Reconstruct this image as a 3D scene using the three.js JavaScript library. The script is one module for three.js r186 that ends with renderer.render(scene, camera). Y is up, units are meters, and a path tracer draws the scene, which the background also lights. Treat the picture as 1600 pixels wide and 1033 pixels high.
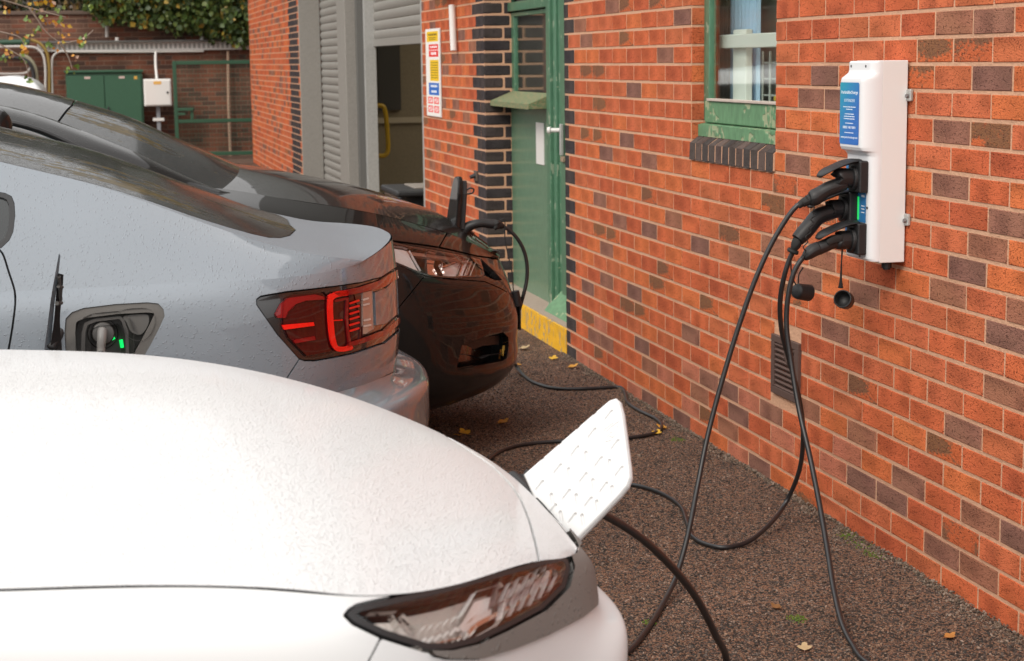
import * as THREE from 'three';
import { RoundedBoxGeometry } from 'three/addons/geometries/RoundedBoxGeometry.js';
import { mergeGeometries } from 'three/addons/utils/BufferGeometryUtils.js';

// ---------------------------------------------------------------- camera, sky, sun, exposure
const scene = new THREE.Scene();
const V3 = (a, b, c) => Array.isArray(a) ? new THREE.Vector3(a[0], a[1], a[2]) : new THREE.Vector3(a, b, c);
const camera = new THREE.PerspectiveCamera(20.957, 1024 / 661, 0.1, 400);
camera.position.set(-2.3082, 1.52, 0);
{
  const yaw = 0.2247, pitch = 0.1506, roll = -0.0128;
  const fw = V3(Math.sin(yaw) * Math.cos(pitch), -Math.sin(pitch), -Math.cos(yaw) * Math.cos(pitch));
  const r0 = V3(Math.cos(yaw), 0, Math.sin(yaw)), u0 = V3().crossVectors(r0, fw);
  camera.up.copy(u0.multiplyScalar(Math.cos(roll)).addScaledVector(r0, -Math.sin(roll)));
  camera.lookAt(camera.position.clone().add(fw));
}
camera.focus = 4.9;
camera.userData.fStop = 9;

const SUN_DIR = V3(-0.54, 0.62, 0.57).normalize();
{
  const w = 128, h = 64, d = new Float32Array(w * h * 4);
  for (let j = 0; j < h; j++) for (let i = 0; i < w; i++) {
    const el = ((j + 0.5) / h - 0.5) * Math.PI, az = ((i + 0.5) / w - 0.5) * 2 * Math.PI;
    const dir = V3(Math.cos(el) * Math.cos(az), Math.sin(el), Math.cos(el) * Math.sin(az));
    const up = Math.max(0, dir.y);
    const glow = Math.pow(Math.max(0, dir.dot(SUN_DIR)), 4);
    const cloud = 1 + 0.10 * Math.sin(dir.x * 5.1 + 1.3) * Math.sin(dir.z * 4.3 + dir.y * 6.0) + 0.05 * Math.sin(dir.x * 13 + dir.z * 11);
    const L = (0.78 + 0.62 * up + 0.45 * glow) * cloud * 1.12;
    const k = (j * w + i) * 4;
    d[k] = L * 1.0; d[k + 1] = L * 0.995; d[k + 2] = L * 0.985; d[k + 3] = 1;
  }
  const sky = new THREE.DataTexture(d, w, h, THREE.RGBAFormat, THREE.FloatType);
  sky.mapping = THREE.EquirectangularReflectionMapping;
  sky.minFilter = sky.magFilter = THREE.LinearFilter;
  sky.needsUpdate = true;
  scene.background = sky;
  scene.environment = sky;
}
const sun = new THREE.DirectionalLight(0xfff3e4, 1.3);
sun.position.copy(SUN_DIR).multiplyScalar(40).add(V3(-1, 0, -6));
sun.target.position.set(-1, 0, -6);
sun.castShadow = true;
sun.shadow.radius = 30;
sun.shadow.mapSize.set(2048, 2048);
Object.assign(sun.shadow.camera, { left: -16, right: 16, top: 16, bottom: -26, near: 1, far: 90 });
scene.add(sun, sun.target);

const renderer = new THREE.WebGLRenderer({ antialias: true });
renderer.toneMapping = THREE.LinearToneMapping;
renderer.toneMappingExposure = 1.18;
renderer.shadowMap.enabled = true;

// ---------------------------------------------------------------- random, noise, textures
function rng(seed) { let a = seed >>> 0; return () => { a = (a + 0x6D2B79F5) | 0; let t = Math.imul(a ^ (a >>> 15), 1 | a); t = (t + Math.imul(t ^ (t >>> 7), 61 | t)) ^ t; return ((t ^ (t >>> 14)) >>> 0) / 4294967296; }; }
const clamp = (x, a = 0, b = 1) => Math.min(b, Math.max(a, x));
const mix = (a, b, t) => a + (b - a) * t;
const sstep = (a, b, x) => { const t = clamp((x - a) / (b - a)); return t * t * (3 - 2 * t); };
function lattice(n, seed) { const r = rng(seed), t = new Float32Array(n * n); for (let i = 0; i < t.length; i++) t[i] = r(); return t; }
// a tileable value noise: n cells across the unit square
function noise2(nx, ny, seed) {
  const r = rng(seed), t = new Float32Array(nx * ny); for (let i = 0; i < t.length; i++) t[i] = r();
  return (u, v) => {
    let x = u * nx, y = v * ny; const xi = Math.floor(x), yi = Math.floor(y); x -= xi; y -= yi;
    x = x * x * (3 - 2 * x); y = y * y * (3 - 2 * y);
    const a = ((xi % nx) + nx) % nx, b = (a + 1) % nx, c = ((yi % ny) + ny) % ny, e = (c + 1) % ny;
    return mix(mix(t[c * nx + a], t[c * nx + b], x), mix(t[e * nx + a], t[e * nx + b], x), y);
  };
}
const toS = (x) => Math.round(255 * (x <= 0.0031308 ? 12.92 * Math.max(0, x) : 1.055 * Math.pow(Math.min(1, x), 1 / 2.4) - 0.055));
function tex(w, h, fn, { srgb = true, rx = 1, ry = 1 } = {}) {
  const d = new Uint8Array(w * h * 4);
  for (let j = 0; j < h; j++) for (let i = 0; i < w; i++) {
    const c = fn(i / w, j / h, i, j), k = (j * w + i) * 4;
    if (typeof c === 'number') { d[k] = d[k + 1] = d[k + 2] = Math.round(255 * clamp(c)); }
    else if (srgb) { d[k] = toS(c[0]); d[k + 1] = toS(c[1]); d[k + 2] = toS(c[2]); }
    else { d[k] = 255 * clamp(c[0]); d[k + 1] = 255 * clamp(c[1]); d[k + 2] = 255 * clamp(c[2]); }
    d[k + 3] = 255;
  }
  const t = new THREE.DataTexture(d, w, h, THREE.RGBAFormat);
  t.wrapS = t.wrapT = THREE.RepeatWrapping; t.magFilter = t.minFilter = THREE.LinearFilter;
  t.repeat.set(rx, ry);
  if (srgb) t.colorSpace = THREE.SRGBColorSpace;
  t.needsUpdate = true;
  return t;
}
const lin = (r, g, b) => new THREE.Color().setRGB(r, g, b);
const mat = (c, o = {}) => new THREE.MeshStandardMaterial({ color: Array.isArray(c) ? lin(...c) : c, roughness: 0.6, ...o });
const phys = (c, o = {}) => new THREE.MeshPhysicalMaterial({ color: Array.isArray(c) ? lin(...c) : c, roughness: 0.5, ...o });

// ---------------------------------------------------------------- objects
const used = new Map();
function numbered(name) { const n = used.get(name) ?? 0; used.set(name, n + 1); return n ? `${name}_${String(n).padStart(3, '0')}` : name; }
function tag(o, label, category, group) { o.userData.label = label; o.userData.category = category; if (group) o.userData.group = group; return o; }
function thing(name, label, category, at = [0, 0, 0], group) {
  const g = new THREE.Group(); g.name = numbered(name); g.position.set(...at); scene.add(g);
  return tag(g, label, category, group);
}
function rootOf(o) { while (o.parent && o.parent !== scene) o = o.parent; return o; }
// every shape is made where it stands in the yard and moved into its thing's axes here
function part(name, geo, m, parent, label) {
  const list = (Array.isArray(geo) ? geo : [geo]).filter(Boolean);
  let g = list.length === 1 ? list[0] : mergeGeometries(list.map(plain), false);
  const at = rootOf(parent).position;
  g = g.clone(); g.translate(-at.x, -at.y, -at.z);
  const o = new THREE.Mesh(g, m); o.name = name; o.castShadow = o.receiveShadow = true; parent.add(o);
  if (label) o.userData.label = label;
  return o;
}
function solo(name, geo, m, label, category, at = [0, 0, 0], group) {
  const g = (Array.isArray(geo) ? mergeGeometries(geo.map(plain), false) : geo.clone()); g.translate(-at[0], -at[1], -at[2]);
  const o = new THREE.Mesh(g, m); o.name = numbered(name); o.position.set(...at); o.castShadow = o.receiveShadow = true; scene.add(o);
  return tag(o, label, category, group);
}
function struct(name, geo, m) { const o = new THREE.Mesh(geo, m); o.name = name; o.userData.kind = 'structure'; o.receiveShadow = o.castShadow = true; scene.add(o); return o; }
function plain(g) {
  g = g.index ? g.toNonIndexed() : g.clone();
  if (!g.attributes.uv) g.setAttribute('uv', new THREE.BufferAttribute(new Float32Array(g.attributes.position.count * 2), 2));
  for (const k of Object.keys(g.attributes)) if (!['position', 'normal', 'uv'].includes(k)) g.deleteAttribute(k);
  return g;
}
// ---------------------------------------------------------------- simple shapes
function box(x0, x1, y0, y1, z0, z1, r = 0) {
  const w = Math.abs(x1 - x0), h = Math.abs(y1 - y0), d = Math.abs(z1 - z0);
  const g = r > 0 ? new RoundedBoxGeometry(w, h, d, 2, Math.min(r, w / 2.01, h / 2.01, d / 2.01)) : new THREE.BoxGeometry(w, h, d);
  g.translate((x0 + x1) / 2, (y0 + y1) / 2, (z0 + z1) / 2);
  return boxUV(g);
}
// uv in metres, from the two axes a face spans
function boxUV(g) {
  const p = g.attributes.position, n = g.attributes.normal, uv = new Float32Array(p.count * 2);
  for (let i = 0; i < p.count; i++) {
    const a = Math.abs(n.getX(i)), b = Math.abs(n.getY(i)), c = Math.abs(n.getZ(i));
    if (a >= b && a >= c) { uv[2 * i] = p.getZ(i); uv[2 * i + 1] = p.getY(i); }
    else if (b >= c) { uv[2 * i] = p.getX(i); uv[2 * i + 1] = p.getZ(i); }
    else { uv[2 * i] = p.getX(i); uv[2 * i + 1] = p.getY(i); }
  }
  g.setAttribute('uv', new THREE.BufferAttribute(uv, 2));
  return g;
}
function tube(pts, r, { seg = 0, rad = 10, closed = false } = {}) {
  const c = new THREE.CatmullRomCurve3(pts.map((p) => V3(p)), closed, 'centripetal');
  return new THREE.TubeGeometry(c, seg || pts.length * 10, r, rad, closed);
}
// a rod between two points, tapering from ra to rb
function rod(a, b, ra, rb = ra, n = 16) {
  const A = V3(a), B = V3(b), g = new THREE.CylinderGeometry(rb, ra, A.distanceTo(B), n, 1);
  g.applyQuaternion(new THREE.Quaternion().setFromUnitVectors(V3(0, 1, 0), B.clone().sub(A).normalize()));
  const m = A.clone().add(B).multiplyScalar(0.5); g.translate(m.x, m.y, m.z);
  return g;
}
// a solid of revolution about the line a -> b: prof = [distance along, radius]
function turned(a, b, prof, n = 24) {
  const A = V3(a), d = V3(b).sub(A).normalize();
  const g = new THREE.LatheGeometry(prof.map(([t, r]) => new THREE.Vector2(Math.max(r, 1e-4), t)), n);
  g.applyQuaternion(new THREE.Quaternion().setFromUnitVectors(V3(0, 1, 0), d)); g.translate(A.x, A.y, A.z);
  return g;
}
// a swept body whose radius varies: stations = [[x,y,z], radiusSide, radiusUp]
function swept(stations, n = 18, m = 40) {
  const path = spline(stations.map((s) => s[0])), ra = spline(stations.map((s) => [s[1], s[2] ?? s[1], 0]), path.knots);
  const pos = [], idx = [];
  for (let i = 0; i <= m; i++) {
    const t = i / m, p = V3(path(t)), q = V3(path(Math.min(1, t + 0.004))).sub(V3(path(Math.max(0, t - 0.004)))).normalize();
    const s = V3(0, 1, 0).cross(q).normalize(), u = q.clone().cross(s), [a, b] = ra(t);
    for (let k = 0; k <= n; k++) { const w = k / n * 2 * Math.PI; const v = p.clone().addScaledVector(s, a * Math.cos(w)).addScaledVector(u, b * Math.sin(w)); pos.push(v.x, v.y, v.z); }
  }
  for (let i = 0; i < m; i++) for (let k = 0; k < n; k++) { const a = i * (n + 1) + k; idx.push(a, a + 1, a + n + 1, a + 1, a + n + 2, a + n + 1); }
  for (const e of [0, m]) { const c = pos.length / 3, p = path(e / m); pos.push(...p); for (let k = 0; k < n; k++) { const a = e * (n + 1) + k; e ? idx.push(a, a + 1, c) : idx.push(a + 1, a, c); } }
  const g = new THREE.BufferGeometry(); g.setAttribute('position', new THREE.Float32BufferAttribute(pos, 3)); g.setIndex(idx); g.computeVertexNormals();
  g.setAttribute('uv', new THREE.Float32BufferAttribute(new Float32Array(pos.length / 3 * 2), 2));
  return g;
}
// ---------------------------------------------------------------- smooth bodywork
// natural cubic spline through points, parameter 0..1 by chord length
function spline(p, knots) {
  const n = p.length; let t = knots;
  if (!t) { t = [0]; for (let i = 1; i < n; i++) t.push(t[i - 1] + Math.max(1e-6, Math.hypot(p[i][0] - p[i - 1][0], p[i][1] - p[i - 1][1], (p[i][2] ?? 0) - (p[i - 1][2] ?? 0)))); t = t.map((x) => x / t[n - 1]); }
  const D = p[0].length, m = [];
  for (let d = 0; d < D; d++) {
    const a = new Float64Array(n), b = new Float64Array(n).fill(1), c = new Float64Array(n), r = new Float64Array(n), M = new Float64Array(n);
    for (let i = 1; i < n - 1; i++) { const h0 = t[i] - t[i - 1], h1 = t[i + 1] - t[i]; a[i] = h0; b[i] = 2 * (h0 + h1); c[i] = h1; r[i] = 6 * ((p[i + 1][d] - p[i][d]) / h1 - (p[i][d] - p[i - 1][d]) / h0); }
    for (let i = 1; i < n; i++) { const w = a[i] / b[i - 1]; b[i] -= w * c[i - 1]; r[i] -= w * r[i - 1]; }
    M[n - 1] = r[n - 1] / b[n - 1]; for (let i = n - 2; i >= 0; i--) M[i] = (r[i] - c[i] * M[i + 1]) / b[i];
    m.push(M);
  }
  const f = (x) => {
    let i = 0; while (i < n - 2 && x > t[i + 1]) i++;
    const h = t[i + 1] - t[i], A = (t[i + 1] - x) / h, B = (x - t[i]) / h;
    return m.map((M, d) => A * p[i][d] + B * p[i + 1][d] + ((A * A * A - A) * M[i] + (B * B * B - B) * M[i + 1]) * h * h / 6);
  };
  f.knots = t; return f;
}
const chord = (p) => spline(p).knots;
const meanKnots = (list) => list[0].map((_, i) => list.reduce((s, k) => s + k[i], 0) / list.length);
// a smooth sheet through a net of points; rows[r][c]
function sheet(rows, nu = 80, nv = 40, uvAxes = 'xy', out = [0.2, 1, 0.3]) {
  const ku = meanKnots(rows.map(chord));
  const along = rows.map((r) => spline(r, ku));
  const kv = meanKnots(rows[0].map((_, c) => chord(rows.map((r) => r[c]))));
  const pos = new Float32Array((nu + 1) * (nv + 1) * 3), idx = [];
  for (let i = 0; i <= nu; i++) {
    const across = spline(along.map((f) => f(i / nu)), kv);
    for (let j = 0; j <= nv; j++) { const q = across(j / nv), k = (i * (nv + 1) + j) * 3; pos[k] = q[0]; pos[k + 1] = q[1]; pos[k + 2] = q[2]; }
  }
  for (let i = 0; i < nu; i++) for (let j = 0; j < nv; j++) { const a = i * (nv + 1) + j, b = a + nv + 1; idx.push(a, a + 1, b, a + 1, b + 1, b); }
  const g = new THREE.BufferGeometry(); g.setAttribute('position', new THREE.BufferAttribute(pos, 3)); g.setIndex(idx); g.computeVertexNormals();
  const q = g.attributes.normal.array; let s = 0; for (let i = 0; i < q.length; i += 3) s += q[i] * out[0] + q[i + 1] * out[1] + q[i + 2] * out[2];
  if (s < 0) flip(g);
  return flatUV(g, uvAxes);
}
function flatUV(g, axes = 'xy') {
  const p = g.attributes.position, uv = new Float32Array(p.count * 2), A = 'xyz'.indexOf(axes[0]), B = 'xyz'.indexOf(axes[1]);
  for (let i = 0; i < p.count; i++) { uv[2 * i] = p.array[3 * i + A]; uv[2 * i + 1] = p.array[3 * i + B]; }
  g.setAttribute('uv', new THREE.BufferAttribute(uv, 2)); return g;
}
function flip(g) { const i = g.index.array; for (let k = 0; k < i.length; k += 3) { const t = i[k]; i[k] = i[k + 1]; i[k + 1] = t; } const n = g.attributes.normal.array; for (let k = 0; k < n.length; k++) n[k] = -n[k]; return g; }
function lift(g, d) { g = g.clone(); const p = g.attributes.position, n = g.attributes.normal; for (let i = 0; i < p.count * 3; i++) p.array[i] += n.array[i] * d; return g; }
// signed distance to a closed outline drawn on a plane across dir (negative inside)
function outline(pts, dir, { smooth = 0, zmin = -1e9, zmax = 1e9 } = {}) {
  const d = V3(dir).normalize(), e1 = V3(0, 1, 0).cross(d).normalize(), e2 = d.clone().cross(e1);
  if (smooth) { const c = new THREE.CatmullRomCurve3(pts.map((p) => V3(p)), true, 'catmullrom', smooth); pts = c.getPoints(pts.length * 8).slice(0, -1).map((v) => [v.x, v.y, v.z]); }
  const q = pts.map((p) => { const v = V3(p); return [v.dot(e1), v.dot(e2)]; }), n = q.length;
  const f = (x, y, z) => {
    const a = e1.x * x + e1.y * y + e1.z * z, b = e2.x * x + e2.y * y + e2.z * z;
    let best = 1e9, inside = false;
    for (let i = 0, j = n - 1; i < n; j = i++) {
      const [xi, yi] = q[i], [xj, yj] = q[j], ex = xj - xi, ey = yj - yi, wx = a - xi, wy = b - yi;
      const t = clamp((wx * ex + wy * ey) / (ex * ex + ey * ey + 1e-12)), dx = wx - ex * t, dy = wy - ey * t, dd = dx * dx + dy * dy;
      if (dd < best) best = dd;
      if ((yi > b) !== (yj > b) && a < (xj - xi) * (b - yi) / (yj - yi) + xi) inside = !inside;
    }
    const s = Math.sqrt(best) * (inside ? -1 : 1);
    return Math.max(s, zmin - z, z - zmax);
  };
  return f;
}
const grow = (f, d) => (x, y, z) => f(x, y, z) - d;
const not = (f) => (x, y, z) => -f(x, y, z);
const both = (...fs) => (x, y, z) => Math.max(...fs.map((f) => f(x, y, z)));
const either = (...fs) => (x, y, z) => Math.min(...fs.map((f) => f(x, y, z)));
// an open line with a width
function stroke(pts, dir, w, smooth = false) {
  const d = V3(dir).normalize(), e1 = V3(0, 1, 0).cross(d).normalize(), e2 = d.clone().cross(e1);
  if (smooth) pts = new THREE.CatmullRomCurve3(pts.map((p) => V3(p))).getPoints(pts.length * 8).map((v) => [v.x, v.y, v.z]);
  const q = pts.map((p) => { const v = V3(p); return [v.dot(e1), v.dot(e2)]; });
  return (x, y, z) => {
    const a = e1.x * x + e1.y * y + e1.z * z, b = e2.x * x + e2.y * y + e2.z * z; let best = 1e9;
    for (let i = 1; i < q.length; i++) {
      const [xi, yi] = q[i - 1], ex = q[i][0] - xi, ey = q[i][1] - yi, wx = a - xi, wy = b - yi, t = clamp((wx * ex + wy * ey) / (ex * ex + ey * ey + 1e-12));
      best = Math.min(best, (wx - ex * t) ** 2 + (wy - ey * t) ** 2);
    }
    return Math.sqrt(best) - w / 2;
  };
}
// keep the part of a sheet where f < 0, refined along the cut; the cut edge is turned inwards by lip
function cut(g, f, lip = 0, fine = 0.003) {
  const P = g.attributes.position.array, N = g.attributes.normal.array, I = g.index.array, pos = [], nor = [];
  const vert = (i) => { const v = [P[3 * i], P[3 * i + 1], P[3 * i + 2], N[3 * i], N[3 * i + 1], N[3 * i + 2]]; v.f = f(v[0], v[1], v[2]); return v; };
  const cache = new Array(P.length / 3), get = (i) => cache[i] ??= vert(i);
  const mid = (a, b) => { const v = a.map((x, k) => (x + b[k]) / 2); v.f = f(v[0], v[1], v[2]); return v; };
  const put = (v) => { pos.push(v[0], v[1], v[2]); const l = Math.hypot(v[3], v[4], v[5]) || 1; nor.push(v[3] / l, v[4] / l, v[5] / l); };
  const at = (a, b) => { const t = a.f / (a.f - b.f); return a.map((x, k) => mix(x, b[k], t)); };
  const rim = (a, b) => {
    if (!lip) return;
    const A = V3(a), B = V3(b), C = V3(a[0] - a[3] * lip, a[1] - a[4] * lip, a[2] - a[5] * lip), D = V3(b[0] - b[3] * lip, b[1] - b[4] * lip, b[2] - b[5] * lip), n = B.clone().sub(A).cross(C.clone().sub(A)).normalize();
    for (const q of [A, B, C, B, D, C]) { pos.push(q.x, q.y, q.z); nor.push(n.x, n.y, n.z); }
  };
  const tri = (a, b, c, depth) => {
    const L = Math.max(Math.hypot(a[0] - b[0], a[1] - b[1], a[2] - b[2]), Math.hypot(b[0] - c[0], b[1] - c[1], b[2] - c[2]), Math.hypot(c[0] - a[0], c[1] - a[1], c[2] - a[2]));
    const near = Math.min(Math.abs(a.f), Math.abs(b.f), Math.abs(c.f));
    if (L > fine && depth < 6 && near < L * 0.75) { const p = mid(a, b), q = mid(b, c), r = mid(c, a); tri(a, p, r, depth + 1); tri(p, b, q, depth + 1); tri(r, q, c, depth + 1); tri(p, q, r, depth + 1); return; }
    const s = [a.f < 0, b.f < 0, c.f < 0], n = s[0] + s[1] + s[2];
    if (!n) return;
    if (n === 3) { put(a); put(b); put(c); return; }
    const t = [a, b, c]; let r = 0; while (!(n === 1 ? s[r] : !s[r])) r++;
    const x = t[r], y = t[(r + 1) % 3], z = t[(r + 2) % 3], p = at(x, y), q = at(x, z);
    if (n === 1) { put(x); put(p); put(q); rim(p, q); } else { put(p); put(y); put(z); put(p); put(z); put(q); rim(q, p); }
  };
  for (let k = 0; k < I.length; k += 3) tri(get(I[k]), get(I[k + 1]), get(I[k + 2]), 0);
  const out = new THREE.BufferGeometry();
  out.setAttribute('position', new THREE.Float32BufferAttribute(pos, 3)); out.setAttribute('normal', new THREE.Float32BufferAttribute(nor, 3));
  out.setIndex(Array.from({ length: pos.length / 3 }, (_, i) => i));
  return flatUV(out, 'xy');
}
const mirrorZ = (p, zc) => [p[0], p[1], 2 * zc - p[2]];
const between = (a, b, t, rise = 0) => [mix(a[0], b[0], t), mix(a[1], b[1], t) + rise, mix(a[2], b[2], t)];

// ---------------------------------------------------------------- materials of the place
// tarmac: dark binder with brown, pink and grey chips; one square is 3 m
const chipSeed = rng(11);
const TARMAC = (() => {
  const S = 2048, cells = 430, cx = new Float32Array(cells * cells), cy = new Float32Array(cells * cells), cc = new Uint8Array(cells * cells), ch = new Float32Array(cells * cells);
  for (let i = 0; i < cx.length; i++) { cx[i] = chipSeed(); cy[i] = chipSeed(); const q = chipSeed(); cc[i] = q < 0.30 ? 0 : q < 0.60 ? 1 : q < 0.80 ? 2 : q < 0.94 ? 3 : 4; ch[i] = chipSeed(); }
  const pal = [[0.05, 0.037, 0.03], [0.25, 0.128, 0.080], [0.155, 0.105, 0.083], [0.27, 0.158, 0.103], [0.33, 0.24, 0.185]];
  const n1 = noise2(7, 7, 3), n2 = noise2(23, 23, 4), n3 = noise2(90, 90, 5), col = new Uint8Array(S * S * 4), hei = new Uint8Array(S * S * 4);
  for (let j = 0; j < S; j++) for (let i = 0; i < S; i++) {
    const u = i / S * cells, v = j / S * cells, a = Math.floor(u), b = Math.floor(v); let d1 = 9, d2 = 9, best = 0;
    for (let y = -1; y <= 1; y++) for (let x = -1; x <= 1; x++) {
      const k = ((b + y + cells) % cells) * cells + ((a + x + cells) % cells), dx = a + x + cx[k] - u, dy = b + y + cy[k] - v, d = dx * dx + dy * dy;
      if (d < d1) { d2 = d1; d1 = d; best = k; } else if (d < d2) d2 = d;
    }
    const edge = Math.sqrt(d2) - Math.sqrt(d1), f = sstep(0.02, 0.28, edge), big = n1(i / S, j / S) * 0.55 + n2(i / S, j / S) * 0.3 + n3(i / S, j / S) * 0.15;
    const p = pal[cc[best]], w = 0.72 + 0.6 * big, k = (j * S + i) * 4;
    col[k] = toS(mix(0.024, p[0], f) * w); col[k + 1] = toS(mix(0.019, p[1], f) * w); col[k + 2] = toS(mix(0.016, p[2], f) * w); col[k + 3] = 255;
    hei[k] = hei[k + 1] = hei[k + 2] = 255 * clamp(f * (0.45 + 0.55 * ch[best])); hei[k + 3] = 255;
  }
  const mk = (d, s) => { const t = new THREE.DataTexture(d, S, S, THREE.RGBAFormat); t.wrapS = t.wrapT = THREE.RepeatWrapping; t.magFilter = t.minFilter = THREE.LinearFilter; t.repeat.set(1 / 3, 1 / 3); if (s) t.colorSpace = THREE.SRGBColorSpace; t.needsUpdate = true; return t; };
  return { map: mk(col, true), bump: mk(hei, false) };
})();
// rustic brick face: short upright drag marks and pits
const dragA = noise2(250, 62, 21), dragB = noise2(60, 60, 22), dragC = noise2(9, 7, 23), dragD = noise2(240, 160, 24);
const drag = (u, v) => { const a = dragA(u, v), b = dragB(u, v), d = dragD(u, v); return clamp(1 - 1.0 * sstep(0.68, 0.93, 0.45 * a + 0.2 * b + 0.45 * d) - 0.55 * d * d); };
const BRICK_MAP = tex(1024, 512, (u, v) => { const h = drag(u, v), c = 0.70 + 0.48 * dragC(u, v), g = (0.50 + 0.50 * h) * c; return [g, g * (0.97 + 0.06 * dragC(v, u)), g]; }, { rx: 1 / 0.64, ry: 1 / 0.32 });
const BRICK_BUMP = tex(1024, 512, (u, v) => drag(u, v), { srgb: false, rx: 1 / 0.64, ry: 1 / 0.32 });
// mottled version: a dark firing flash over part of the face
const FLASH_MAP = tex(1024, 512, (u, v) => { const h = drag(u, v), f = sstep(0.40, 0.62, 0.7 * noiseF(u, v) + 0.3 * dragB(v, u)), g = 0.4 + 0.6 * h; return [g * mix(1, 0.42, f), g * mix(1, 0.78, f), g * mix(1, 1.25, f)]; }, { rx: 1 / 0.64, ry: 1 / 0.32 });
function noiseF(u, v) { return (noiseF.n ??= noise2(8, 6, 31))(u, v); }
const grainN = noise2(160, 160, 41), grainM = noise2(31, 31, 42), grainL = noise2(6, 6, 43);
const GRAIN = tex(512, 512, (u, v) => { const g = 0.8 + 0.14 * grainN(u, v) + 0.1 * grainM(u, v); return [g, g, g]; }, { rx: 2, ry: 2 });
const GRAIN_BUMP = tex(512, 512, (u, v) => 0.6 * grainN(u, v) + 0.4 * grainM(u, v), { srgb: false, rx: 2, ry: 2 });

const brickMat = (c, m = BRICK_MAP) => phys(c, { specularIntensity: 0.25, map: m, bumpMap: BRICK_BUMP, bumpScale: 0.003, roughness: 0.9 });
const RED = [[0.68, 0.164, 0.066], [0.62, 0.146, 0.060], [0.71, 0.190, 0.068], [0.57, 0.132, 0.058], [0.65, 0.170, 0.075], [0.61, 0.168, 0.072]].map((c) => brickMat(c));
const FLASHED = [[0.62, 0.15, 0.055], [0.58, 0.14, 0.055]].map((c) => brickMat(c, FLASH_MAP));
const PURPLE = [[0.34, 0.155, 0.105], [0.28, 0.135, 0.10], [0.39, 0.165, 0.10]].map((c) => brickMat(c));
const BLUE = [[0.062, 0.053, 0.055], [0.078, 0.063, 0.06]].map((c) => brickMat(c));
const PALE = brickMat([0.58, 0.20, 0.12]);
const mortarM = phys([0.66, 0.385, 0.25], { specularIntensity: 0.25, map: GRAIN, bumpMap: GRAIN_BUMP, bumpScale: 0.003, roughness: 0.95 });

// green paint, old, flaking to a paler undercoat and wood
const flakeA = noise2(9, 14, 51), flakeB = noise2(40, 60, 52), flakeC = noise2(150, 40, 53);
const flake = (u, v) => sstep(0.70, 0.74, 0.5 * flakeA(u, v) + 0.32 * flakeB(u, v) + 0.18 * flakeC(u, v));
const flakeH = (u, v) => sstep(0.615, 0.65, 0.5 * flakeA(u, v) + 0.32 * flakeB(u, v) + 0.18 * flakeC(u, v));
const PAINT_OLD = tex(512, 512, (u, v) => { const f = flakeH(u, v), s = 0.85 + 0.3 * flakeB(v, u); return [mix(0.115 * s, 0.40, f * 0.7), mix(0.245 * s, 0.41, f * 0.7), mix(0.125 * s, 0.25, f * 0.7)]; });
const PAINT_BUMP = tex(512, 512, (u, v) => 0.7 * (1 - flakeH(u, v)) + 0.3 * flakeC(u, v), { srgb: false });
const PAINT = tex(512, 512, (u, v) => { const f = flake(u, v), s = 0.88 + 0.2 * flakeB(v, u), w = 0.92 + 0.16 * flakeC(u, v); return [mix(0.072 * s * w, 0.42, f * 0.5), mix(0.185 * s * w, 0.46, f * 0.5), mix(0.108 * s * w, 0.34, f * 0.5)]; });
const DOORTEX = tex(512, 512, (u, v) => { const f = sstep(0.76, 0.79, 0.5 * flakeA(u, v) + 0.32 * flakeB(u, v) + 0.18 * flakeC(u, v)), s = 0.9 + 0.12 * flakeB(v, u), w = 0.94 + 0.1 * flakeC(u, v); return [mix(s * w, 2.2, f * 0.4), mix(s * w, 1.4, f * 0.4), mix(s * w, 1.5, f * 0.4)].map((x) => x * 0.9); });
const doorM = phys([0.135, 0.245, 0.155], { map: DOORTEX, bumpMap: PAINT_BUMP, bumpScale: 0.0004, roughness: 0.45, clearcoat: 0.25, clearcoatRoughness: 0.15 });
const greenM = phys([1, 1, 1], { map: PAINT, bumpMap: PAINT_BUMP, bumpScale: 0.0006, roughness: 0.42, clearcoat: 0.35, clearcoatRoughness: 0.12 });
const greenOldM = mat([1, 1, 1], { map: PAINT_OLD, bumpMap: PAINT_BUMP, bumpScale: 0.003, roughness: 0.62 });
const darkGreenM = mat([0.022, 0.07, 0.038], { roughness: 0.5, map: GRAIN });
const greyM = mat([0.29, 0.275, 0.25], { roughness: 0.5, map: GRAIN });
const greyDarkM = mat([0.12, 0.118, 0.11], { roughness: 0.5 });
const galvM = mat([0.5, 0.5, 0.48], { roughness: 0.4, metalness: 0.35, map: GRAIN });
const whiteM = mat([0.74, 0.72, 0.69], { roughness: 0.45 });
const blackM = mat([0.018, 0.018, 0.019], { roughness: 0.5, map: GRAIN, bumpMap: GRAIN_BUMP, bumpScale: 0.0004 });
const glassM = phys([0.93, 0.97, 0.95], { transmission: 1, thickness: 0, roughness: 0.03, ior: 1.5 });
const stoneM = mat([0.40, 0.31, 0.245], { map: GRAIN, bumpMap: GRAIN_BUMP, bumpScale: 0.004, roughness: 0.9 });
const yellowN = noise2(40, 12, 61), yellowO = noise2(120, 50, 62);
const YELLOW = tex(512, 256, (u, v) => { const f = sstep(0.64, 0.72, 0.55 * yellowN(u, v) + 0.45 * yellowO(u, v)), s = 0.9 + 0.2 * yellowN(v, u); return [mix(0.80 * s, 0.40, f), mix(0.42 * s, 0.30, f), mix(0.008, 0.19, f)]; });
const yellowM = mat([1, 1, 1], { map: YELLOW, bumpMap: GRAIN_BUMP, bumpScale: 0.003, roughness: 0.6 });

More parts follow.
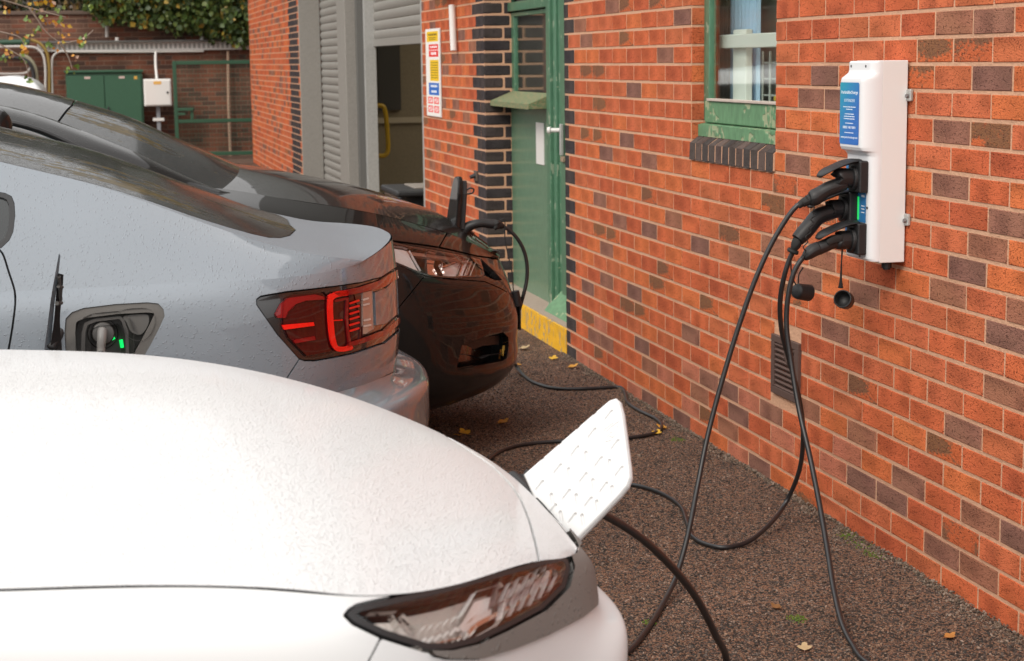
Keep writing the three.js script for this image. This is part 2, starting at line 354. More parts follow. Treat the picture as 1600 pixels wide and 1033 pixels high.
// ---------------------------------------------------------------- ground
{
  const g = new THREE.PlaneGeometry(160, 160, 1, 1); g.rotateX(-Math.PI / 2); g.translate(0, 0, -20); boxUV(g);
  struct('tarmac_ground', g, phys([1, 1, 1], { specularIntensity: 0.45, map: TARMAC.map, bumpMap: TARMAC.bump, bumpScale: 0.004, roughness: 0.82 }));
  // loose and standing-proud chips of the worn surface, near the camera
  const r = rng(77), chip = new THREE.IcosahedronGeometry(1, 0), N = 70000;
  const im = new THREE.InstancedMesh(chip, mat([1, 1, 1], { roughness: 0.85 }), N), M = new THREE.Matrix4(), Q = new THREE.Quaternion(), E = new THREE.Euler();
  const tones = [[0.03, 0.024, 0.02], [0.19, 0.105, 0.066], [0.09, 0.068, 0.056], [0.22, 0.135, 0.088], [0.30, 0.22, 0.17]];
  for (let i = 0; i < N; i++) {
    const z = -3.4 - 5.6 * Math.pow(r(), 1.6), x = -1.75 * r() - 0.01, s = 0.0016 + 0.0024 * Math.pow(r(), 2.6);
    E.set(r() * 6, r() * 6, r() * 6); Q.setFromEuler(E);
    M.compose(V3(x, s * 0.25, z), Q, V3(s * (0.8 + r()), s * (0.5 + 0.4 * r()), s * (0.8 + 0.7 * r()))); im.setMatrixAt(i, M);
    const q = r(), t = tones[q < 0.3 ? 0 : q < 0.62 ? 1 : q < 0.82 ? 2 : q < 0.965 ? 3 : 4], w = 0.8 + 0.4 * r(); im.setColorAt(i, lin(t[0] * w, t[1] * w, t[2] * w));
  }
  im.name = 'ground_chips'; im.userData.kind = 'stuff'; im.receiveShadow = im.castShadow = true;
  tag(im, 'small brown and grey stone chips worn loose from the tarmac surface', 'gravel'); scene.add(im);
  // grit and dirt swept against the foot of the wall
  const N2 = 6500, gr = new THREE.InstancedMesh(chip, mat([1, 1, 1], { roughness: 0.9 }), N2), gt = [[0.20, 0.145, 0.105], [0.15, 0.105, 0.075], [0.26, 0.20, 0.155], [0.09, 0.07, 0.052]];
  const ed = noise2(64, 1, 91);
  for (let i = 0; i < N2; i++) {
    const z = -3.6 - 5.3 * r(), w = 0.008 + 0.10 * Math.pow(ed(z / 9 + 3, 0), 3), x = -0.004 - w * Math.pow(r(), 1.7), s = 0.0015 + 0.0035 * Math.pow(r(), 3);
    E.set(r() * 6, r() * 6, r() * 6); Q.setFromEuler(E); M.compose(V3(x, 0.012 * r() * Math.max(0, 1 + x / 0.06), z), Q, V3(s, s * 0.7, s * 1.2)); gr.setMatrixAt(i, M);
    const t = gt[Math.floor(r() * 4)]; gr.setColorAt(i, lin(...t));
  }
  gr.name = 'wall_foot_grit'; gr.userData.kind = 'stuff'; gr.receiveShadow = true;
  tag(gr, 'pale grit and dirt gathered along the foot of the orange brick wall', 'grit'); scene.add(gr);
  // moss tufts
  const N3 = 500, mo = new THREE.InstancedMesh(chip, mat([1, 1, 1], { roughness: 1 }), N3), spots = [[-0.039, 0, -5.058], [-0.05, 0, -4.94], [-0.035, 0, -5.168], [-0.098, 0, -6.7], [-0.514, 0, -4.41], [-0.912, 0, -4.478], [-0.006, 0, -5.184]], rad = [0.035, 0.025, 0.03, 0.03, 0.02, 0.015, 0.03];
  for (let i = 0; i < N3; i++) {
    const k = Math.floor(r() * spots.length), a = r() * 6.28, q = rad[k] * Math.sqrt(r()) * (0.5 + r()), s = 0.0012 + 0.002 * r();
    E.set(r() * 6, r() * 6, r() * 6); Q.setFromEuler(E); M.compose(V3(Math.min(-0.006, spots[k][0] + q * Math.cos(a)), 0.003 * r(), spots[k][2] + 1.6 * q * Math.sin(a)), Q, V3(s, s, s)); mo.setMatrixAt(i, M);
    mo.setColorAt(i, lin(0.07 + 0.05 * r(), 0.11 + 0.06 * r(), 0.018));
  }
  mo.name = 'moss_patches'; mo.userData.kind = 'stuff'; mo.receiveShadow = true;
  tag(mo, 'little patches of green moss on the tarmac near the brick wall', 'moss'); scene.add(mo);
}

// ---------------------------------------------------------------- the brick building on the right
const building = thing('brick_building', 'long orange brick building with green door and window, grey roller shutters and dark brick corners', 'building', [0, 0, -8]);
const courseY = (k) => 1.4915 - 0.075 * k;       // the bed joint above course k
const S0 = -5.7146;
// openings in the wall face: [z from, z to, bottom, top]
const OPEN = [[-6.841, -5.919, courseY(5) + 0.005, 2.62], [-10.767, -8.83, -0.1, 2.75], [-21.0, -12.9, -0.1, 3.0]];
// the grating in the wall replaces bricks too
const GRATE = [-5.915, -5.66, 0.335, 0.545];
{
  // one brick, lying along z, its face at x = 0: chamfered front
  const brickGeo = (seed) => {
    const r = rng(seed), L = 0.215, H = 0.065, D = 0.05, c = 0.0024, a = L / 2, b = H / 2, j = () => (r() - 0.5) * 0.0018;
    const f = [[-a + c, -b + c], [a - c, -b + c], [a - c, b - c], [-a + c, b - c]].map(([z, y]) => [j() - 0.0006, y + j(), z + j()]);
    const m = [[-a, -b], [a, -b], [a, b], [-a, b]].map(([z, y]) => [c + 0.0003, y + j() * 0.5, z + j()]), k = m.map((q) => [D, q[1], q[2]]);
    const P = [], quad = (A, B, C, E) => P.push(...A, ...B, ...C, ...A, ...C, ...E);
    quad(f[0], f[1], f[2], f[3]);
    for (let i = 0; i < 4; i++) { const n = (i + 1) % 4; quad(m[i], m[n], f[n], f[i]); quad(k[i], k[n], m[n], m[i]); }
    const g = new THREE.BufferGeometry(); g.setAttribute('position', new THREE.Float32BufferAttribute(P, 3)); g.computeVertexNormals();
    const uv = new Float32Array(P.length / 3 * 2), ou = r() * 5, ov = r() * 5; for (let i = 0; i < P.length / 3; i++) { uv[2 * i] = P[3 * i + 2] + P[3 * i] + ou; uv[2 * i + 1] = P[3 * i + 1] + P[3 * i] + ov; }
    g.setAttribute('uv', new THREE.BufferAttribute(uv, 2)); return g;
  };
  const GEO = [1, 2, 3, 4, 5, 6, 7, 8, 9, 10].map(brickGeo);
  const r = rng(5), items = [];
  const DARK = new Set('-1:-7 -2:-13 -2:4 -2:5 -3:-13 -3:-6 -4:-11 0:0 0:5 11:-11 11:1 11:6 13:-11 13:-9 13:5 14:-13 14:-6 15:0 15:2 16:-2 16:-4 16:-5 16:-9 16:3 16:5 16:6 17:-11 17:-12 17:-3 17:-5 17:-8 17:2 17:3 18:-4 18:4 18:5 19:-2 19:-6 19:-8 1:-9 1:0 1:1 2:4 4:-1 4:-10 4:4 5:-11 5:-8 5:6 6:5 7:5 8:-12 8:-2 8:-7 8:0 8:4 8:6 9:-10 9:-3 9:-5 9:-8 9:0 9:2 9:6'.split(' ')), MIXED = new Set('-1:4 -1:5 -4:-10 0:-12 0:3 10:-1 10:-12 11:-7 11:6 12:-8 13:2 14:-9 14:4 15:0 16:-13 17:-3 17:-5 17:5 18:-12 2:-12 2:4 4:-13 5:-1 8:-4'.split(' '));
  const put = (c, z0, z1, id) => {
    if (z1 - z0 < 0.022) return;
    const q = r(), y = courseY(c) - 0.0375 - 0.0; let m;
    if ((z0 + z1) / 2 < -8.655 && z0 > -8.9) m = BLUE[q < 0.5 ? 0 : 1];
    else if (z0 < -10.7 && z1 > -10.98 && z0 > -11.2) m = BLUE[q < 0.5 ? 0 : 1];
    else if (z1 < -21 && z0 > -22.2) m = BLUE[q < 0.5 ? 0 : 1];
    else if (id && DARK.has(id)) m = PURPLE[Math.floor(q * 3)];
    else if (id && MIXED.has(id)) m = FLASHED[q < 0.5 ? 0 : 1];
    else if (id && z1 > -8.6) m = q < 0.05 ? FLASHED[q < 0.035 ? 0 : 1] : c >= 16 && z0 < -5.2 && q < 0.34 ? PALE : RED[Math.floor(r() * 6)];
    else m = q < 0.13 ? PURPLE[Math.floor(q * 23)] : q < 0.21 ? FLASHED[q < 0.17 ? 0 : 1] : RED[Math.floor(r() * 6)];
    items.push({ y, z: (z0 + z1) / 2, s: (z1 - z0) / 0.215, m, g: Math.floor(r() * 10), p: -0.0011 + (r() - 0.5) * 0.0014, t: (r() - 0.5) * 0.003 });
  };
  for (let c = -22; c <= 19; c++) {
    const y0 = courseY(c) - 0.07, y1 = courseY(c) - 0.005, off = Math.abs(c) % 2 === 1 ? 0 : 0.1125;
    for (let n = -101; n < 30; n++) {
      const a = S0 + off + 0.225 * n + 0.005, b = a + 0.215; let spans = [[Math.max(a, -27.86), Math.min(b, -2.7)]];
      if (b < -27.86 || a > -2.7) continue;
      for (const [z0, z1, yb, yt] of OPEN) if (y1 > yb + 0.01 && y0 < yt - 0.01) spans = spans.flatMap(([p, q]) => (q <= z0 || p >= z1) ? [[p, q]] : [[p, Math.min(q, z0)], [Math.max(p, z1), q]].filter(([e, f]) => f > e));
      if (y1 > GRATE[2] + 0.02 && y0 < GRATE[3] - 0.02) spans = spans.flatMap(([p, q]) => (q <= GRATE[0] || p >= GRATE[1]) ? [[p, q]] : [[p, Math.min(q, GRATE[0])], [Math.max(p, GRATE[1]), q]].filter(([e, f]) => f > e));
      for (const [p, q] of spans) put(c, p, q, c + ':' + n);
    }
  }
  const seen = (b) => b.z < -3.75 && b.z > -9 && b.y < 1.78;
  const near = items.filter(seen).sort((a, b) => b.z - a.z).slice(0, 300), set = new Set(near);
  for (const b of near) {
    const o = new THREE.Mesh(GEO[b.g], b.m); o.name = numbered('brick'); o.position.set(b.p, b.y, b.z + 8); o.rotation.x = b.t; o.scale.z = b.s; o.castShadow = o.receiveShadow = true; building.add(o);
  }
  const M = new THREE.Matrix4(), Q = new THREE.Quaternion();
  // the rest of the wall, too far along to be picked out singly
  const rest = items.filter((b) => !set.has(b)), groups = [];
  for (const [m, maps] of [[BRICK_MAP, 'a'], [FLASH_MAP, 'b']]) for (const g of [0, 1, 2]) groups.push({ m, g, list: [] });
  for (const b of rest) groups.find((q) => q.m === b.m.map && q.g === b.g % 3).list.push(b);
  for (const q of groups) {
    if (!q.list.length) continue;
    const im = new THREE.InstancedMesh(GEO[q.g], brickMat([1, 1, 1], q.m), q.list.length);
    q.list.forEach((b, i) => { Q.setFromEuler(new THREE.Euler(b.t, 0, 0)); M.compose(V3(b.p, b.y, b.z + 8), Q, V3(1, 1, b.s)); im.setMatrixAt(i, M); im.setColorAt(i, b.m.color); });
    im.name = 'brickwork'; im.userData.kind = 'stuff'; im.castShadow = im.receiveShadow = true; building.add(im);
  }
  // the mortar bed behind the brick faces, with the openings left out
  const gm = [], ycap = 3.2, zs = [[-27.86, -21.0], [-12.9, -10.767], [-8.83, -6.841], [-5.919, -2.7]];
  const mb = (z0, z1, y0, y1) => gm.push(box(0.0010, 0.10, y0, y1, z0, z1));
  for (const [a, b] of zs) if (a > -6) { mb(GRATE[1] + 0.0, b, -0.1, ycap); mb(a, GRATE[1], GRATE[3] - 0.012, ycap); mb(a, GRATE[1], -0.1, GRATE[2] + 0.012); } else mb(a, b, -0.1, ycap);
  for (const [a, b, y0, y1] of OPEN) { if (y0 > 0) mb(a, b, -0.1, y0 - 0.004); mb(a, b, y1 + 0.004, ycap); }
  part('mortar_bed', gm, mortarM, building);
  part('corner_mortar', box(0.1005, 0.172, -0.1, 2.75, -10.86, -10.766), mortarM, building);
  // dark brick corner beside the door, seen end-on: rounded corner bricks with their returns
  const gb = [];
  for (let c = -16; c <= 19; c++) {
    const y0 = courseY(c) - 0.07, y1 = courseY(c) - 0.005, k = Math.abs(c) % 2;
    const A = k ? 0.118 : 0.165;
    const o = part('corner_brick', box(-0.002, A, y0, y1, -10.86, -10.762, 0.012), BLUE[k], building); 
    if (k) part('corner_brick', box(A + 0.01, 0.175, y0, y1, -10.86, -10.763, 0.003), BLUE[1 - k], building);
  }
  // reveals of the window: brick ends
  for (let c = -16; c <= 4; c++) {
    const y0 = courseY(c) - 0.07, y1 = courseY(c) - 0.005;
    part('reveal_brick', box(0.0035, 0.06, y0, y1, -6.86, -6.8385, 0.002), RED[(c + 20) % 6], building);
    part('reveal_brick', box(0.0035, 0.06, y0, y1, -5.9225, -5.90, 0.002), RED[(c + 22) % 6], building);
  }
}
// roof, floor and back of the building, so that light only enters by the openings
{
  part('roof_slab', [box(-0.15, 1.2, 3.2, 3.4, -28, -2.45), box(1.2, 8.2, 3.2, 3.4, -13.4, 1.0), box(1.2, 8.2, 3.2, 3.4, -28, -18.6), box(5.2, 8.2, 3.2, 3.4, -18.6, -13.4)], greyDarkM, building);
  part('roof_light', box(1.2, 5.2, 3.28, 3.29, -18.6, -13.4), phys([0.97, 0.93, 0.84], { transmission: 1, thickness: 0, roughness: 0.3 }), building);
  part('roof_cladding', [box(-0.16, 0.1, 3.402, 5.0, -28, -2.45)], mat([0.13, 0.14, 0.125], { roughness: 0.5 }), building);
  part('back_wall', box(8.0, 8.2, 0, 3.2, -28, -2.45), mat([0.3, 0.26, 0.21], { roughness: 0.9 }), building);
  part('end_wall', box(0.27, 8.0, 0, 3.2, -27.86, -27.66), brickMat([0.5, 0.13, 0.06]), building); part('end_wall', box(0.002, 8.2, 0, 3.2, -2.702, -2.5), brickMat([0.5, 0.13, 0.06]), building);
  const inner = mat([0.27, 0.22, 0.15], { roughness: 0.9, map: GRAIN });
  part('inner_wall', [box(0.27, 8.0, 0, 3.2, -12.7, -12.6), box(0.27, 8.0, 0, 3.2, -8.6, -8.5), box(2.4, 2.5, 0, 3.2, -8.5, -2.72)], inner, building);
  part('inner_floor', box(0.27, 8.0, 0.0, 0.02, -27.66, -2.72), mat([0.16, 0.13, 0.10], { roughness: 0.7 }), building);
  // workshop behind the half-open shutter
  part('inner_wall', box(0.27, 8.0, 0.02, 3.2, -19.2, -19.1), inner, building);
  part('wall_band', box(0.3, 8.0, 0.86, 0.92, -19.095, -19.07), mat([0.45, 0.38, 0.28]), building);
  part('safety_strip', box(1.1, 2.4, 1.0, 1.06, -19.095, -19.08), mat([0.06, 0.17, 0.06]), building);
  part('dark_board', box(0.62, 0.86, 1.0, 1.9, -19.095, -19.05), mat([0.05, 0.045, 0.04]), building);
}
// ---------------------------------------------------------------- window
{
  const win = part('window', [box(0.052, 0.082, 1.27, 2.6, -6.838, -6.795, 0.004), box(0.052, 0.082, 1.27, 2.6, -5.965, -5.922, 0.004), box(0.052, 0.082, 2.555, 2.6, -6.795, -5.965, 0.004)], greenM, building);
  part('frame', [box(0.045, 0.075, 1.345, 2.52, -6.795, -6.755, 0.004), box(0.045, 0.075, 1.345, 2.52, -6.005, -5.965, 0.004)], greenM, win);
  part('bottom_rail', box(0.042, 0.0745, 1.262, 1.348, -6.797, -5.964, 0.006), greenOldM, win);
  part('glazing_bead', box(0.034, 0.06, 1.348, 1.358, -6.755, -6.005, 0.002), mat([0.55, 0.46, 0.40], { map: GRAIN }), win);
  part('pane', box(0.056, 0.060, 1.345, 2.52, -6.757, -6.003), glassM, win);
  const sill = new THREE.Shape([[0.030, 1.212], [0.030, 1.252], [0.06, 1.258], [0.085, 1.258], [0.085, 1.212]].map(([x, y]) => new THREE.Vector2(x, y)));
  const sg = new THREE.ExtrudeGeometry(sill, { depth: 0.905, bevelEnabled: true, bevelSize: 0.003, bevelThickness: 0.003, bevelSegments: 1 }); sg.translate(0, 0, -6.833); boxUV(sg);
  part('timber_sill', sg, greenOldM, win);
  // bricks on edge under the sill, tilted to shed water
  const r = rng(9);
  part('sill_mortar', (() => { const s = new THREE.Shape([[-0.0055, 1.119], [-0.0045, 1.1805], [0.05, 1.2185], [0.095, 1.2185], [0.095, 1.119]].map(([x, y]) => new THREE.Vector2(x, y))); const g = new THREE.ExtrudeGeometry(s, { depth: 0.915, bevelEnabled: false }); g.translate(0, 0, -6.836); return boxUV(g); })(), mortarM, building);
  for (let i = 0; i < 12; i++) {
    const z = -6.838 + i * 0.0768, s = new THREE.Shape([[-0.006, 1.1185], [-0.005, 1.182], [0.05, 1.219], [0.09, 1.219], [0.09, 1.1185]].map(([x, y]) => new THREE.Vector2(x + (r() - 0.5) * 0.003, y + (y > 1.13 ? (r() - 0.5) * 0.004 : 0))));
    const g = new THREE.ExtrudeGeometry(s, { depth: 0.058, bevelEnabled: true, bevelSize: 0.003, bevelThickness: 0.003, bevelSegments: 2 }); g.translate(0, 0, z + 0.004); boxUV(g);
    part('sill_brick', g, brickMat([[0.10, 0.078, 0.07], [0.13, 0.092, 0.08], [0.08, 0.066, 0.062]][i % 3]), building);
  }
  // what stands close behind the glass
  const cream = mat([0.86, 0.84, 0.80], { roughness: 0.8 }), blue = mat([0.30, 0.42, 0.56], { roughness: 0.85 });
  const zr = (p, s) => [p[2], s[2]].sort((a, b) => a - b), drape = (() => { const [a, b] = zr([0.19, 1.516, -6.914], [0.19, 1.514, -6.582]), n = 44, P = [], I = []; for (let i = 0; i <= n; i++) for (const y of [0.95, 2.7]) P.push(0.19 + 0.010 * Math.sin(i * 1.15), y, mix(a, b, i / n)); for (let i = 0; i < n; i++) I.push(2 * i, 2 * i + 1, 2 * i + 2, 2 * i + 1, 2 * i + 3, 2 * i + 2); const g = new THREE.BufferGeometry(); g.setAttribute('position', new THREE.Float32BufferAttribute(P, 3)); g.setIndex(I); g.computeVertexNormals(); return flatUV(g, 'zy'); })();
  part('blue_curtain', drape, new THREE.MeshStandardMaterial({ color: lin(0.42, 0.58, 0.78), roughness: 0.9, side: THREE.DoubleSide }), building);
  const zp = zr([0.14, 1.516, -6.746], [0.14, 1.515, -6.602]), zb = [-6.838, -5.93];
  part('white_post', box(0.14, 0.17, 0.9, [0.14, 1.624, -6.675][1], zp[0], zp[1], 0.006), cream, building);
  part('cream_shelf', box(0.115, 0.135, [0.115, 1.552, -6.57][1], [0.115, 1.605, -6.571][1], zb[0], zb[1], 0.004), cream, building);
  const zk = zr([0.21, 1.44, -6.64], [0.21, 1.442, -6.378]);
  part('wire_rack', (() => { const g = []; for (let i = 0; i < 4; i++) { const y = [0.21, 1.495, -6.545][1] - 0.062 * i; g.push(rod([0.21, y, zk[0]], [0.21, y, zk[1]], 0.004, 0.004, 8)); } for (let i = 0; i < 3; i++) g.push(rod([0.205, 1.1, mix(zk[0], zk[1], 0.2 + 0.3 * i)], [0.205, [0.21, 1.538, -6.546][1], mix(zk[0], zk[1], 0.2 + 0.3 * i)], 0.005, 0.005, 8)); return g; })(), galvM, building);
  part('blind', (() => { const [a, b] = zr([0.22, 1.517, -7.323], [0.22, 1.516, -6.981]); const g = []; for (let i = 0; i < 7; i++) g.push(box(0.22, 0.226, 0.95, 2.7, mix(a, b, i / 7), mix(a, b, (i + 0.9) / 7))); return g; })(), mat([0.52, 0.45, 0.36], { roughness: 0.9 }), building);
  part('pale_cupboard', box(0.32, 0.8, 0.9, 2.2, -7.2, -5.7), mat([0.62, 0.55, 0.45]), building);
  part('yellow_box', box(0.1, 0.15, 1.358, 1.375, -6.2, -6.1, 0.003), mat([0.65, 0.42, 0.03]), building);
  part('inner_sill', box(0.086, 0.3, 1.32, 1.345, -6.84, -5.92), cream, building);
}
// ---------------------------------------------------------------- door
{
  const door = part('door', (() => {                       // lower leaf of upright boards
    const g = []; for (let i = 0; i < 1; i++) g.push(box(0.165, 0.205, 0.13, 1.28, -10.86, -9.74, 0.003)); return g;
  })(), doorM, building);
  part('door_frame', [box(0.15, 0.2, 1.80, 2.75, -10.86, -10.80, 0.004), box(0.15, 0.2, 1.806, 1.86, -10.80, -9.72, 0.004), box(0.158, 0.2, 1.28, 1.80, -10.86, -10.79, 0.004)], greenM, door);
  part('sash', [box(0.172, 0.2, 1.30, 1.80, -10.788, -10.70, 0.004), box(0.172, 0.2, 1.775, 1.80, -10.70, -9.80, 0.004), box(0.172, 0.2, 1.30, 1.80, -9.80, -9.74, 0.004)], greenM, door);
  part('pane', box(0.184, 0.188, 1.30, 1.777, -10.702, -9.798), glassM, door);
  const lg = new THREE.Shape([[0.035, 1.245], [0.035, 1.27], [0.17, 1.325], [0.17, 1.245]].map(([x, y]) => new THREE.Vector2(x, y))), e = new THREE.ExtrudeGeometry(lg, { depth: 0.99, bevelEnabled: true, bevelSize: 0.003, bevelThickness: 0.003, bevelSegments: 1 }); e.translate(0, 0, -10.755); boxUV(e);
  part('ledge', e, mat([1, 1, 1], { map: tex(256, 256, (u, v) => { const f = sstep(0.35, 0.6, 0.6 * flakeB(u, v) + 0.4 * grainN(u, v)); return [mix(0.12, 0.27, f), mix(0.20, 0.23, f), mix(0.1, 0.12, f)]; }, { rx: 3, ry: 3 }), bumpMap: GRAIN_BUMP, bumpScale: 0.006, roughness: 0.95 }), door);
  part('notice', box(0.160, 0.164, [0.162, 0.92, -10.009][1], [0.162, 1.158, -9.999][1], [0.162, 1.051, -10.112][2], [0.162, 1.059, -9.927][2]), whiteM, door);
  // the mullion and moulded post
  part('mullion', [box(0.13, 0.2, 0.13, 2.75, -9.74, -9.66, 0.006), box(0.148, 0.2, 0.13, 2.75, -9.655, -9.60, 0.008), box(0.165, 0.2, 0.13, 2.75, -9.595, -9.53, 0.004)], greenM, door);
  const leaf = part('side_leaf', [box(0.15, 0.2, 0.16, 2.75, -9.50, -9.30, 0.004), box(0.165, 0.2, 0.16, 2.75, -9.28, -8.82, 0.004)], greenM, door);
  part('weather_board', (() => { const s = new THREE.Shape([[0.06, 0.135], [0.085, 0.165], [0.16, 0.24], [0.16, 0.135]].map(([x, y]) => new THREE.Vector2(x, y))), g = new THREE.ExtrudeGeometry(s, { depth: 0.74, bevelEnabled: true, bevelSize: 0.003, bevelThickness: 0.003, bevelSegments: 1 }); g.translate(0, 0, -9.55); return boxUV(g); })(), greenOldM, door);
  const pull = part('pull_bar', box(0.128, 0.146, 1.0, 1.17, -9.45, -9.42, 0.004), galvM, door);
  part('knob', [rod([0.15, 1.135, -9.47], [0.095, 1.135, -9.50], 0.012), rod([0.095, 1.135, -9.50], [0.08, 1.135, -9.51], 0.02, 0.017)], whiteM, door);
  part('bolt', box(0.135, 0.15, 0.965, 0.995, -9.46, -9.40, 0.004), mat([0.3, 0.22, 0.15]), door);
  // step
  part('threshold', [box(0.012, 0.27, 0.0, 0.1385, -10.765, -8.832, 0.006)], stoneM, building);
  part('step_riser', box(-0.003, 0.0125, -0.03, 0.136, -10.764, -8.834, 0.002), yellowM, building);
  part('door_lining', box(0.206, 0.27, 0, 2.75, -10.767, -8.83), mat([0.05, 0.04, 0.035]), building);
}
// ---------------------------------------------------------------- roller shutters
{
  part('steel_column', [box(0.002, 0.25, 0, 3.0, -17.615, -17.04, 0.008)], greyM, building);
  part('steel_column', [box(0.004, 0.25, 0, 3.0, -21.30, -20.99, 0.006)], greyM, building);
  part('guide_rail', [box(0.10, 0.26, 0, 3.0, -17.035, -16.94, 0.004)], greyDarkM, building);
  part('guide_rail', [box(0.16, 0.27, 0, 3.0, -16.935, -16.86, 0.004)], galvM, building);
  part('guide_rail', [box(-0.004, 0.05, 0, 3.0, -12.94, -12.89, 0.004)], galvM, building);
  part('guide_rail', [box(0.12, 0.26, 0, 3.0, -17.70, -17.62, 0.004)], galvM, building);
  const slat = (y, z0, z1, h) => { const s = new THREE.Shape(); s.moveTo(0.262, y); s.quadraticCurveTo(0.240, y + h * 0.5, 0.262, y + h * 0.94); s.lineTo(0.272, y + h * 0.94); s.lineTo(0.272, y); const g = new THREE.ExtrudeGeometry(s, { depth: z1 - z0, bevelEnabled: false, curveSegments: 5 }); g.translate(0, 0, z0); return boxUV(g); };
  const sh1 = part('roller_shutter', box(0.26, 0.29, 0.0, 0.06, -20.99, -17.70), greyM, building), sh2 = part('roller_shutter', box(0.245, 0.30, 1.655, 1.72, -16.86, -12.95, 0.004), greyM, building);
  for (let i = 0; i < 34; i++) part('slat', slat(0.06 + 0.086 * i, -20.99, -17.70, 0.086), greyM, sh1);
  for (let i = 0; i < 15; i++) part('slat', slat(1.722 + 0.086 * i, -16.86, -12.95, 0.086), greyM, sh2);
  part('sticker', box(0.2425, 0.245, 1.67, 1.71, -13.9, -13.55), mat([0.35, 0.42, 0.62]), sh2);
}
// ---------------------------------------------------------------- materials of the cars
// rain beads standing on paint: one square is 0.4 m
const beadField = (S, count, rmin, rmax, seed) => {
  const r = rng(seed), d = new Float32Array(S * S);
  for (let n = 0; n < count; n++) {
    const x = r() * S, y = r() * S, q = rmin + (rmax - rmin) * Math.pow(r(), 3.2), e = 0.75 + 0.5 * r(), R = Math.ceil(q * 1.4);
    for (let j = -R; j <= R; j++) for (let i = -R; i <= R; i++) {
      const dd = (i * i * e + j * j / e) / (q * q); if (dd >= 1) continue;
      const k = ((Math.floor(y) + j + S) % S) * S + ((Math.floor(x) + i + S) % S), h = Math.sqrt(1 - dd) * q / rmax; if (h > d[k]) d[k] = h;
    }
  }
  return d;
};
const beadTex = (d, S, size) => tex(S, S, (u, v, i, j) => d[j * S + i], { srgb: false, rx: 1 / size, ry: 1 / size });
const BEADS = beadTex(beadField(1024, 4200, 1.3, 6.5, 71), 1024, 0.40);
const BEADS_FINE = beadTex(beadField(1024, 24000, 1.2, 5, 72), 1024, 0.40);
const beadsOn = (t, s) => ({ bumpMap: t, bumpScale: s });
// dried grime and moss on glass: one square is 1.2 m
const gA = noise2(5, 18, 81), gB = noise2(22, 70, 82), gC = noise2(130, 130, 83), gD = noise2(3, 4, 84);

const whitePaint = phys([0.66, 0.66, 0.66], { roughness: 0.55, specularIntensity: 0.25, clearcoat: 0.3, clearcoatRoughness: 0.12, ...beadsOn(BEADS_FINE, 0.0014) });
const whitePaintLow = phys([0.66, 0.66, 0.66], { roughness: 0.5, specularIntensity: 0.3, clearcoat: 0.4, clearcoatRoughness: 0.06 });
const whitePlain = phys([0.66, 0.66, 0.66], { roughness: 0.4, clearcoat: 0.6, clearcoatRoughness: 0.12 });
const deckPaint = phys([0.205, 0.232, 0.262], { specularIntensity: 0.4, roughness: 0.55, clearcoat: 0.5, clearcoatRoughness: 0.35, ...beadsOn(BEADS_FINE, 0.0016) });
const bluePaint = phys([0.205, 0.232, 0.262], { roughness: 0.42, metalness: 0.1, specularIntensity: 0.4, clearcoat: 1, clearcoatRoughness: 0.05, ...beadsOn(BEADS, 0.0010) });
const blackPaint = phys([0.012, 0.0105, 0.010], { roughness: 0.3, specularIntensity: 0.15, clearcoat: 0.65, clearcoatRoughness: 0.03, ...beadsOn(BEADS, 0.0012) });
const blackPaintDry = phys([0.012, 0.0105, 0.010], { roughness: 0.3, specularIntensity: 0.1, clearcoat: 0.62, clearcoatRoughness: 0.02 });
const gloss = phys([0.012, 0.012, 0.013], { roughness: 0.25, clearcoat: 1, clearcoatRoughness: 0.05 });
const trimM = mat([0.02, 0.02, 0.021], { roughness: 0.55, bumpMap: GRAIN_BUMP, bumpScale: 0.0004 });
const greyTrim = mat([0.155, 0.142, 0.13], { roughness: 0.62, ...beadsOn(BEADS, 0.0016) });
const rubber = mat([0.016, 0.016, 0.016], { roughness: 0.75 });
const rimM = mat([0.35, 0.35, 0.36], { roughness: 0.35, metalness: 0.7 });
const chrome = mat([0.75, 0.75, 0.76], { roughness: 0.16, metalness: 0.95 });
const tintGlass = phys([0.016, 0.018, 0.018], { roughness: 0.12, specularIntensity: 0.2, clearcoat: 1, clearcoatRoughness: 0.03, ...beadsOn(BEADS_FINE, 0.0005) });
const lensM = phys([1, 1, 1], { transmission: 1, thickness: 0, roughness: 0.02, ior: 1.4, ...beadsOn(BEADS, 0.0006) });
const lensPlain = phys([1, 1, 1], { transmission: 1, thickness: 0, roughness: 0.02, ior: 1.5 });

let grimyGlass;
function wheel(parent, x, y, z, r, side) {
  const tyre = part('wheel', turned([x, y, z - 0.11], [x, y, z + 0.11], [[0, r * 0.66], [0.0, r * 0.86], [0.02, r * 0.98], [0.05, r], [0.17, r], [0.20, r * 0.98], [0.22, r * 0.86], [0.22, r * 0.66]], 40), rubber, parent);
  const zf = z + side * 0.095, sp = [turned([x, y, z - side * 0.09], [x, y, zf], [[0, r * 0.60], [0.02, r * 0.67], [0.17, r * 0.67], [0.185, r * 0.63]], 40), rod([x, y, zf - side * 0.03], [x, y, zf + side * 0.006], r * 0.2, r * 0.16)];
  for (let k = 0; k < 5; k++) { const a = k / 5 * 6.283; sp.push(rod([x, y, zf - side * 0.012], [x + r * 0.64 * Math.cos(a), y + r * 0.64 * Math.sin(a), zf - side * 0.01], r * 0.11, r * 0.09, 8)); }
  part('rim', sp, rimM, tyre);
}

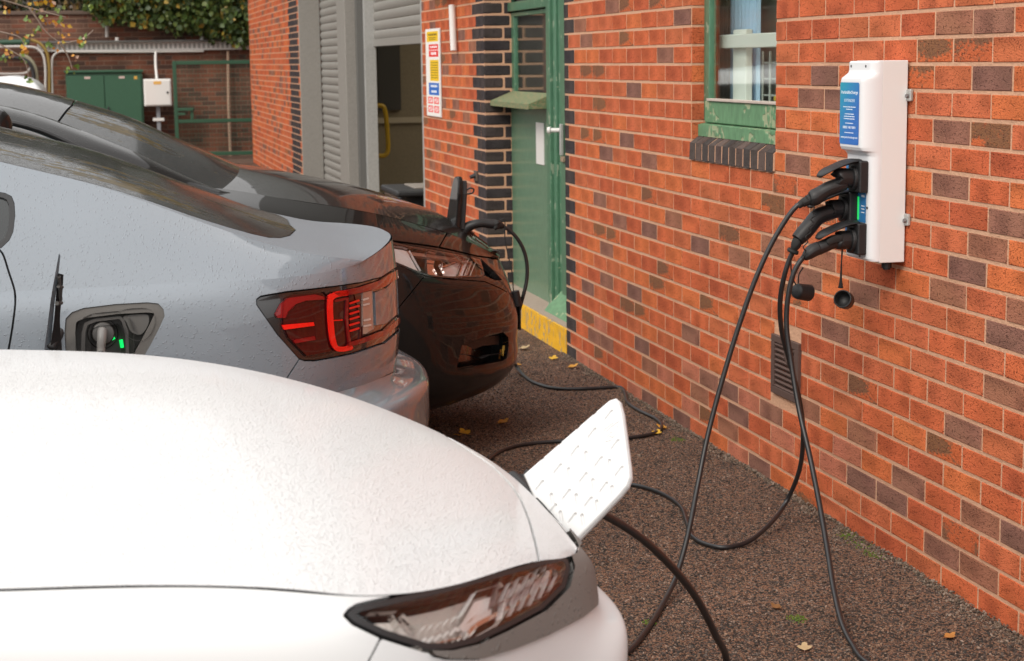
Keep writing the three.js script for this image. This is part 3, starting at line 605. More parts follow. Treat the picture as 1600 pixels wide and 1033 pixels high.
// ================================================================ the white car, nose to the wall
{
  const car = thing('parked_car', 'white car nearest the camera with a raised patterned charging flap on its nose', 'car', [-2.6, 0, -2.92], 'cars on charge, parked nose or tail to the wall');
  const zc = -2.92;
  // bonnet and nose panel: edge along the wing and lamp, then crown, then far side
  // wing, lamp surround and bumper: one skin from the wing round to the far corner, from bonnet edge to sill
  const mir = (row) => { const n = row.length, out = row.slice(); for (let i = n - 2; i >= 0; i--) out.push(mirrorZ(row[i], zc)); return out; };
  const skin = [
    [[-3.7, 1.0135, -2.0], [-2.609, 0.948, -2.021], [-2.44, 0.936, -2.023], [-2.155, 0.916, -2.021], [-2.034, 0.895, -2.031], [-1.932, 0.867, -2.121], [-1.835, 0.842, -2.246], [-1.717, 0.802, -2.432], [-1.6, 0.746, -2.66], [-1.582, 0.746, -2.92]],
    [[-3.7, 0.96, -1.965], [-2.572, 0.917, -1.975], [-2.439, 0.907, -1.975], [-2.16, 0.883, -1.978], [-2.041, 0.867, -1.992], [-1.943, 0.839, -2.065], [-1.836, 0.807, -2.205], [-1.715, 0.773, -2.4], [-1.583, 0.722, -2.645], [-1.565, 0.722, -2.92]],
    [[-3.7, 0.88, -1.95], [-2.572, 0.881, -1.955], [-2.44, 0.869, -1.955], [-2.162, 0.844, -1.96], [-2.044, 0.83, -1.975], [-1.946, 0.806, -2.035], [-1.839, 0.769, -2.17], [-1.717, 0.731, -2.36], [-1.583, 0.681, -2.615], [-1.563, 0.681, -2.92]],
    [[-3.7, 0.72, -1.945], [-2.578, 0.779, -1.95], [-2.445, 0.765, -1.95], [-2.166, 0.741, -1.955], [-2.048, 0.741, -1.965], [-1.944, 0.729, -2.02], [-1.832, 0.702, -2.15], [-1.706, 0.662, -2.34], [-1.557, 0.648, -2.6], [-1.537, 0.648, -2.92]],
    [[-3.7, 0.52, -1.955], [-2.9, 0.52, -1.955], [-2.5, 0.52, -1.955], [-2.2, 0.52, -1.96], [-2.04, 0.52, -1.975], [-1.92, 0.52, -2.03], [-1.78, 0.52, -2.15], [-1.655, 0.53, -2.35], [-1.539, 0.578, -2.59], [-1.519, 0.578, -2.92]],
    [[-3.7, 0.25, -1.98], [-2.9, 0.25, -1.98], [-2.5, 0.25, -1.98], [-2.2, 0.25, -1.985], [-2.06, 0.24, -2.0], [-1.94, 0.23, -2.06], [-1.81, 0.22, -2.18], [-1.70, 0.21, -2.37], [-1.61, 0.2, -2.6], [-1.53, 0.2, zc]],
  ].map(mir);
  const side = sheet(skin, 260, 90, 'xy', [1, 0, 0]);
  // the bonnet's lower edge follows the top edge of that skin
  const kS = meanKnots(skin.map(chord)), fS = spline(skin[0], kS), kk = [0, 1, 2, 3, 4, 5, 6, 7].map((n) => kS[n]).concat([mix(kS[7], kS[8], 0.86)]);
  const dbl = (a) => a.flatMap((x, n) => n < a.length - 1 ? [x, (x + a[n + 1]) / 2] : [x]);
  const r0 = dbl(kk).map((t, n) => { const p = fS(t); return [p[0], p[1] + (n < 8 ? 0.003 : n < 16 ? 0.0012 : 0.001), p[2]]; });
  const r3k = [[-3.7, 1.075, -3.35], [-2.781, 1.017, -3.38], [-2.504, 1.002, -3.38], [-2.157, 0.969, -3.355], [-1.923, 0.912, -3.32], [-1.765, 0.855, -3.25], [-1.661, 0.807, -3.16], [-1.608, 0.774, -2.98], [-1.591, 0.742, -2.69]];
  const f3 = spline(r3k), r3 = dbl(f3.knots).map((t) => f3(t));
  const rise1 = dbl([0.02, 0.022, 0.024, 0.026, 0.025, 0.020, 0.016, 0.010, 0.001]), rise2 = dbl([0.045, 0.045, 0.047, 0.048, 0.043, 0.034, 0.026, 0.014, 0.001]);
  const r1 = r0.map((p, i) => between(p, r3[i], 0.18, rise1[i])), r2 = r0.map((p, i) => between(p, r3[i], 0.55, rise2[i]));
  const fade = (i) => clamp((i - 8) / 8), drop = (p, i, dy, dz, ox) => [p[0] + mix(ox, 0.006, fade(i)), p[1] - dy * mix(1, 0.55, fade(i)), p[2] - dz * (1 - 0.88 * fade(i))];
  const r4 = r3.map((p, i) => drop(p, i, 0.055, 0.25, -0.015));
  const r5 = r4.map((p, i) => drop(p, i, 0.11, 0.17, -0.02));
  const top = sheet([r0, r1, r2, r3, r4, r5], 220, 90, 'xz', [0, 1, 0]);
  // the shut line between bonnet and nose panel
  const nose = outline([[-1.718, 0.762, -2.43], [-1.717, 0.807, -2.43], [-1.711, 0.818, -2.47], [-1.69, 0.822, -2.6], [-1.665, 0.81, -2.76], [-1.644, 0.79, -2.92], [-1.639, 0.782, -3.1], [-1.683, 0.797, -3.3], [-1.642, 0.924, -3.5], [-1.132, 0.915, -3.4], [-1.477, 0.752, -2.4]], [0.2, -0.28, -0.94]);
  const bonnet = flatUV(cut(top, not(grow(nose, 0.0022)), 0.02), 'xz'), panel = flatUV(cut(top, grow(nose, -0.0022), 0.02), 'xz');
  part('bonnet', bonnet, whitePaint, car);
  part('nose_panel', panel, whitePaint, car);
  part('inner_bonnet', cut(lift(top, -0.022), (x, y, z) => -3.3 - z), trimM, car);
  

  const VIEW = [0.155, -0.28, -0.947];
  const lamp = outline([[-2.054, 0.883, -2], [-2.05, 0.888, -2], [-2.041, 0.893, -2], [-2.017, 0.887, -2.03], [-1.936, 0.875, -2.1], [-1.84, 0.852, -2.22], [-1.717, 0.807, -2.42], [-1.663, 0.788, -2.5], [-1.642, 0.767, -2.55], [-1.641, 0.753, -2.55], [-1.664, 0.739, -2.5], [-1.727, 0.747, -2.38], [-1.817, 0.775, -2.22], [-1.871, 0.785, -2.15], [-1.92, 0.806, -2.07], [-1.954, 0.819, -2.04], [-2.013, 0.854, -2], [-2.045, 0.873, -2]], VIEW, { zmin: -2.85 });
  const strip = outline([[-1.965, 0.825, -2.04], [-1.954, 0.819, -2.04], [-1.946, 0.81, -2.04], [-1.93, 0.804, -2.04], [-1.873, 0.773, -2.12], [-1.811, 0.754, -2.2], [-1.738, 0.721, -2.34], [-1.644, 0.69, -2.5], [-1.59, 0.675, -2.6], [-1.584, 0.686, -2.61], [-1.581, 0.721, -2.64], [-1.596, 0.75, -2.66], [-1.3, 0.85, -2.9], [-1.3, 0.6, -2.95], [-1.452, 0.788, -2.8], [-1.663, 0.816, -2.5], [-1.787, 0.824, -2.3]], VIEW, { zmin: -2.95 });
  const seam = stroke([[-2.013, 0.852, -2], [-2.029, 0.829, -1.99], [-2.052, 0.79, -1.98], [-2.092, 0.712, -1.97]], VIEW, 0.0036), seamB = (x, y, z) => z > -2.3 ? seam(x, y, z) : 1;
  const farTop = (x, y, z) => z < -3.35 && x < -1.7 ? 0.78 - y : 1;
  const wing = cut(side, both(not(farTop), not(grow(lamp, 0.003)), not(strip), not(seamB)), 0.016);
  const wheelHole = (x, y, z) => Math.hypot(x + 2.55, y - 0.33) - 0.375;
  part('wing_and_bumper', cut(wing, not(wheelHole), 0.03), whitePaintLow, car);
  part('inner_skin', cut(lift(side, -0.018), both(not(farTop), not(wheelHole), not(lamp))), trimM, car);
  part('bumper_trim', lift(cut(side, both(strip, not(grow(lamp, 0.002))), 0.02), 0.007), greyTrim, car);
  // head lamp
  const hl = part('headlamp', lift(cut(side, both(grow(lamp, -0.001), not(grow(lamp, -0.008))), 0.02), 0.001), trimM, car);
  part('housing', lift(cut(side, lamp), -0.05), mat([0.03, 0.028, 0.028], { roughness: 0.5 }), hl);
  part('lens', lift(cut(side, grow(lamp, -0.006)), 0.0005), lensM, hl);
  const inset = (pts, d, m, nm, opt = {}) => part(nm, lift(cut(side, both(outline(pts, VIEW, { zmin: -2.85, ...opt }), grow(lamp, -0.012)), 0.01), d), m, hl);
  inset([[-2.039, 0.875, -2], [-1.981, 0.858, -2.05], [-1.971, 0.846, -2.05], [-1.956, 0.826, -2.05], [-1.963, 0.826, -2.05], [-2.009, 0.859, -2]], -0.010, mat([0.56, 0.51, 0.47], { roughness: 0.4 }), 'side_reflector');
  inset([[-1.978, 0.863, -2.06], [-1.91, 0.85, -2.12], [-1.816, 0.821, -2.25], [-1.811, 0.813, -2.25], [-1.868, 0.801, -2.15], [-1.918, 0.817, -2.08], [-1.951, 0.829, -2.06], [-1.971, 0.85, -2.05]], -0.020, mat([0.40, 0.37, 0.34], { roughness: 0.4, bumpMap: BEADS, bumpScale: 0.002 }), 'reflector_bowl');
  inset([[-1.851, 0.827, -2.2], [-1.813, 0.817, -2.25], [-1.825, 0.797, -2.22], [-1.876, 0.803, -2.15], [-1.882, 0.811, -2.15]], -0.011, mat([0.78, 0.75, 0.73], { roughness: 0.35, metalness: 0.2 }), 'bright_shield');
  inset([[-1.807, 0.82, -2.25], [-1.732, 0.799, -2.38], [-1.673, 0.778, -2.48], [-1.676, 0.759, -2.48], [-1.727, 0.763, -2.38], [-1.814, 0.792, -2.22], [-1.823, 0.795, -2.22]], -0.014, mat([0.14, 0.11, 0.105], { roughness: 0.4 }), 'lamp_tray');
  for (let i = 0; i < 5; i++) { const u = 800 + i * 15; const P = [[[-1.806, 0.795, -2.25], [-1.786, 0.81, -2.28]], [[-1.785, 0.792, -2.28], [-1.765, 0.807, -2.31]], [[-1.763, 0.788, -2.31], [-1.741, 0.8, -2.35]], [[-1.739, 0.784, -2.35], [-1.718, 0.795, -2.39]], [[-1.715, 0.781, -2.39], [-1.695, 0.788, -2.43]]][i]; part('light_bar', lift(cut(side, stroke(P, VIEW, 0.0075), 0.008), -0.008), mat([0.46, 0.43, 0.42], { roughness: 0.3 }), hl); }
  part('light_guide', lift(cut(side, both(stroke([[-2.009, 0.859, -2], [-1.959, 0.826, -2.05], [-1.926, 0.814, -2.08], [-1.876, 0.798, -2.15], [-1.851, 0.795, -2.2], [-1.792, 0.787, -2.28], [-1.718, 0.776, -2.4], [-1.684, 0.785, -2.45]], VIEW, 0.006, true), grow(lamp, -0.012)), 0.006), -0.010), phys([0.42, 0.20, 0.13], { roughness: 0.25, clearcoat: 1 }), hl);
  for (let i = 0; i < 4; i++) part('rib', lift(cut(side, stroke([[[-2.008, 0.869, -2], [-2.002, 0.864, -2]], [[-1.994, 0.858, -2.03], [-1.988, 0.851, -2.03]], [[-1.985, 0.854, -2.04], [-1.977, 0.844, -2.04]], [[-2.021, 0.872, -2], [-2.017, 0.869, -2]]][i], VIEW, 0.0022), 0.004), -0.0125), trimM, hl);
  part('teeth', (() => { const g = []; for (let i = 0; i < 6; i++) { const a = [[-1.947, 0.825, -2.06], [-1.936, 0.823, -2.07], [-1.925, 0.821, -2.08], [-1.911, 0.817, -2.1], [-1.898, 0.813, -2.12], [-1.885, 0.811, -2.14]][i], b = [[-1.941, 0.83, -2.06], [-1.93, 0.828, -2.07], [-1.918, 0.826, -2.08], [-1.905, 0.823, -2.1], [-1.891, 0.82, -2.12], [-1.878, 0.818, -2.14]][i]; g.push(plain(lift(cut(side, stroke([a, b], VIEW, 0.004), 0.005), -0.012))); } return g; })(), whiteM, hl);

  // the charging flap, hinged open on the nose: a thin shell with pressed dashes and a badge
  const o = V3([-1.5991, 0.7873, -3.03]), ux = V3([-1.4394, 0.9263, -2.99]).sub(o), uy = V3([-1.5447, 0.6909, -2.9]).sub(o);
  const w = ux.length(), hgt = uy.length(), ex = ux.clone().normalize(), n0 = ux.clone().cross(uy).normalize(), ey = n0.clone().cross(ex).normalize();
  const loc = (p) => { const v = V3(p).sub(o); return [v.dot(ex), v.dot(ey)]; };
  const rimPts = [[-1.599, 0.7883, -3.0307], [-1.4728, 0.9007, -3.0012], [-1.4495, 0.9212, -2.9956], [-1.4395, 0.9257, -2.9897], [-1.4349, 0.9207, -2.9812], [-1.4337, 0.9029, -2.9657], [-1.4393, 0.8211, -2.9048], [-1.4415, 0.8045, -2.8935], [-1.4487, 0.7903, -2.8888], [-1.4637, 0.7731, -2.8891], [-1.5372, 0.6977, -2.8982], [-1.5598, 0.7152, -2.934], [-1.5879, 0.7467, -2.9864]].map(loc);
  const sh = new THREE.Shape(rimPts.map(([a, b]) => new THREE.Vector2(a, b)));
  const put = (g) => { const M = new THREE.Matrix4().makeBasis(ex, ey, n0); M.setPosition(o); return g.applyMatrix4(M); };
  const facing = n0.dot(V3(-2.3, 1.52, 0).sub(o)) > 0 ? 1 : -1;
  // the pressed face: long dents and the badge sunk into a flat sheet, edge rolled over
  const dashes = [[-1.565, 0.8094, -3.0153], [-1.5347, 0.8368, -3.0086], [-1.5035, 0.8703, -3.0059], [-1.4743, 0.8975, -3.0001], [-1.5621, 0.7551, -2.9685], [-1.5294, 0.7982, -2.9722], [-1.4991, 0.8273, -2.9669], [-1.4668, 0.8187, -2.9291], [-1.5536, 0.7294, -2.9396], [-1.5253, 0.7591, -2.9366], [-1.4966, 0.7859, -2.931], [-1.4971, 0.7534, -2.9051], [-1.4707, 0.7788, -2.9005], [-1.5224, 0.729, -2.9095]].map(loc), slants = [[-1.5768, 0.7735, -2.9975], [-1.5453, 0.803, -2.9913], [-1.5146, 0.8343, -2.9873], [-1.4839, 0.8656, -2.9833], [-1.4541, 0.8967, -2.9801], [-1.539, 0.7649, -2.9544], [-1.5098, 0.7939, -2.95], [-1.4827, 0.8215, -2.9466], [-1.4534, 0.8514, -2.9428], [-1.5369, 0.7298, -2.924], [-1.5091, 0.7574, -2.9198], [-1.4826, 0.783, -2.9152], [-1.4557, 0.8104, -2.9118], [-1.5639, 0.7394, -2.9575]].map(loc), badge = [[[-1.4509, 0.8842, -2.9669], [-1.4641, 0.8728, -2.9703], [-1.4688, 0.8624, -2.9663], [-1.4676, 0.8537, -2.9582], [-1.4599, 0.8555, -2.9524], [-1.4485, 0.8677, -2.9513], [-1.4444, 0.8799, -2.9573]], [[-1.4421, 0.8871, -2.9609], [-1.4528, 0.879, -2.9646], [-1.4618, 0.8701, -2.9659], [-1.4644, 0.8609, -2.961]], [[-1.4555, 0.8698, -2.9596], [-1.4624, 0.8621, -2.96], [-1.456, 0.8619, -2.9538]]].map((l) => l.map(loc));
  const va = loc([-1.5118, 0.8396, -2.9889]), vb = loc([-1.5154, 0.8195, -2.9761]), a0 = Math.atan2(vb[1] - va[1], vb[0] - va[0]);
  const segs = [];
  const dent = ([a, b], ang, L, r) => { const x = Math.cos(ang) * L, y = Math.sin(ang) * L; segs.push([a - x, b - y, a + x, b + y, r, 0.0042]); };
  const ux0 = loc([-1.5118, 0.8396, -2.9889]), ux1 = loc([-1.4928, 0.8418, -2.9726]), sgn = Math.sign((ux1[0] - ux0[0]) * (vb[1] - va[1]) - (ux1[1] - ux0[1]) * (vb[0] - va[0]));
  dashes.forEach((p) => dent(p, a0 - sgn * 0.16, 0.0085, 0.0036)); slants.forEach((p) => dent(p, a0 + sgn * 0.72, 0.0085, 0.0034));
  badge.forEach((l) => { for (let i = 1; i < l.length; i++) segs.push([...l[i - 1], ...l[i], 0.0016, 0.002]); });
  const q0 = rimPts, edgeD = (x, y) => { let best = 1e9, ins = false; for (let i = 0, j = q0.length - 1; i < q0.length; j = i++) { const [xi, yi] = q0[i], [xj, yj] = q0[j], ex2 = xj - xi, ey2 = yj - yi, wx = x - xi, wy = y - yi, t = clamp((wx * ex2 + wy * ey2) / (ex2 * ex2 + ey2 * ey2)); best = Math.min(best, Math.hypot(wx - ex2 * t, wy - ey2 * t)); if ((yi > y) !== (yj > y) && x < (xj - xi) * (y - yi) / (yj - yi) + xi) ins = !ins; } return ins ? best : -best; };
  const bx = new THREE.Box2().setFromPoints(q0.map(([a, b]) => new THREE.Vector2(a, b))), NX = 260, fp = [], fi = [];
  for (let i = 0; i <= NX; i++) for (let j = 0; j <= NX; j++) {
    const x = mix(bx.min.x - 0.003, bx.max.x + 0.003, i / NX), y = mix(bx.min.y - 0.003, bx.max.y + 0.003, j / NX); let h = 0;
    for (const [ax, ay, cx2, cy2, r, dp] of segs) { const ex2 = cx2 - ax, ey2 = cy2 - ay, t = clamp(((x - ax) * ex2 + (y - ay) * ey2) / (ex2 * ex2 + ey2 * ey2)), d = Math.hypot(x - ax - ex2 * t, y - ay - ey2 * t); h = Math.min(h, -dp * (1 - sstep(r * 0.45, r * 1.1, d))); }
    const e = edgeD(x, y); h -= 0.005 * (1 - Math.sqrt(Math.max(0, 1 - (1 - clamp(e / 0.005)) ** 2)));
    fp.push(x, y, facing * h);
  }
  for (let i = 0; i < NX; i++) for (let j = 0; j < NX; j++) { const a = i * (NX + 1) + j, b = a + NX + 1; fi.push(a, a + 1, b, a + 1, b + 1, b); }
  let ff = new THREE.BufferGeometry(); ff.setAttribute('position', new THREE.Float32BufferAttribute(fp, 3)); ff.setIndex(fi); ff.computeVertexNormals(); if (ff.attributes.normal.array[2] * facing < 0) flip(ff);
  ff = cut(ff, (x, y) => -edgeD(x, y), 0, 0.002);
  const fg = new THREE.ExtrudeGeometry(sh, { depth: 0.004, bevelEnabled: true, bevelSize: 0.0008, bevelThickness: 0.002, bevelSegments: 2 }); fg.translate(0, 0, facing > 0 ? -0.0115 : 0.0075);
  const flap = part('charging_flap', [put(ff), put(boxUV(fg))], whitePlain, car);
  part('hinge_arm', [rod([-1.603, 0.768, -3.1], [-1.582, 0.747, -3], 0.012), rod([-1.585, 0.749, -2.99], [-1.55, 0.701, -2.88], 0.006)], trimM, car);
  // the rest of the car, out of the frame: windscreen, roof and cabin
  const cab = (x, yr, zr, ys, zs) => [[x, ys, zc + zs], [x, mix(ys, yr, 0.55), zc + mix(zs, zr, 0.5)], [x, yr - 0.03, zc + zr], [x, yr, zc + zr * 0.5], [x, yr + 0.01, zc], [x, yr, zc - zr * 0.5], [x, yr - 0.03, zc - zr], [x, mix(ys, yr, 0.55), zc - mix(zs, zr, 0.5)], [x, ys, zc - zs]];
  const secs = [cab(-2.78, 1.06, 0.72, 0.98, 0.86), cab(-3.1, 1.24, 0.66, 1.0, 0.90), cab(-3.6, 1.52, 0.60, 1.02, 0.91), cab(-4.2, 1.62, 0.58, 1.02, 0.91), cab(-5.0, 1.62, 0.58, 1.02, 0.91), cab(-5.7, 1.5, 0.58, 1.03, 0.9), cab(-6.0, 1.12, 0.6, 1.02, 0.8)];
  const cabin = sheet(secs[0].map((_, i) => secs.map((s) => s[i])), 60, 40, 'xy');
  part('cabin_glass', cabin, tintGlass, car);
  const tail = (x, w, y1, y0) => [[x, y0, zc + w * 0.96], [x, mix(y0, y1, 0.5), zc + w], [x, y1, zc + w * 0.97]];
  for (const s of [1, -1]) part('body_side', sheet([[-3.7, 0.955, 0.25, 1.013], [-4.4, 0.96, 0.25, 1.02], [-5.2, 0.95, 0.27, 1.03], [-5.8, 0.86, 0.32, 1.03], [-6.05, 0.55, 0.4, 1.0]].map(([x, w, y0, y1]) => tail(x, w, y1, y0).map((p) => s > 0 ? p : mirrorZ(p, zc))), 20, 50, 'xy'), whitePlain, car);
  part('tail_panel', sheet([[-6.05, 0.55], [-6.1, 0], [-6.05, -0.55]].map(([x, w]) => [[x, 0.4, zc + w], [x, 0.7, zc + w], [x + 0.04, 1.0, zc + w]]), 10, 20, 'xy'), whitePlain, car);
  part('underbody', box(-5.9, -1.75, 0.19, 0.36, zc - 0.8, zc + 0.8, 0.05), trimM, car);
  for (const x of [-2.55, -5.2]) for (const s of [1, -1]) wheel(car, x, 0.33, zc + s * 0.80, 0.33, s);
}
// ================================================================ the grey-blue fastback, tail to the wall
{
  const car = thing('parked_car', 'grey-blue saloon with red tail lamp and open charging hatch, between white and black cars', 'car', [-3.2, 0, -5.17], 'cars on charge, parked nose or tail to the wall');
  const zc = -5.17;
  const mir = (row) => { const n = row.length, out = row.slice(); for (let i = n - 2; i >= 0; i--) out.push(mirrorZ(row[i], zc)); return out; };
  // flank and tail: shoulder, lamp top, lamp foot, base
  const rows = [
    [[-4.6, 0.985, -4.34], [-2.978, 1.003, -4.35], [-2.552, 0.993, -4.35], [-2.331, 0.995, -4.345], [-2.105, 0.997, -4.345], [-1.951, 0.996, -4.355], [-1.839, 0.997, -4.395], [-1.728, 1.001, -4.48], [-1.59, 1.015, -4.735], [-1.51, 1.024, -5], [-1.496, 1.024, -5.17]],
    [[-4.6, 0.95, -4.31], [-2.976, 0.967, -4.318], [-2.552, 0.96, -4.318], [-2.333, 0.96, -4.316], [-2.108, 0.961, -4.318], [-1.949, 0.958, -4.335], [-1.841, 0.964, -4.375], [-1.731, 0.961, -4.46], [-1.586, 0.947, -4.715], [-1.5, 0.938, -5], [-1.486, 0.938, -5.17]],
    [[-4.6, 0.85, -4.295], [-2.98, 0.875, -4.3], [-2.557, 0.865, -4.3], [-2.337, 0.865, -4.3], [-2.112, 0.869, -4.303], [-1.955, 0.873, -4.322], [-1.843, 0.879, -4.364], [-1.733, 0.878, -4.452], [-1.584, 0.86, -4.705], [-1.496, 0.854, -5], [-1.482, 0.854, -5.17]],
    [[-4.6, 0.76, -4.29], [-2.985, 0.79, -4.295], [-2.561, 0.776, -4.295], [-2.341, 0.776, -4.295], [-2.116, 0.779, -4.3], [-1.96, 0.784, -4.318], [-1.844, 0.792, -4.36], [-1.736, 0.785, -4.445], [-1.585, 0.77, -4.7], [-1.496, 0.757, -5], [-1.482, 0.757, -5.17]],
    [[-4.6, 0.62, -4.295], [-2.995, 0.654, -4.3], [-2.569, 0.637, -4.3], [-2.348, 0.639, -4.3], [-2.121, 0.647, -4.305], [-1.964, 0.658, -4.32], [-1.85, 0.671, -4.36], [-1.744, 0.675, -4.45], [-1.592, 0.661, -4.72], [-1.509, 0.647, -5], [-1.495, 0.647, -5.17]],
    [[-4.6, 0.45, -4.315], [-3.6, 0.45, -4.32], [-2.9, 0.45, -4.32], [-2.55, 0.45, -4.32], [-2.25, 0.45, -4.325], [-2.03, 0.45, -4.34], [-1.86, 0.46, -4.39], [-1.72, 0.47, -4.5], [-1.60, 0.49, -4.76], [-1.54, 0.5, -5.0], [-1.53, 0.5, zc]],
    [[-4.6, 0.22, -4.36], [-3.6, 0.22, -4.36], [-2.9, 0.22, -4.36], [-2.55, 0.22, -4.36], [-2.25, 0.24, -4.37], [-2.05, 0.27, -4.39], [-1.90, 0.3, -4.43], [-1.78, 0.32, -4.55], [-1.62, 0.34, -4.8], [-1.56, 0.34, -5.0], [-1.55, 0.34, zc]],
  ].map(mir);
  const flank = sheet(rows, 300, 110, 'xy', [1, 0, 0]);
  const VIEW = [0.12, -0.165, -0.978];
  const lamp = outline([[-1.952, 0.939, -4.33], [-1.952, 0.952, -4.33], [-1.942, 0.958, -4.335], [-1.877, 0.963, -4.36], [-1.806, 0.962, -4.4], [-1.731, 0.96, -4.46], [-1.662, 0.953, -4.56], [-1.587, 0.947, -4.71], [-1.497, 0.939, -5], [-1.30, 0.95, -5.3], [-1.30, 0.77, -5.3], [-1.492, 0.782, -5], [-1.496, 0.758, -5], [-1.584, 0.772, -4.7], [-1.696, 0.78, -4.5], [-1.751, 0.784, -4.43], [-1.807, 0.786, -4.38], [-1.837, 0.791, -4.36], [-1.851, 0.797, -4.355], [-1.904, 0.863, -4.34]], VIEW, { zmin: -5.9 });
  const hatch = outline([[-2.409, 0.896, -4.3], [-2.404, 0.928, -4.31], [-2.39, 0.942, -4.31], [-2.363, 0.951, -4.312], [-2.288, 0.957, -4.314], [-2.214, 0.958, -4.314], [-2.188, 0.954, -4.314], [-2.176, 0.94, -4.313], [-2.174, 0.923, -4.312], [-2.187, 0.896, -4.31], [-2.209, 0.858, -4.305], [-2.232, 0.822, -4.3], [-2.266, 0.79, -4.3], [-2.385, 0.787, -4.3], [-2.407, 0.819, -4.3]], VIEW, { zmin: -5 });
  const win = outline([[-2.987, 1.304, -4.55], [-2.636, 1.236, -4.5], [-2.542, 1.224, -4.45], [-2.526, 1.215, -4.45], [-2.518, 1.197, -4.45], [-2.516, 1.168, -4.43], [-2.519, 1.128, -4.42], [-2.528, 1.108, -4.41], [-2.546, 1.092, -4.4], [-2.579, 1.081, -4.4], [-2.695, 1.071, -4.39], [-3.522, 1.088, -4.39]], VIEW, { zmin: -5 });
  const seamF = stroke([[-1.851, 0.795, -4.36], [-1.885, 0.749, -4.35], [-1.931, 0.675, -4.35], [-1.998, 0.55, -4.35]], VIEW, 0.0035), seam = (x, y, z) => z > -4.8 ? seamF(x, y, z) : 1;
  const doorF = stroke([[-2.558, 1.094, -4.4], [-2.546, 1.081, -4.38], [-2.533, 1.04, -4.36], [-2.52, 0.998, -4.35], [-2.517, 0.969, -4.33], [-2.523, 0.93, -4.31], [-2.538, 0.859, -4.3], [-2.572, 0.72, -4.3], [-2.633, 0.537, -4.31]], VIEW, 0.0048, true), door = (x, y, z) => z > -4.8 ? doorF(x, y, z) : 1;
  const arch = (x, y, z) => z > -4.8 ? Math.hypot(x + 2.62, y - 0.33) - 0.375 : 1;
  part('bodywork', cut(flank, both(not(grow(lamp, 0.0025)), not(hatch), not(seam), not(door), not(arch)), 0.02), bluePaint, car);
  part('inner_shell', cut(lift(flank, -0.022), both(not(hatch), not(arch), not(lamp))), trimM, car);
  // upper flank between shoulder and the edge of the glass
  const R0 = [[-4.6, 1.423, -4.66], [-2.992, 1.385, -4.62], [-2.697, 1.324, -4.59], [-2.451, 1.26, -4.565], [-2.31, 1.22, -4.545], [-2.096, 1.139, -4.515], [-1.951, 1.084, -4.5], [-1.873, 1.059, -4.495], [-1.791, 1.039, -4.495], [-1.707, 1.021, -4.53], [-1.655, 1.009, -4.575]];
  const A = R0;
  const B = [[-4.6, 0.985, -4.34], [-2.978, 1.003, -4.35], [-2.696, 0.996, -4.35], [-2.458, 0.994, -4.35], [-2.321, 0.995, -4.345], [-2.11, 0.997, -4.345], [-1.959, 0.996, -4.354], [-1.879, 0.996, -4.376], [-1.8, 0.998, -4.42], [-1.712, 1.001, -4.5], [-1.657, 1.006, -4.572]];
  const kF = meanKnots(rows.map(chord)), fF = spline(rows[0], kF);
  for (let i = 0; i < 10; i++) { let lo = 0, hi = 0.5; for (let k = 0; k < 40; k++) { const m = (lo + hi) / 2; if (fF(m)[0] < B[i][0]) lo = m; else hi = m; } const c = fF(lo); B[i] = [c[0], c[1] - 0.0016, c[2] + 0.0006]; }
  const bulge = [0.03, 0.034, 0.034, 0.03, 0.028, 0.022, 0.016, 0.012, 0.008, 0.004, 0.0005];
  const mid = (t, k) => A.map((a, i) => { const p = between(a, B[i], t); return [p[0], p[1] + bulge[i] * 0.4 * k, p[2] + bulge[i] * 0.6 * k]; });
  const upper = sheet([A, mid(0.33, 0.9), mid(0.68, 0.85), B], 200, 40, 'xy', [0, 0.3, 1]);
  for (const far of [0, 1]) {
    let g = cut(upper, both(not(win), not(doorF)), 0.012);
    if (far) { g = g.clone(); const p = g.attributes.position.array, q = g.attributes.normal.array; for (let i = 2; i < p.length; i += 3) { p[i] = 2 * zc - p[i]; q[i] = -q[i]; } const I = g.index.array; for (let k = 0; k < I.length; k += 3) { const t = I[k]; I[k] = I[k + 1]; I[k + 1] = t; } }
    part('rear_quarter', g, bluePaint, car);
  }
  const qw = part('side_window', lift(cut(upper, grow(win, -0.012)), -0.004), tintGlass, car);
  part('window_seal', cut(upper, both(grow(win, -0.001), not(grow(win, -0.013))), 0.012), trimM, qw);
  part('inner_quarter', lift(upper, -0.02), trimM, car);
  // roof, rear screen and deck
  const dome = [0.055, 0.06, 0.06, 0.058, 0.055, 0.048, 0.04, 0.03, 0.022, 0.014, 0], ramp = [0, 0, 0, 0, 0, 0.04, 0.12, 0.24, 0.45, 0.75, 1];
  const tailEdge = [[0.30, 0.5, [-1.584, 1.018, -4.75]], [0.62, 0.82, [-1.519, 1.026, -4.98]], [1, 1, [-1.502, 1.027, -5.17]]];
  const inner = tailEdge.map(([k, d, e]) => R0.map((q, i) => { const l = i === R0.length - 1, z = mix(mix(q[2], zc, k), e[2], ramp[i]); return l ? e : [q[0] + (e[0] - R0[10][0]) * ramp[i], mix(q[1] + dome[i] * d, e[1], ramp[i] * ramp[i]), z]; }));
  const topS = sheet([R0, ...inner, inner[1].map((q) => mirrorZ(q, zc)), inner[0].map((q) => mirrorZ(q, zc)), R0.map((q) => mirrorZ(q, zc))], 220, 90, 'xz', [0, 1, 0]);
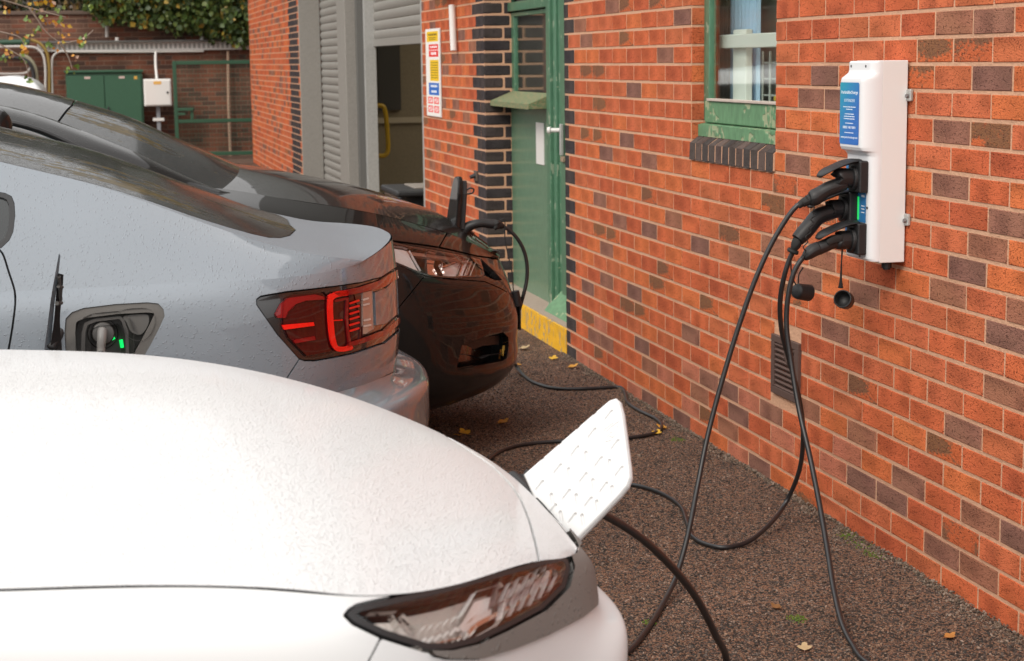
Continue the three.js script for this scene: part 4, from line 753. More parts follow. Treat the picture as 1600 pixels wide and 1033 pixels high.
  const screen = outline([[-5.0, 1.2, -4.63], [-2.994, 1.383, -4.63], [-2.698, 1.32, -4.6], [-2.452, 1.256, -4.575], [-2.31, 1.218, -4.56], [-2.094, 1.142, -4.55], [-2.007, 1.109, -4.56], [-1.942, 1.084, -4.575], [-1.898, 1.071, -4.6], [-1.864, 1.065, -4.65], [-1.827, 1.066, -4.75], [-1.795, 1.067, -4.9], [-1.80, 1.07, -5.0], [-1.79, 1.07, zc], [-1.80, 1.07, -5.34], [-1.87, 1.09, -5.62], [-1.98, 1.1, -5.76], [-2.2, 1.2, -5.78], [-2.6, 1.3, -5.76], [-5, 1.4, -5.7]].map((p) => [p[0], 1.1, p[2]]), [0, -1, 0.0001]);
  part('deck', flatUV(cut(topS, not(grow(screen, 0.003)), 0.012), 'xz'), deckPaint, car);
  part('inner_deck', lift(topS, -0.02), trimM, car);
  const GRIME = tex(1024, 512, (u, v) => {
    const s = 0.5 * gA(u, v) + 0.32 * gB(u, v) + 0.18 * gC(u, v), f = sstep(0.58, 0.70, s) * sstep(0.30, 0.55, gD(u, v) * 0.7 + 0.3 * gB(v, u)), k = gC(v, u), d = sstep(0.55, 0.8, 0.6 * gB(u, v) + 0.4 * k) * 0.35;
    return [mix(mix(0.014, 0.035, d), mix(0.035, 0.10, k), f), mix(mix(0.014, 0.032, d), mix(0.026, 0.068, k), f), mix(mix(0.014, 0.028, d), mix(0.008, 0.016, k), f)];
  }, { rx: 1 / 1.9, ry: 1 / 1.1 });
  const GRIME_R = tex(512, 256, (u, v) => { const s = 0.5 * gA(u, v) + 0.32 * gB(u, v) + 0.18 * gC(u, v), f = sstep(0.57, 0.69, s) * sstep(0.3, 0.55, gD(u, v) * 0.7 + 0.3 * gB(u, v)); const g = mix(0.12, 0.8, f); return [g, g, g]; }, { srgb: false, rx: 1 / 1.9, ry: 1 / 1.1 });
  const dirtyGlass = phys([1, 1, 1], { map: GRIME, roughness: 1, roughnessMap: GRIME_R, specularIntensity: 0.25, clearcoat: 0.28, clearcoatRoughness: 0.10, ...beadsOn(BEADS_FINE, 0.0007) });
  grimyGlass = dirtyGlass;
  part('rear_screen', flatUV(cut(topS, screen), 'xz'), dirtyGlass, car);

  // tail lamp, wrapped round the corner: smoked outer lens, red fields, bright guides, ribs
  const smoke = phys([0.014, 0.012, 0.012], { roughness: 0.2, clearcoat: 1, clearcoatRoughness: 0.02 });
  const redDeep = phys([0.05, 0.002, 0.003], { roughness: 0.35, specularIntensity: 0.2, clearcoat: 1, clearcoatRoughness: 0.02 }), redMid = phys([0.24, 0.006, 0.008], { roughness: 0.35, specularIntensity: 0.2, clearcoat: 1, clearcoatRoughness: 0.02 }), redHot = phys([0.95, 0.014, 0.008], { roughness: 0.35, specularIntensity: 0.2, clearcoat: 1, clearcoatRoughness: 0.02 }), redBar = phys([0.26, 0.006, 0.007], { roughness: 0.3, specularIntensity: 0.2, clearcoat: 1, clearcoatRoughness: 0.02, ...beadsOn(BEADS, 0.0006) });
  const tl = part('tail_lamp', lift(cut(flank, grow(lamp, -0.001), 0.02), -0.006), smoke, car);
  const P3 = (f, d, m, nm, lip = 0.012) => part(nm, lift(cut(flank, both(f, grow(lamp, -0.004)), lip), d), m, tl);
  const ol = (pts, o = {}) => outline(pts, VIEW, { zmin: -4.95, ...o });
  P3(ol([[-1.882, 0.948, -4.36], [-1.86, 0.954, -4.37], [-1.78, 0.949, -4.42], [-1.762, 0.928, -4.43], [-1.76, 0.802, -4.42], [-1.831, 0.802, -4.36], [-1.875, 0.851, -4.35], [-1.888, 0.888, -4.35]]), -0.0035, redDeep, 'outer_field');
  P3(ol([[-1.907, 0.91, -4.345], [-1.891, 0.937, -4.35], [-1.874, 0.948, -4.36], [-1.803, 0.949, -4.4], [-1.78, 0.942, -4.41], [-1.777, 0.934, -4.41], [-1.828, 0.937, -4.38], [-1.855, 0.93, -4.37], [-1.875, 0.914, -4.36], [-1.883, 0.9, -4.35], [-1.902, 0.902, -4.345]]), -0.001, redMid, 'upper_facet');
  P3(ol([[-1.893, 0.884, -4.345], [-1.81, 0.881, -4.39], [-1.808, 0.872, -4.39], [-1.888, 0.872, -4.345]]), 0.001, redHot, 'light_guide');
  P3(ol([[-1.866, 0.845, -4.35], [-1.809, 0.848, -4.38], [-1.807, 0.838, -4.38], [-1.861, 0.836, -4.35]]), -0.001, redMid, 'lower_guide');
  P3(ol([[-1.755, 0.93, -4.43], [-1.69, 0.926, -4.52], [-1.675, 0.861, -4.53], [-1.683, 0.798, -4.51], [-1.749, 0.803, -4.43]]), -0.0035, redDeep, 'inner_field');
  P3(ol([[-1.705, 0.929, -4.5], [-1.661, 0.927, -4.57], [-1.667, 0.804, -4.55], [-1.705, 0.81, -4.48]]), -0.0025, redDeep, 'rib_panel');
  for (let i = 0; i < 6; i++) P3(stroke([[-1.704, 0.909, -4.5], [-1.705, 0.896, -4.5], [-1.705, 0.882, -4.5], [-1.705, 0.868, -4.5], [-1.706, 0.853, -4.5], [-1.706, 0.838, -4.5]].map((p, k) => k === i ? p : null).filter(Boolean).concat([[[-1.676, 0.908, -4.55], [-1.676, 0.894, -4.55], [-1.677, 0.88, -4.55], [-1.677, 0.866, -4.55], [-1.677, 0.851, -4.55], [-1.678, 0.836, -4.55]][i]]), VIEW, 0.0052), 0.002, redHot, 'rib', 0.008);
  P3(stroke([[-1.755, 0.877, -4.43], [-1.729, 0.873, -4.46]], VIEW, 0.003), -0.001, redHot, 'rib', 0.006);
  P3(both(either(stroke([[-1.762, 0.939, -4.43], [-1.764, 0.911, -4.43], [-1.761, 0.832, -4.42], [-1.754, 0.81, -4.42], [-1.735, 0.802, -4.44], [-1.711, 0.8, -4.47]], VIEW, 0.0125, true), stroke([[-1.762, 0.934, -4.43], [-1.751, 0.94, -4.44], [-1.716, 0.939, -4.48]], VIEW, 0.014, true)), (x, y, z) => -4.9 - z), 0.003, redHot, 'brake_light');
  P3(both(stroke([[-1.749, 0.927, -4.43], [-1.712, 0.925, -4.48], [-1.715, 0.87, -4.48], [-1.711, 0.812, -4.47]], VIEW, 0.006), (x, y, z) => -4.9 - z), 0.001, redMid, 'brake_light');
  // long bars that run across the tail above and below
  P3(ol([[-1.755, 0.948, -4.43], [-1.676, 0.946, -4.53], [-1.59, 0.942, -4.7], [-1.497, 0.935, -5], [-1.3, 0.935, -5.2], [-1.3, 0.90, -5.2], [-1.496, 0.909, -5], [-1.584, 0.923, -4.7], [-1.662, 0.928, -4.56], [-1.737, 0.934, -4.45]], { zmin: -5.9 }), 0.003, redBar, 'upper_bar');
  P3(ol([[-1.722, 0.802, -4.46], [-1.666, 0.796, -4.56], [-1.583, 0.792, -4.7], [-1.492, 0.782, -5], [-1.3, 0.80, -5.2], [-1.3, 0.83, -5.2], [-1.491, 0.802, -5], [-1.579, 0.809, -4.7], [-1.659, 0.811, -4.56], [-1.713, 0.814, -4.47]], { zmin: -5.9 }), 0.003, redBar, 'lower_bar');
  P3(ol([[-1.661, 0.927, -4.56], [-1.627, 0.924, -4.62], [-1.629, 0.825, -4.6], [-1.655, 0.819, -4.56], [-1.665, 0.821, -4.55]]), -0.001, phys([0.42, 0.30, 0.25], { roughness: 0.2, clearcoat: 1, clearcoatRoughness: 0.02 }), 'reversing_lamp');
  for (const [a, b] of [[[-1.66, 0.907, -4.57], [-1.644, 0.906, -4.6]], [[-1.66, 0.893, -4.57], [-1.642, 0.892, -4.6]], [[-1.659, 0.853, -4.57], [-1.64, 0.851, -4.6]], [[-1.66, 0.838, -4.57], [-1.639, 0.836, -4.6]]]) P3(stroke([a, b], VIEW, 0.005), 0.002, mat([0.7, 0.65, 0.6], { roughness: 0.3 }), 'white_rib', 0.006);
  // body-coloured panel set between the bars
  P3(ol([[-1.617, 0.916, -4.64], [-1.574, 0.917, -4.72], [-1.504, 0.904, -5], [-1.3, 0.895, -5.2], [-1.3, 0.835, -5.2], [-1.508, 0.799, -5], [-1.582, 0.823, -4.7], [-1.616, 0.829, -4.64]]), -0.001, bluePaint, 'tail_panel');
  // bumper shelf
  const shelf = [
    [[-1.965, 0.683, -4.315], [-1.85, 0.692, -4.355], [-1.744, 0.692, -4.445], [-1.593, 0.675, -4.71], [-1.513, 0.653, -5], [-1.501, 0.653, -5.17]],
    [[-1.968, 0.634, -4.305], [-1.839, 0.647, -4.33], [-1.726, 0.66, -4.4], [-1.576, 0.666, -4.62], [-1.461, 0.648, -4.99], [-1.447, 0.648, -5.17]],
    [[-1.969, 0.607, -4.3], [-1.831, 0.624, -4.315], [-1.7, 0.643, -4.36], [-1.544, 0.656, -4.56], [-1.424, 0.631, -4.97], [-1.408, 0.631, -5.17]],
    [[-1.971, 0.559, -4.3], [-1.828, 0.58, -4.312], [-1.697, 0.602, -4.355], [-1.54, 0.615, -4.55], [-1.418, 0.595, -4.97], [-1.402, 0.595, -5.17]],
    [[-2.0, 0.36, -4.33], [-1.86, 0.36, -4.35], [-1.70, 0.36, -4.41], [-1.54, 0.36, -4.60], [-1.427, 0.487, -4.97], [-1.411, 0.487, -5.17]],
    [[-2.05, 0.2, -4.4], [-1.92, 0.2, -4.43], [-1.78, 0.2, -4.5], [-1.6, 0.22, -4.7], [-1.52, 0.24, -4.97], [-1.50, 0.25, zc]],
  ].map(mir);
  part('bumper', flatUV(sheet(shelf, 120, 50, 'xy', [1, 0, 0]), 'xz'), bluePaint, car);
  part('plate_lamp', [swept([[[-1.518, 0.618, -5], 0.006], [[-1.494, 0.616, -5.1], 0.008]], 8, 8)], chrome, car);

  // charging hatch: tray, socket, plug with its cable and the open cover
  const tray = part('charging_hatch', cut(lift(flank, -0.004), both(grow(hatch, -0.0005), not(grow(hatch, -0.024))), 0.03), mat([0.10, 0.093, 0.085], { roughness: 0.6, bumpMap: GRAIN_BUMP, bumpScale: 0.0003 }), car);
  const trayM = mat([0.055, 0.05, 0.046], { roughness: 0.6 });
  part('tray', lift(cut(flank, grow(hatch, -0.02)), -0.034), trayM, tray);
  const zt = -4.338, W = (u, v, d = 0) => null;
  part('step', lift(cut(flank, both(outline([[-2.366, 0.889, -4.33], [-2.359, 0.912, -4.33], [-2.335, 0.922, -4.33], [-2.275, 0.925, -4.33], [-2.266, 0.916, -4.33], [-2.257, 0.884, -4.33], [-2.259, 0.775, -4.33], [-2.374, 0.781, -4.33]], VIEW, { zmin: -5 }), not(outline([[-2.357, 0.889, -4.33], [-2.352, 0.906, -4.33], [-2.332, 0.914, -4.33], [-2.278, 0.918, -4.33], [-2.272, 0.91, -4.33], [-2.265, 0.878, -4.33], [-2.267, 0.76, -4.33], [-2.366, 0.765, -4.33]], VIEW, { zmin: -5 }))), 0.03), -0.012), trayM, tray);
  part('blanking_plate', lift(cut(flank, outline([[-2.266, 0.925, -4.33], [-2.218, 0.927, -4.33], [-2.208, 0.916, -4.33], [-2.213, 0.895, -4.33], [-2.229, 0.877, -4.33], [-2.25, 0.884, -4.33], [-2.261, 0.908, -4.33]], VIEW, { zmin: -5, smooth: 0.5 }), 0.02), -0.014), mat([0.085, 0.08, 0.074], { roughness: 0.55 }), tray);
  const rd = (p, r, d, m, nm, par = tray) => part(nm, turned([p[0] - 0.12 * 0, p[1], p[2]], [p[0] - 0.05, p[1] + 0.15, p[2] + 1], [[0, 0], [0, r], [d * 0.75, r], [d, r * 0.85], [d, 0]], 28), m, par);
  rd([-2.235, 0.903, -4.335], 0.0145, 0.006, mat([0.10, 0.093, 0.086], { roughness: 0.45 }), 'push_button');
  part('button_mark', tube([[-2.241, 0.906, -4.327], [-2.237, 0.908, -4.327], [-2.232, 0.904, -4.327], [-2.235, 0.902, -4.327]], 0.0012, { rad: 6 }), whiteM, tray);
  rd([-2.215, 0.88, -4.335], 0.012, 0.010, rubber, 'rubber_stop');
  part('socket_ring', turned([-2.32, 0.882, -4.352], [[-2.32, 0.882, -4.352][0] - 0.05, [-2.32, 0.882, -4.352][1] + 0.15, -3.352], [[0, 0.028], [0.02, 0.036], [0.022, 0.033], [0.02, 0.028]], 32), trayM, tray);
  const lit = (a, b, r) => part('status_light', rod(a, b, r, r, 10), new THREE.MeshStandardMaterial({ color: lin(0.02, 0.5, 0.1), emissive: lin(0.0, 1, 0.16), emissiveIntensity: 0.9, roughness: 0.3 }), tray);
  lit([-2.279, 0.869, -4.325], [-2.277, 0.85, -4.325], 0.0045); lit([-2.301, 0.873, -4.318], [-2.294, 0.877, -4.318], 0.0042);
  // the cover, open and seen almost edge-on
  const cov = part('hatch_cover', sheet([[[-2.406, 1.109, -4.05], [-2.418, 1.056, -4.1], [-2.431, 0.997, -4.17], [-2.445, 0.92, -4.25], [-2.456, 0.858, -4.28], [-2.463, 0.808, -4.29]], [[-2.403, 1.105, -4.05], [-2.411, 1.054, -4.11], [-2.422, 0.995, -4.18], [-2.434, 0.918, -4.26], [-2.443, 0.856, -4.29], [-2.449, 0.806, -4.3]]].map((r) => r), 20, 6, 'yz', [1, 0, 0]), bluePaint, car);
  const covIn = [[[-2.411, 1.06, -4.1], [-2.42, 1.004, -4.17], [-2.432, 0.919, -4.25], [-2.443, 0.858, -4.28], [-2.449, 0.807, -4.29]], [[-2.4, 1.054, -4.12], [-2.406, 1.002, -4.18], [-2.417, 0.916, -4.27], [-2.416, 0.853, -4.3], [-2.416, 0.802, -4.31]]];
  part('cover_lining', sheet(covIn, 20, 6, 'yz', [1, 0, 0]), trimM, cov);
  part('cover_rib', [rod([-2.413, 1.027, -4.13], [-2.405, 1.022, -4.15], 0.004), rod([-2.419, 0.982, -4.18], [-2.41, 0.98, -4.2], 0.005), rod([-2.41, 1.051, -4.11], [-2.41, 0.99, -4.18], 0.004)], mat([0.08, 0.075, 0.07]), cov);
  part('hinge', swept([[[-2.443, 0.861, -4.285], 0.012], [[-2.421, 0.895, -4.31], 0.014], [[-2.405, 0.906, -4.335], 0.012], [[-2.397, 0.858, -4.345], 0.012]], 12, 20), trimM, cov);
  // nose half and cabin, out of the frame
  part('underbody', box(-6.4, -1.62, 0.18, 0.4, zc - 0.8, zc + 0.8, 0.05), trimM, car);
  const fs = [[-4.6, 0.875, 0.985, 0.22], [-5.2, 0.87, 0.97, 0.22], [-5.8, 0.83, 0.92, 0.24], [-6.2, 0.72, 0.82, 0.28]];
  for (const s of [1, -1]) part('body_side', sheet(fs.map(([x, w, y1, y0]) => [[x, y0, zc + s * (w - 0.05)], [x, 0.6, zc + s * w], [x, y1, zc + s * (w - 0.03)]]), 20, 20, 'xy', [0, 0, s]), bluePaint, car);
  part('front_panel', sheet([[-6.2, 0.72], [-6.45, 0.0], [-6.2, -0.72]].map(([x, w]) => [[x, 0.25, zc + w], [x - 0.04, 0.55, zc + w], [x + 0.05, 0.85, zc + w]]), 20, 20, 'xy', [-1, 0, 0]), bluePaint, car);
  part('roof_front', sheet([[-4.6, 1.423, 0.51, 0.055], [-5.0, 1.3, 0.58, 0.05], [-5.45, 1.02, 0.74, 0.04], [-5.9, 0.95, 0.78, 0.04], [-6.25, 0.82, 0.68, 0.02]].map(([x, y, w, d]) => [[x, y, zc + w], [x, y + d, zc], [x, y, zc - w]]), 30, 20, 'xz', [0, 1, 0]), tintGlass, car);
  for (const x of [-2.62, -5.35]) for (const s of [1, -1]) wheel(car, x, 0.33, zc + s * 0.74, 0.33, s);
}
// ================================================================ the black hatchback, nose to the wall
{
  const car = thing('parked_car', 'black hatchback farthest from the camera, charging lid up on its nose beside the green door', 'car', [-2.6, 0, -7.34], 'cars on charge, parked nose or tail to the wall');
  const zc = -7.34;
  const mir = (row) => { const n = row.length, out = row.slice(); for (let i = n - 2; i >= 0; i--) out.push(mirrorZ(row[i], zc)); return out; };
  // bonnet: crease, mid, centre and mirror
  const A = [[-1.983, 1.072, -6.66], [-1.66, 1.021, -6.66], [-1.502, 0.992, -6.67], [-1.287, 0.945, -6.71], [-1.136, 0.899, -6.79], [-0.986, 0.846, -6.92], [-0.882, 0.798, -7.03], [-0.785, 0.751, -7.14], [-0.688, 0.7, -7.3]];
  const dx = [0.02, 0.02, 0.03, 0.05, 0.06, 0.06, 0.045, 0.03, 0.006], dome = [0.07, 0.068, 0.062, 0.052, 0.044, 0.036, 0.024, 0.012, 0.001];
  const C0 = A.map((p, i) => [p[0] + dx[i], p[1] + dome[i], zc]), Q = A.map((p, i) => [p[0] + dx[i] * 0.6, p[1] + dome[i] * 0.8, mix(p[2], zc, 0.5)]);
  const bonnetS = sheet([A, Q, C0, Q.map((p) => mirrorZ(p, zc)), A.map((p) => mirrorZ(p, zc))], 160, 60, 'xz', [0, 1, 0]);
  const capLine = [[-0.986, 0.848, -6.92], [-0.725, 0.86, -7.10], [-0.715, 0.87, zc], [-0.725, 0.86, -7.58], [-0.80, 0.82, -7.78]];
  const cap = outline([[-0.82, 0.8, -6.6], ...capLine, [-0.82, 0.8, -8.1], [-0.2, 0.8, -8.1], [-0.2, 0.8, -6.6]].map((p) => [p[0], 0.85, p[2]]), [0, -1, 0.0001]);
  const portHole = outline([[-0.868, 0.821, -7.2], [-0.775, 0.749, -7.2], [-0.747, 0.741, -7.24], [-0.57, 0.8, -7.52], [-0.66, 0.8, -7.54], [-0.71, 0.8, -7.40]].map((p) => [p[0], 0.8, p[2]]), [0, -1, 0.0001], { smooth: 0.4 });
  part('bonnet', flatUV(cut(bonnetS, not(grow(cap, 0.003)), 0.02), 'xz'), blackPaint, car);
  part('nose_panel', flatUV(cut(bonnetS, both(grow(cap, -0.003), not(portHole)), 0.02), 'xz'), blackPaintDry, car);
  const bay = part('charging_bay', flatUV(cut(lift(bonnetS, -0.05), grow(portHole, 0.03)), 'xz'), trimM, car);
  part('bay_ridge', [rod([-0.815, 0.787, -7.2], [-0.757, 0.743, -7.22], 0.006), rod([-0.796, 0.795, -7.34], [-0.732, 0.747, -7.36], 0.006), swept([[[-0.847, 0.816, -7.25], 0.02], [[-0.821, 0.793, -7.25], 0.024]], 12, 8)], gloss, bay);
  // flank between crease and lamp, then lamp, bumper, sill
  const rows = [
    [[-2.5, 0.96, -6.62], [-1.984, 1.07, -6.655], [-1.66, 1.021, -6.655], [-1.503, 0.991, -6.665], [-1.287, 0.944, -6.706], [-1.137, 0.898, -6.784], [-0.987, 0.845, -6.914], [-0.786, 0.75, -7.135], [-0.689, 0.699, -7.295], [-0.685, 0.699, -7.34]],
    [[-2.5, 0.90, -6.50], [-1.994, 1.023, -6.5], [-1.675, 0.963, -6.5], [-1.522, 0.929, -6.505], [-1.316, 0.877, -6.53], [-1.169, 0.84, -6.605], [-1.045, 0.807, -6.72], [-0.856, 0.743, -6.97], [-0.692, 0.687, -7.285], [-0.687, 0.687, -7.34]],
    [[-2.5, 0.82, -6.46], [-1.998, 0.953, -6.46], [-1.681, 0.887, -6.46], [-1.529, 0.854, -6.46], [-1.326, 0.81, -6.475], [-1.186, 0.75, -6.495], [-1.049, 0.705, -6.58], [-0.883, 0.679, -6.76], [-0.692, 0.622, -7.14], [-0.67, 0.622, -7.34]],
    [[-2.5, 0.72, -6.45], [-2.004, 0.831, -6.45], [-1.686, 0.768, -6.45], [-1.534, 0.738, -6.45], [-1.327, 0.706, -6.455], [-1.179, 0.683, -6.475], [-1.039, 0.657, -6.56], [-0.87, 0.62, -6.74], [-0.674, 0.554, -7.12], [-0.652, 0.554, -7.34]],
    [[-2.5, 0.55, -6.455], [-2.01, 0.669, -6.455], [-1.691, 0.617, -6.455], [-1.537, 0.592, -6.455], [-1.321, 0.565, -6.455], [-1.171, 0.552, -6.465], [-1.029, 0.536, -6.55], [-0.856, 0.508, -6.73], [-0.655, 0.455, -7.12], [-0.633, 0.455, -7.34]],
    [[-2.5, 0.4, -6.47], [-2.015, 0.501, -6.47], [-1.694, 0.462, -6.47], [-1.54, 0.442, -6.47], [-1.317, 0.426, -6.47], [-1.165, 0.423, -6.475], [-1.021, 0.422, -6.56], [-0.856, 0.415, -6.74], [-0.66, 0.377, -7.12], [-0.638, 0.377, -7.34]],
    [[-2.5, 0.24, -6.52], [-2.021, 0.306, -6.51], [-1.696, 0.276, -6.51], [-1.54, 0.263, -6.51], [-1.303, 0.252, -6.51], [-1.148, 0.265, -6.515], [-0.998, 0.28, -6.6], [-0.826, 0.289, -6.78], [-0.658, 0.298, -7.13], [-0.636, 0.298, -7.34]],
    [[-2.5, 0.17, -6.75], [-2.2, 0.17, -6.75], [-1.8, 0.17, -6.75], [-1.6, 0.17, -6.75], [-1.3, 0.17, -6.75], [-1.12, 0.17, -6.78], [-0.98, 0.17, -6.88], [-0.85, 0.17, -7.04], [-0.76, 0.17, -7.2], [-0.74, 0.17, zc]],
  ].map(mir);
  const skin = sheet(rows, 280, 120, 'xy', [1, 0, 0]);
  const VIEW = [0.19, -0.155, -0.969];
  const lamp = outline([[-1.297, 0.867, -6.53], [-1.256, 0.853, -6.55], [-1.193, 0.835, -6.58], [-1.046, 0.794, -6.72], [-0.887, 0.745, -6.92], [-0.841, 0.728, -6.98], [-0.835, 0.697, -6.96], [-0.837, 0.669, -6.92], [-0.858, 0.664, -6.89], [-1.018, 0.691, -6.68], [-1.114, 0.711, -6.59], [-1.168, 0.733, -6.53], [-1.255, 0.776, -6.49], [-1.307, 0.797, -6.48]], VIEW, { zmin: -7.3 });
  const grille = outline([[-0.84, 0.735, -6.97], [-0.818, 0.713, -7], [-0.773, 0.671, -7.04], [-0.73, 0.624, -7.08], [-0.78, 0.634, -7], [-0.832, 0.661, -6.94], [-0.835, 0.703, -6.96]], VIEW, { zmin: -7.3 });
  const fog = outline([[-0.98, 0.434, -6.68], [-0.934, 0.437, -6.74], [-0.822, 0.434, -6.88], [-0.755, 0.43, -6.97], [-0.723, 0.4, -7.02], [-0.721, 0.366, -7.02], [-0.736, 0.317, -7], [-0.769, 0.316, -6.95], [-0.885, 0.331, -6.8], [-1, 0.342, -6.66], [-1.006, 0.356, -6.655], [-0.992, 0.404, -6.66]], VIEW, { zmin: -7.3 });
  const seamF = stroke([[-1.148, 0.714, -6.55], [-1.193, 0.68, -6.5], [-1.235, 0.643, -6.47], [-1.269, 0.608, -6.46], [-1.316, 0.529, -6.46]], VIEW, 0.004), seam = (x, y, z) => z > -7 ? seamF(x, y, z) : 1;
  const lineF = stroke([[-1.393, 0.9, -6.52], [-1.257, 0.858, -6.54], [-1.059, 0.812, -6.7], [-0.856, 0.743, -6.97], [-0.704, 0.691, -7.28]], VIEW, 0.008), line = (x, y, z) => z > -7.29 ? lineF(x, y, z) : 1;
  const capF = stroke([[-0.984, 0.845, -6.92], [-1.059, 0.813, -6.7]], VIEW, 0.006), capS = (x, y, z) => z > -7 ? capF(x, y, z) : 1;
  const lipF = stroke([[-1.112, 0.709, -6.6], [-1.02, 0.688, -6.67], [-0.839, 0.64, -6.92], [-0.751, 0.595, -7.05], [-0.706, 0.569, -7.12]], VIEW, 0.004), lip = (x, y, z) => z > -7.2 ? lipF(x, y, z) : 1;
  const arch = (x, y, z) => z > -7 ? Math.hypot(x + 1.72, y - 0.33) - 0.37 : 1;
  part('front_bodywork', cut(skin, both(not(grow(lamp, 0.002)), not(grille), not(fog), not(seam), not(line), not(lip), not(capS), not(arch)), 0.025), blackPaintDry, car);
  part('inner_skin', cut(lift(skin, -0.02), both(not(lamp), not(fog), not(arch), not(grille))), trimM, car);
  part('grille_corner', cut(lift(skin, -0.03), grow(grille, 0.02)), gloss, car);
  const hl = part('headlamp', cut(skin, both(grow(lamp, -0.0005), not(grow(lamp, -0.007))), 0.02), gloss, car);
  part('housing', lift(cut(skin, lamp), -0.06), mat([0.05, 0.03, 0.025], { roughness: 0.4 }), hl);
  part('lens', cut(skin, grow(lamp, -0.005)), phys([0.9, 0.82, 0.78], { transmission: 1, thickness: 0, roughness: 0.02, ior: 1.5 }), hl);
  const inset = (pts, d, m, nm) => part(nm, lift(cut(skin, both(outline(pts, VIEW, { zmin: -7.3 }), grow(lamp, -0.008)), 0.01), d), m, hl);
  inset([[-1.257, 0.835, -6.53], [-1.22, 0.827, -6.55], [-1.204, 0.821, -6.55], [-1.165, 0.743, -6.53], [-1.209, 0.762, -6.5], [-1.266, 0.79, -6.48]], -0.008, mat([0.55, 0.54, 0.57], { roughness: 0.25 }), 'side_reflector');
  inset([[-1.099, 0.785, -6.66], [-1.066, 0.774, -6.68], [-1.075, 0.752, -6.66], [-1.06, 0.716, -6.65], [-1.107, 0.718, -6.6], [-1.107, 0.745, -6.62]], -0.02, chrome, 'projector');
  inset([[-1.033, 0.739, -6.7], [-0.947, 0.752, -6.8], [-0.978, 0.695, -6.74], [-1.039, 0.713, -6.67]], -0.018, mat([0.62, 0.60, 0.64], { roughness: 0.3 }), 'reflector_plate');
  part('plate_edge', [lift(cut(skin, both(stroke([[-1.035, 0.741, -6.7], [-0.941, 0.753, -6.82]], VIEW, 0.006), grow(lamp, -0.01)), 0.006), -0.012), lift(cut(skin, both(stroke([[-1.033, 0.734, -6.7], [-0.95, 0.745, -6.8]], VIEW, 0.004), grow(lamp, -0.01)), 0.006), -0.012)].map(plain)[0], chrome, hl);
  inset([[-0.927, 0.746, -6.85], [-0.908, 0.743, -6.87], [-0.952, 0.688, -6.77], [-0.969, 0.69, -6.76]], -0.010, chrome, 'light_guide');
  inset([[-0.891, 0.739, -6.9], [-0.877, 0.732, -6.92], [-0.922, 0.686, -6.82], [-0.938, 0.689, -6.8]], -0.010, mat([0.7, 0.68, 0.68], { roughness: 0.3 }), 'light_guide');
  inset([[-1.194, 0.818, -6.58], [-0.896, 0.742, -6.9], [-0.906, 0.734, -6.88], [-1.182, 0.803, -6.58]], -0.012, mat([0.26, 0.15, 0.12], { roughness: 0.3 }), 'upper_rail');
  // fog recess: dark bowl, an inner blade and a small lamp
  const fr = part('bumper_recess', lift(cut(skin, grow(fog, 0.02)), -0.09), gloss, car);
  part('blade', lift(cut(skin, outline([[-0.971, 0.427, -6.7], [-0.884, 0.433, -6.8], [-0.73, 0.406, -7], [-0.73, 0.375, -7], [-0.828, 0.39, -6.88], [-0.875, 0.389, -6.82], [-0.918, 0.413, -6.76]], VIEW, { zmin: -7.3 }), 0.03), -0.035), trimM, fr);
  part('flap_strip', lift(cut(skin, outline([[-0.741, 0.319, -6.99], [-0.733, 0.356, -7], [-0.701, 0.347, -7.05], [-0.711, 0.303, -7.03]], VIEW, { zmin: -7.3 }), 0.01), -0.03), mat([0.5, 0.3, 0.06], { roughness: 0.3 }), fr);
  // number plate standing a little proud of the nose
  part('number_plate', [box([-0.633, 0.494, -7.34][0], [-0.625, 0.494, -7.34][0], 0.40, 0.505, -7.60, -7.19, 0.003)], trimM, car);
  // charging lid, up, with its latch loop
  const lb = V3([-0.88, 0.828, -7.18]), lt = V3([-0.862, 1.04, -7.18]), lh = lt.distanceTo(lb), lu = lt.clone().sub(lb).normalize(), lz = V3(0, 0, -1), ln = lu.clone().cross(lz).normalize();
  const ls = new THREE.Shape(); ls.moveTo(0, 0); ls.lineTo(lh * 0.7, 0.002); ls.bezierCurveTo(lh * 0.95, 0.004, lh, 0.02, lh, 0.04); ls.lineTo(lh * 0.99, 0.07); ls.bezierCurveTo(lh * 0.97, 0.10, lh * 0.8, 0.13, lh * 0.5, 0.16); ls.lineTo(0, 0.2); ls.closePath();
  const lidAt = (g) => { const M = new THREE.Matrix4().makeBasis(lu, lz, ln); M.setPosition(lb); return g.applyMatrix4(M); };
  const lg = new THREE.ExtrudeGeometry(ls, { depth: 0.010, bevelEnabled: true, bevelSize: 0.006, bevelThickness: 0.006, bevelSegments: 3 }), side0 = ln.x < 0 ? 1 : -1;
  const lid = part('charging_lid', lidAt(boxUV(lg.clone().translate(-0.0, 0, side0 > 0 ? 0.006 : -0.016))), blackPaintDry, car);
  const ls2 = new THREE.Shape(); ls2.moveTo(0.01, 0.012); ls2.lineTo(lh * 0.7, 0.014); ls2.lineTo(lh * 0.93, 0.035); ls2.lineTo(lh * 0.92, 0.07); ls2.lineTo(lh * 0.5, 0.14); ls2.lineTo(0.01, 0.185); ls2.closePath();
  const lg2 = new THREE.ExtrudeGeometry(ls2, { depth: 0.012, bevelEnabled: true, bevelSize: 0.005, bevelThickness: 0.006, bevelSegments: 2 });
  part('lid_lining', lidAt(boxUV(lg2.translate(0, 0, side0 > 0 ? -0.016 : 0.006))), trimM, lid);
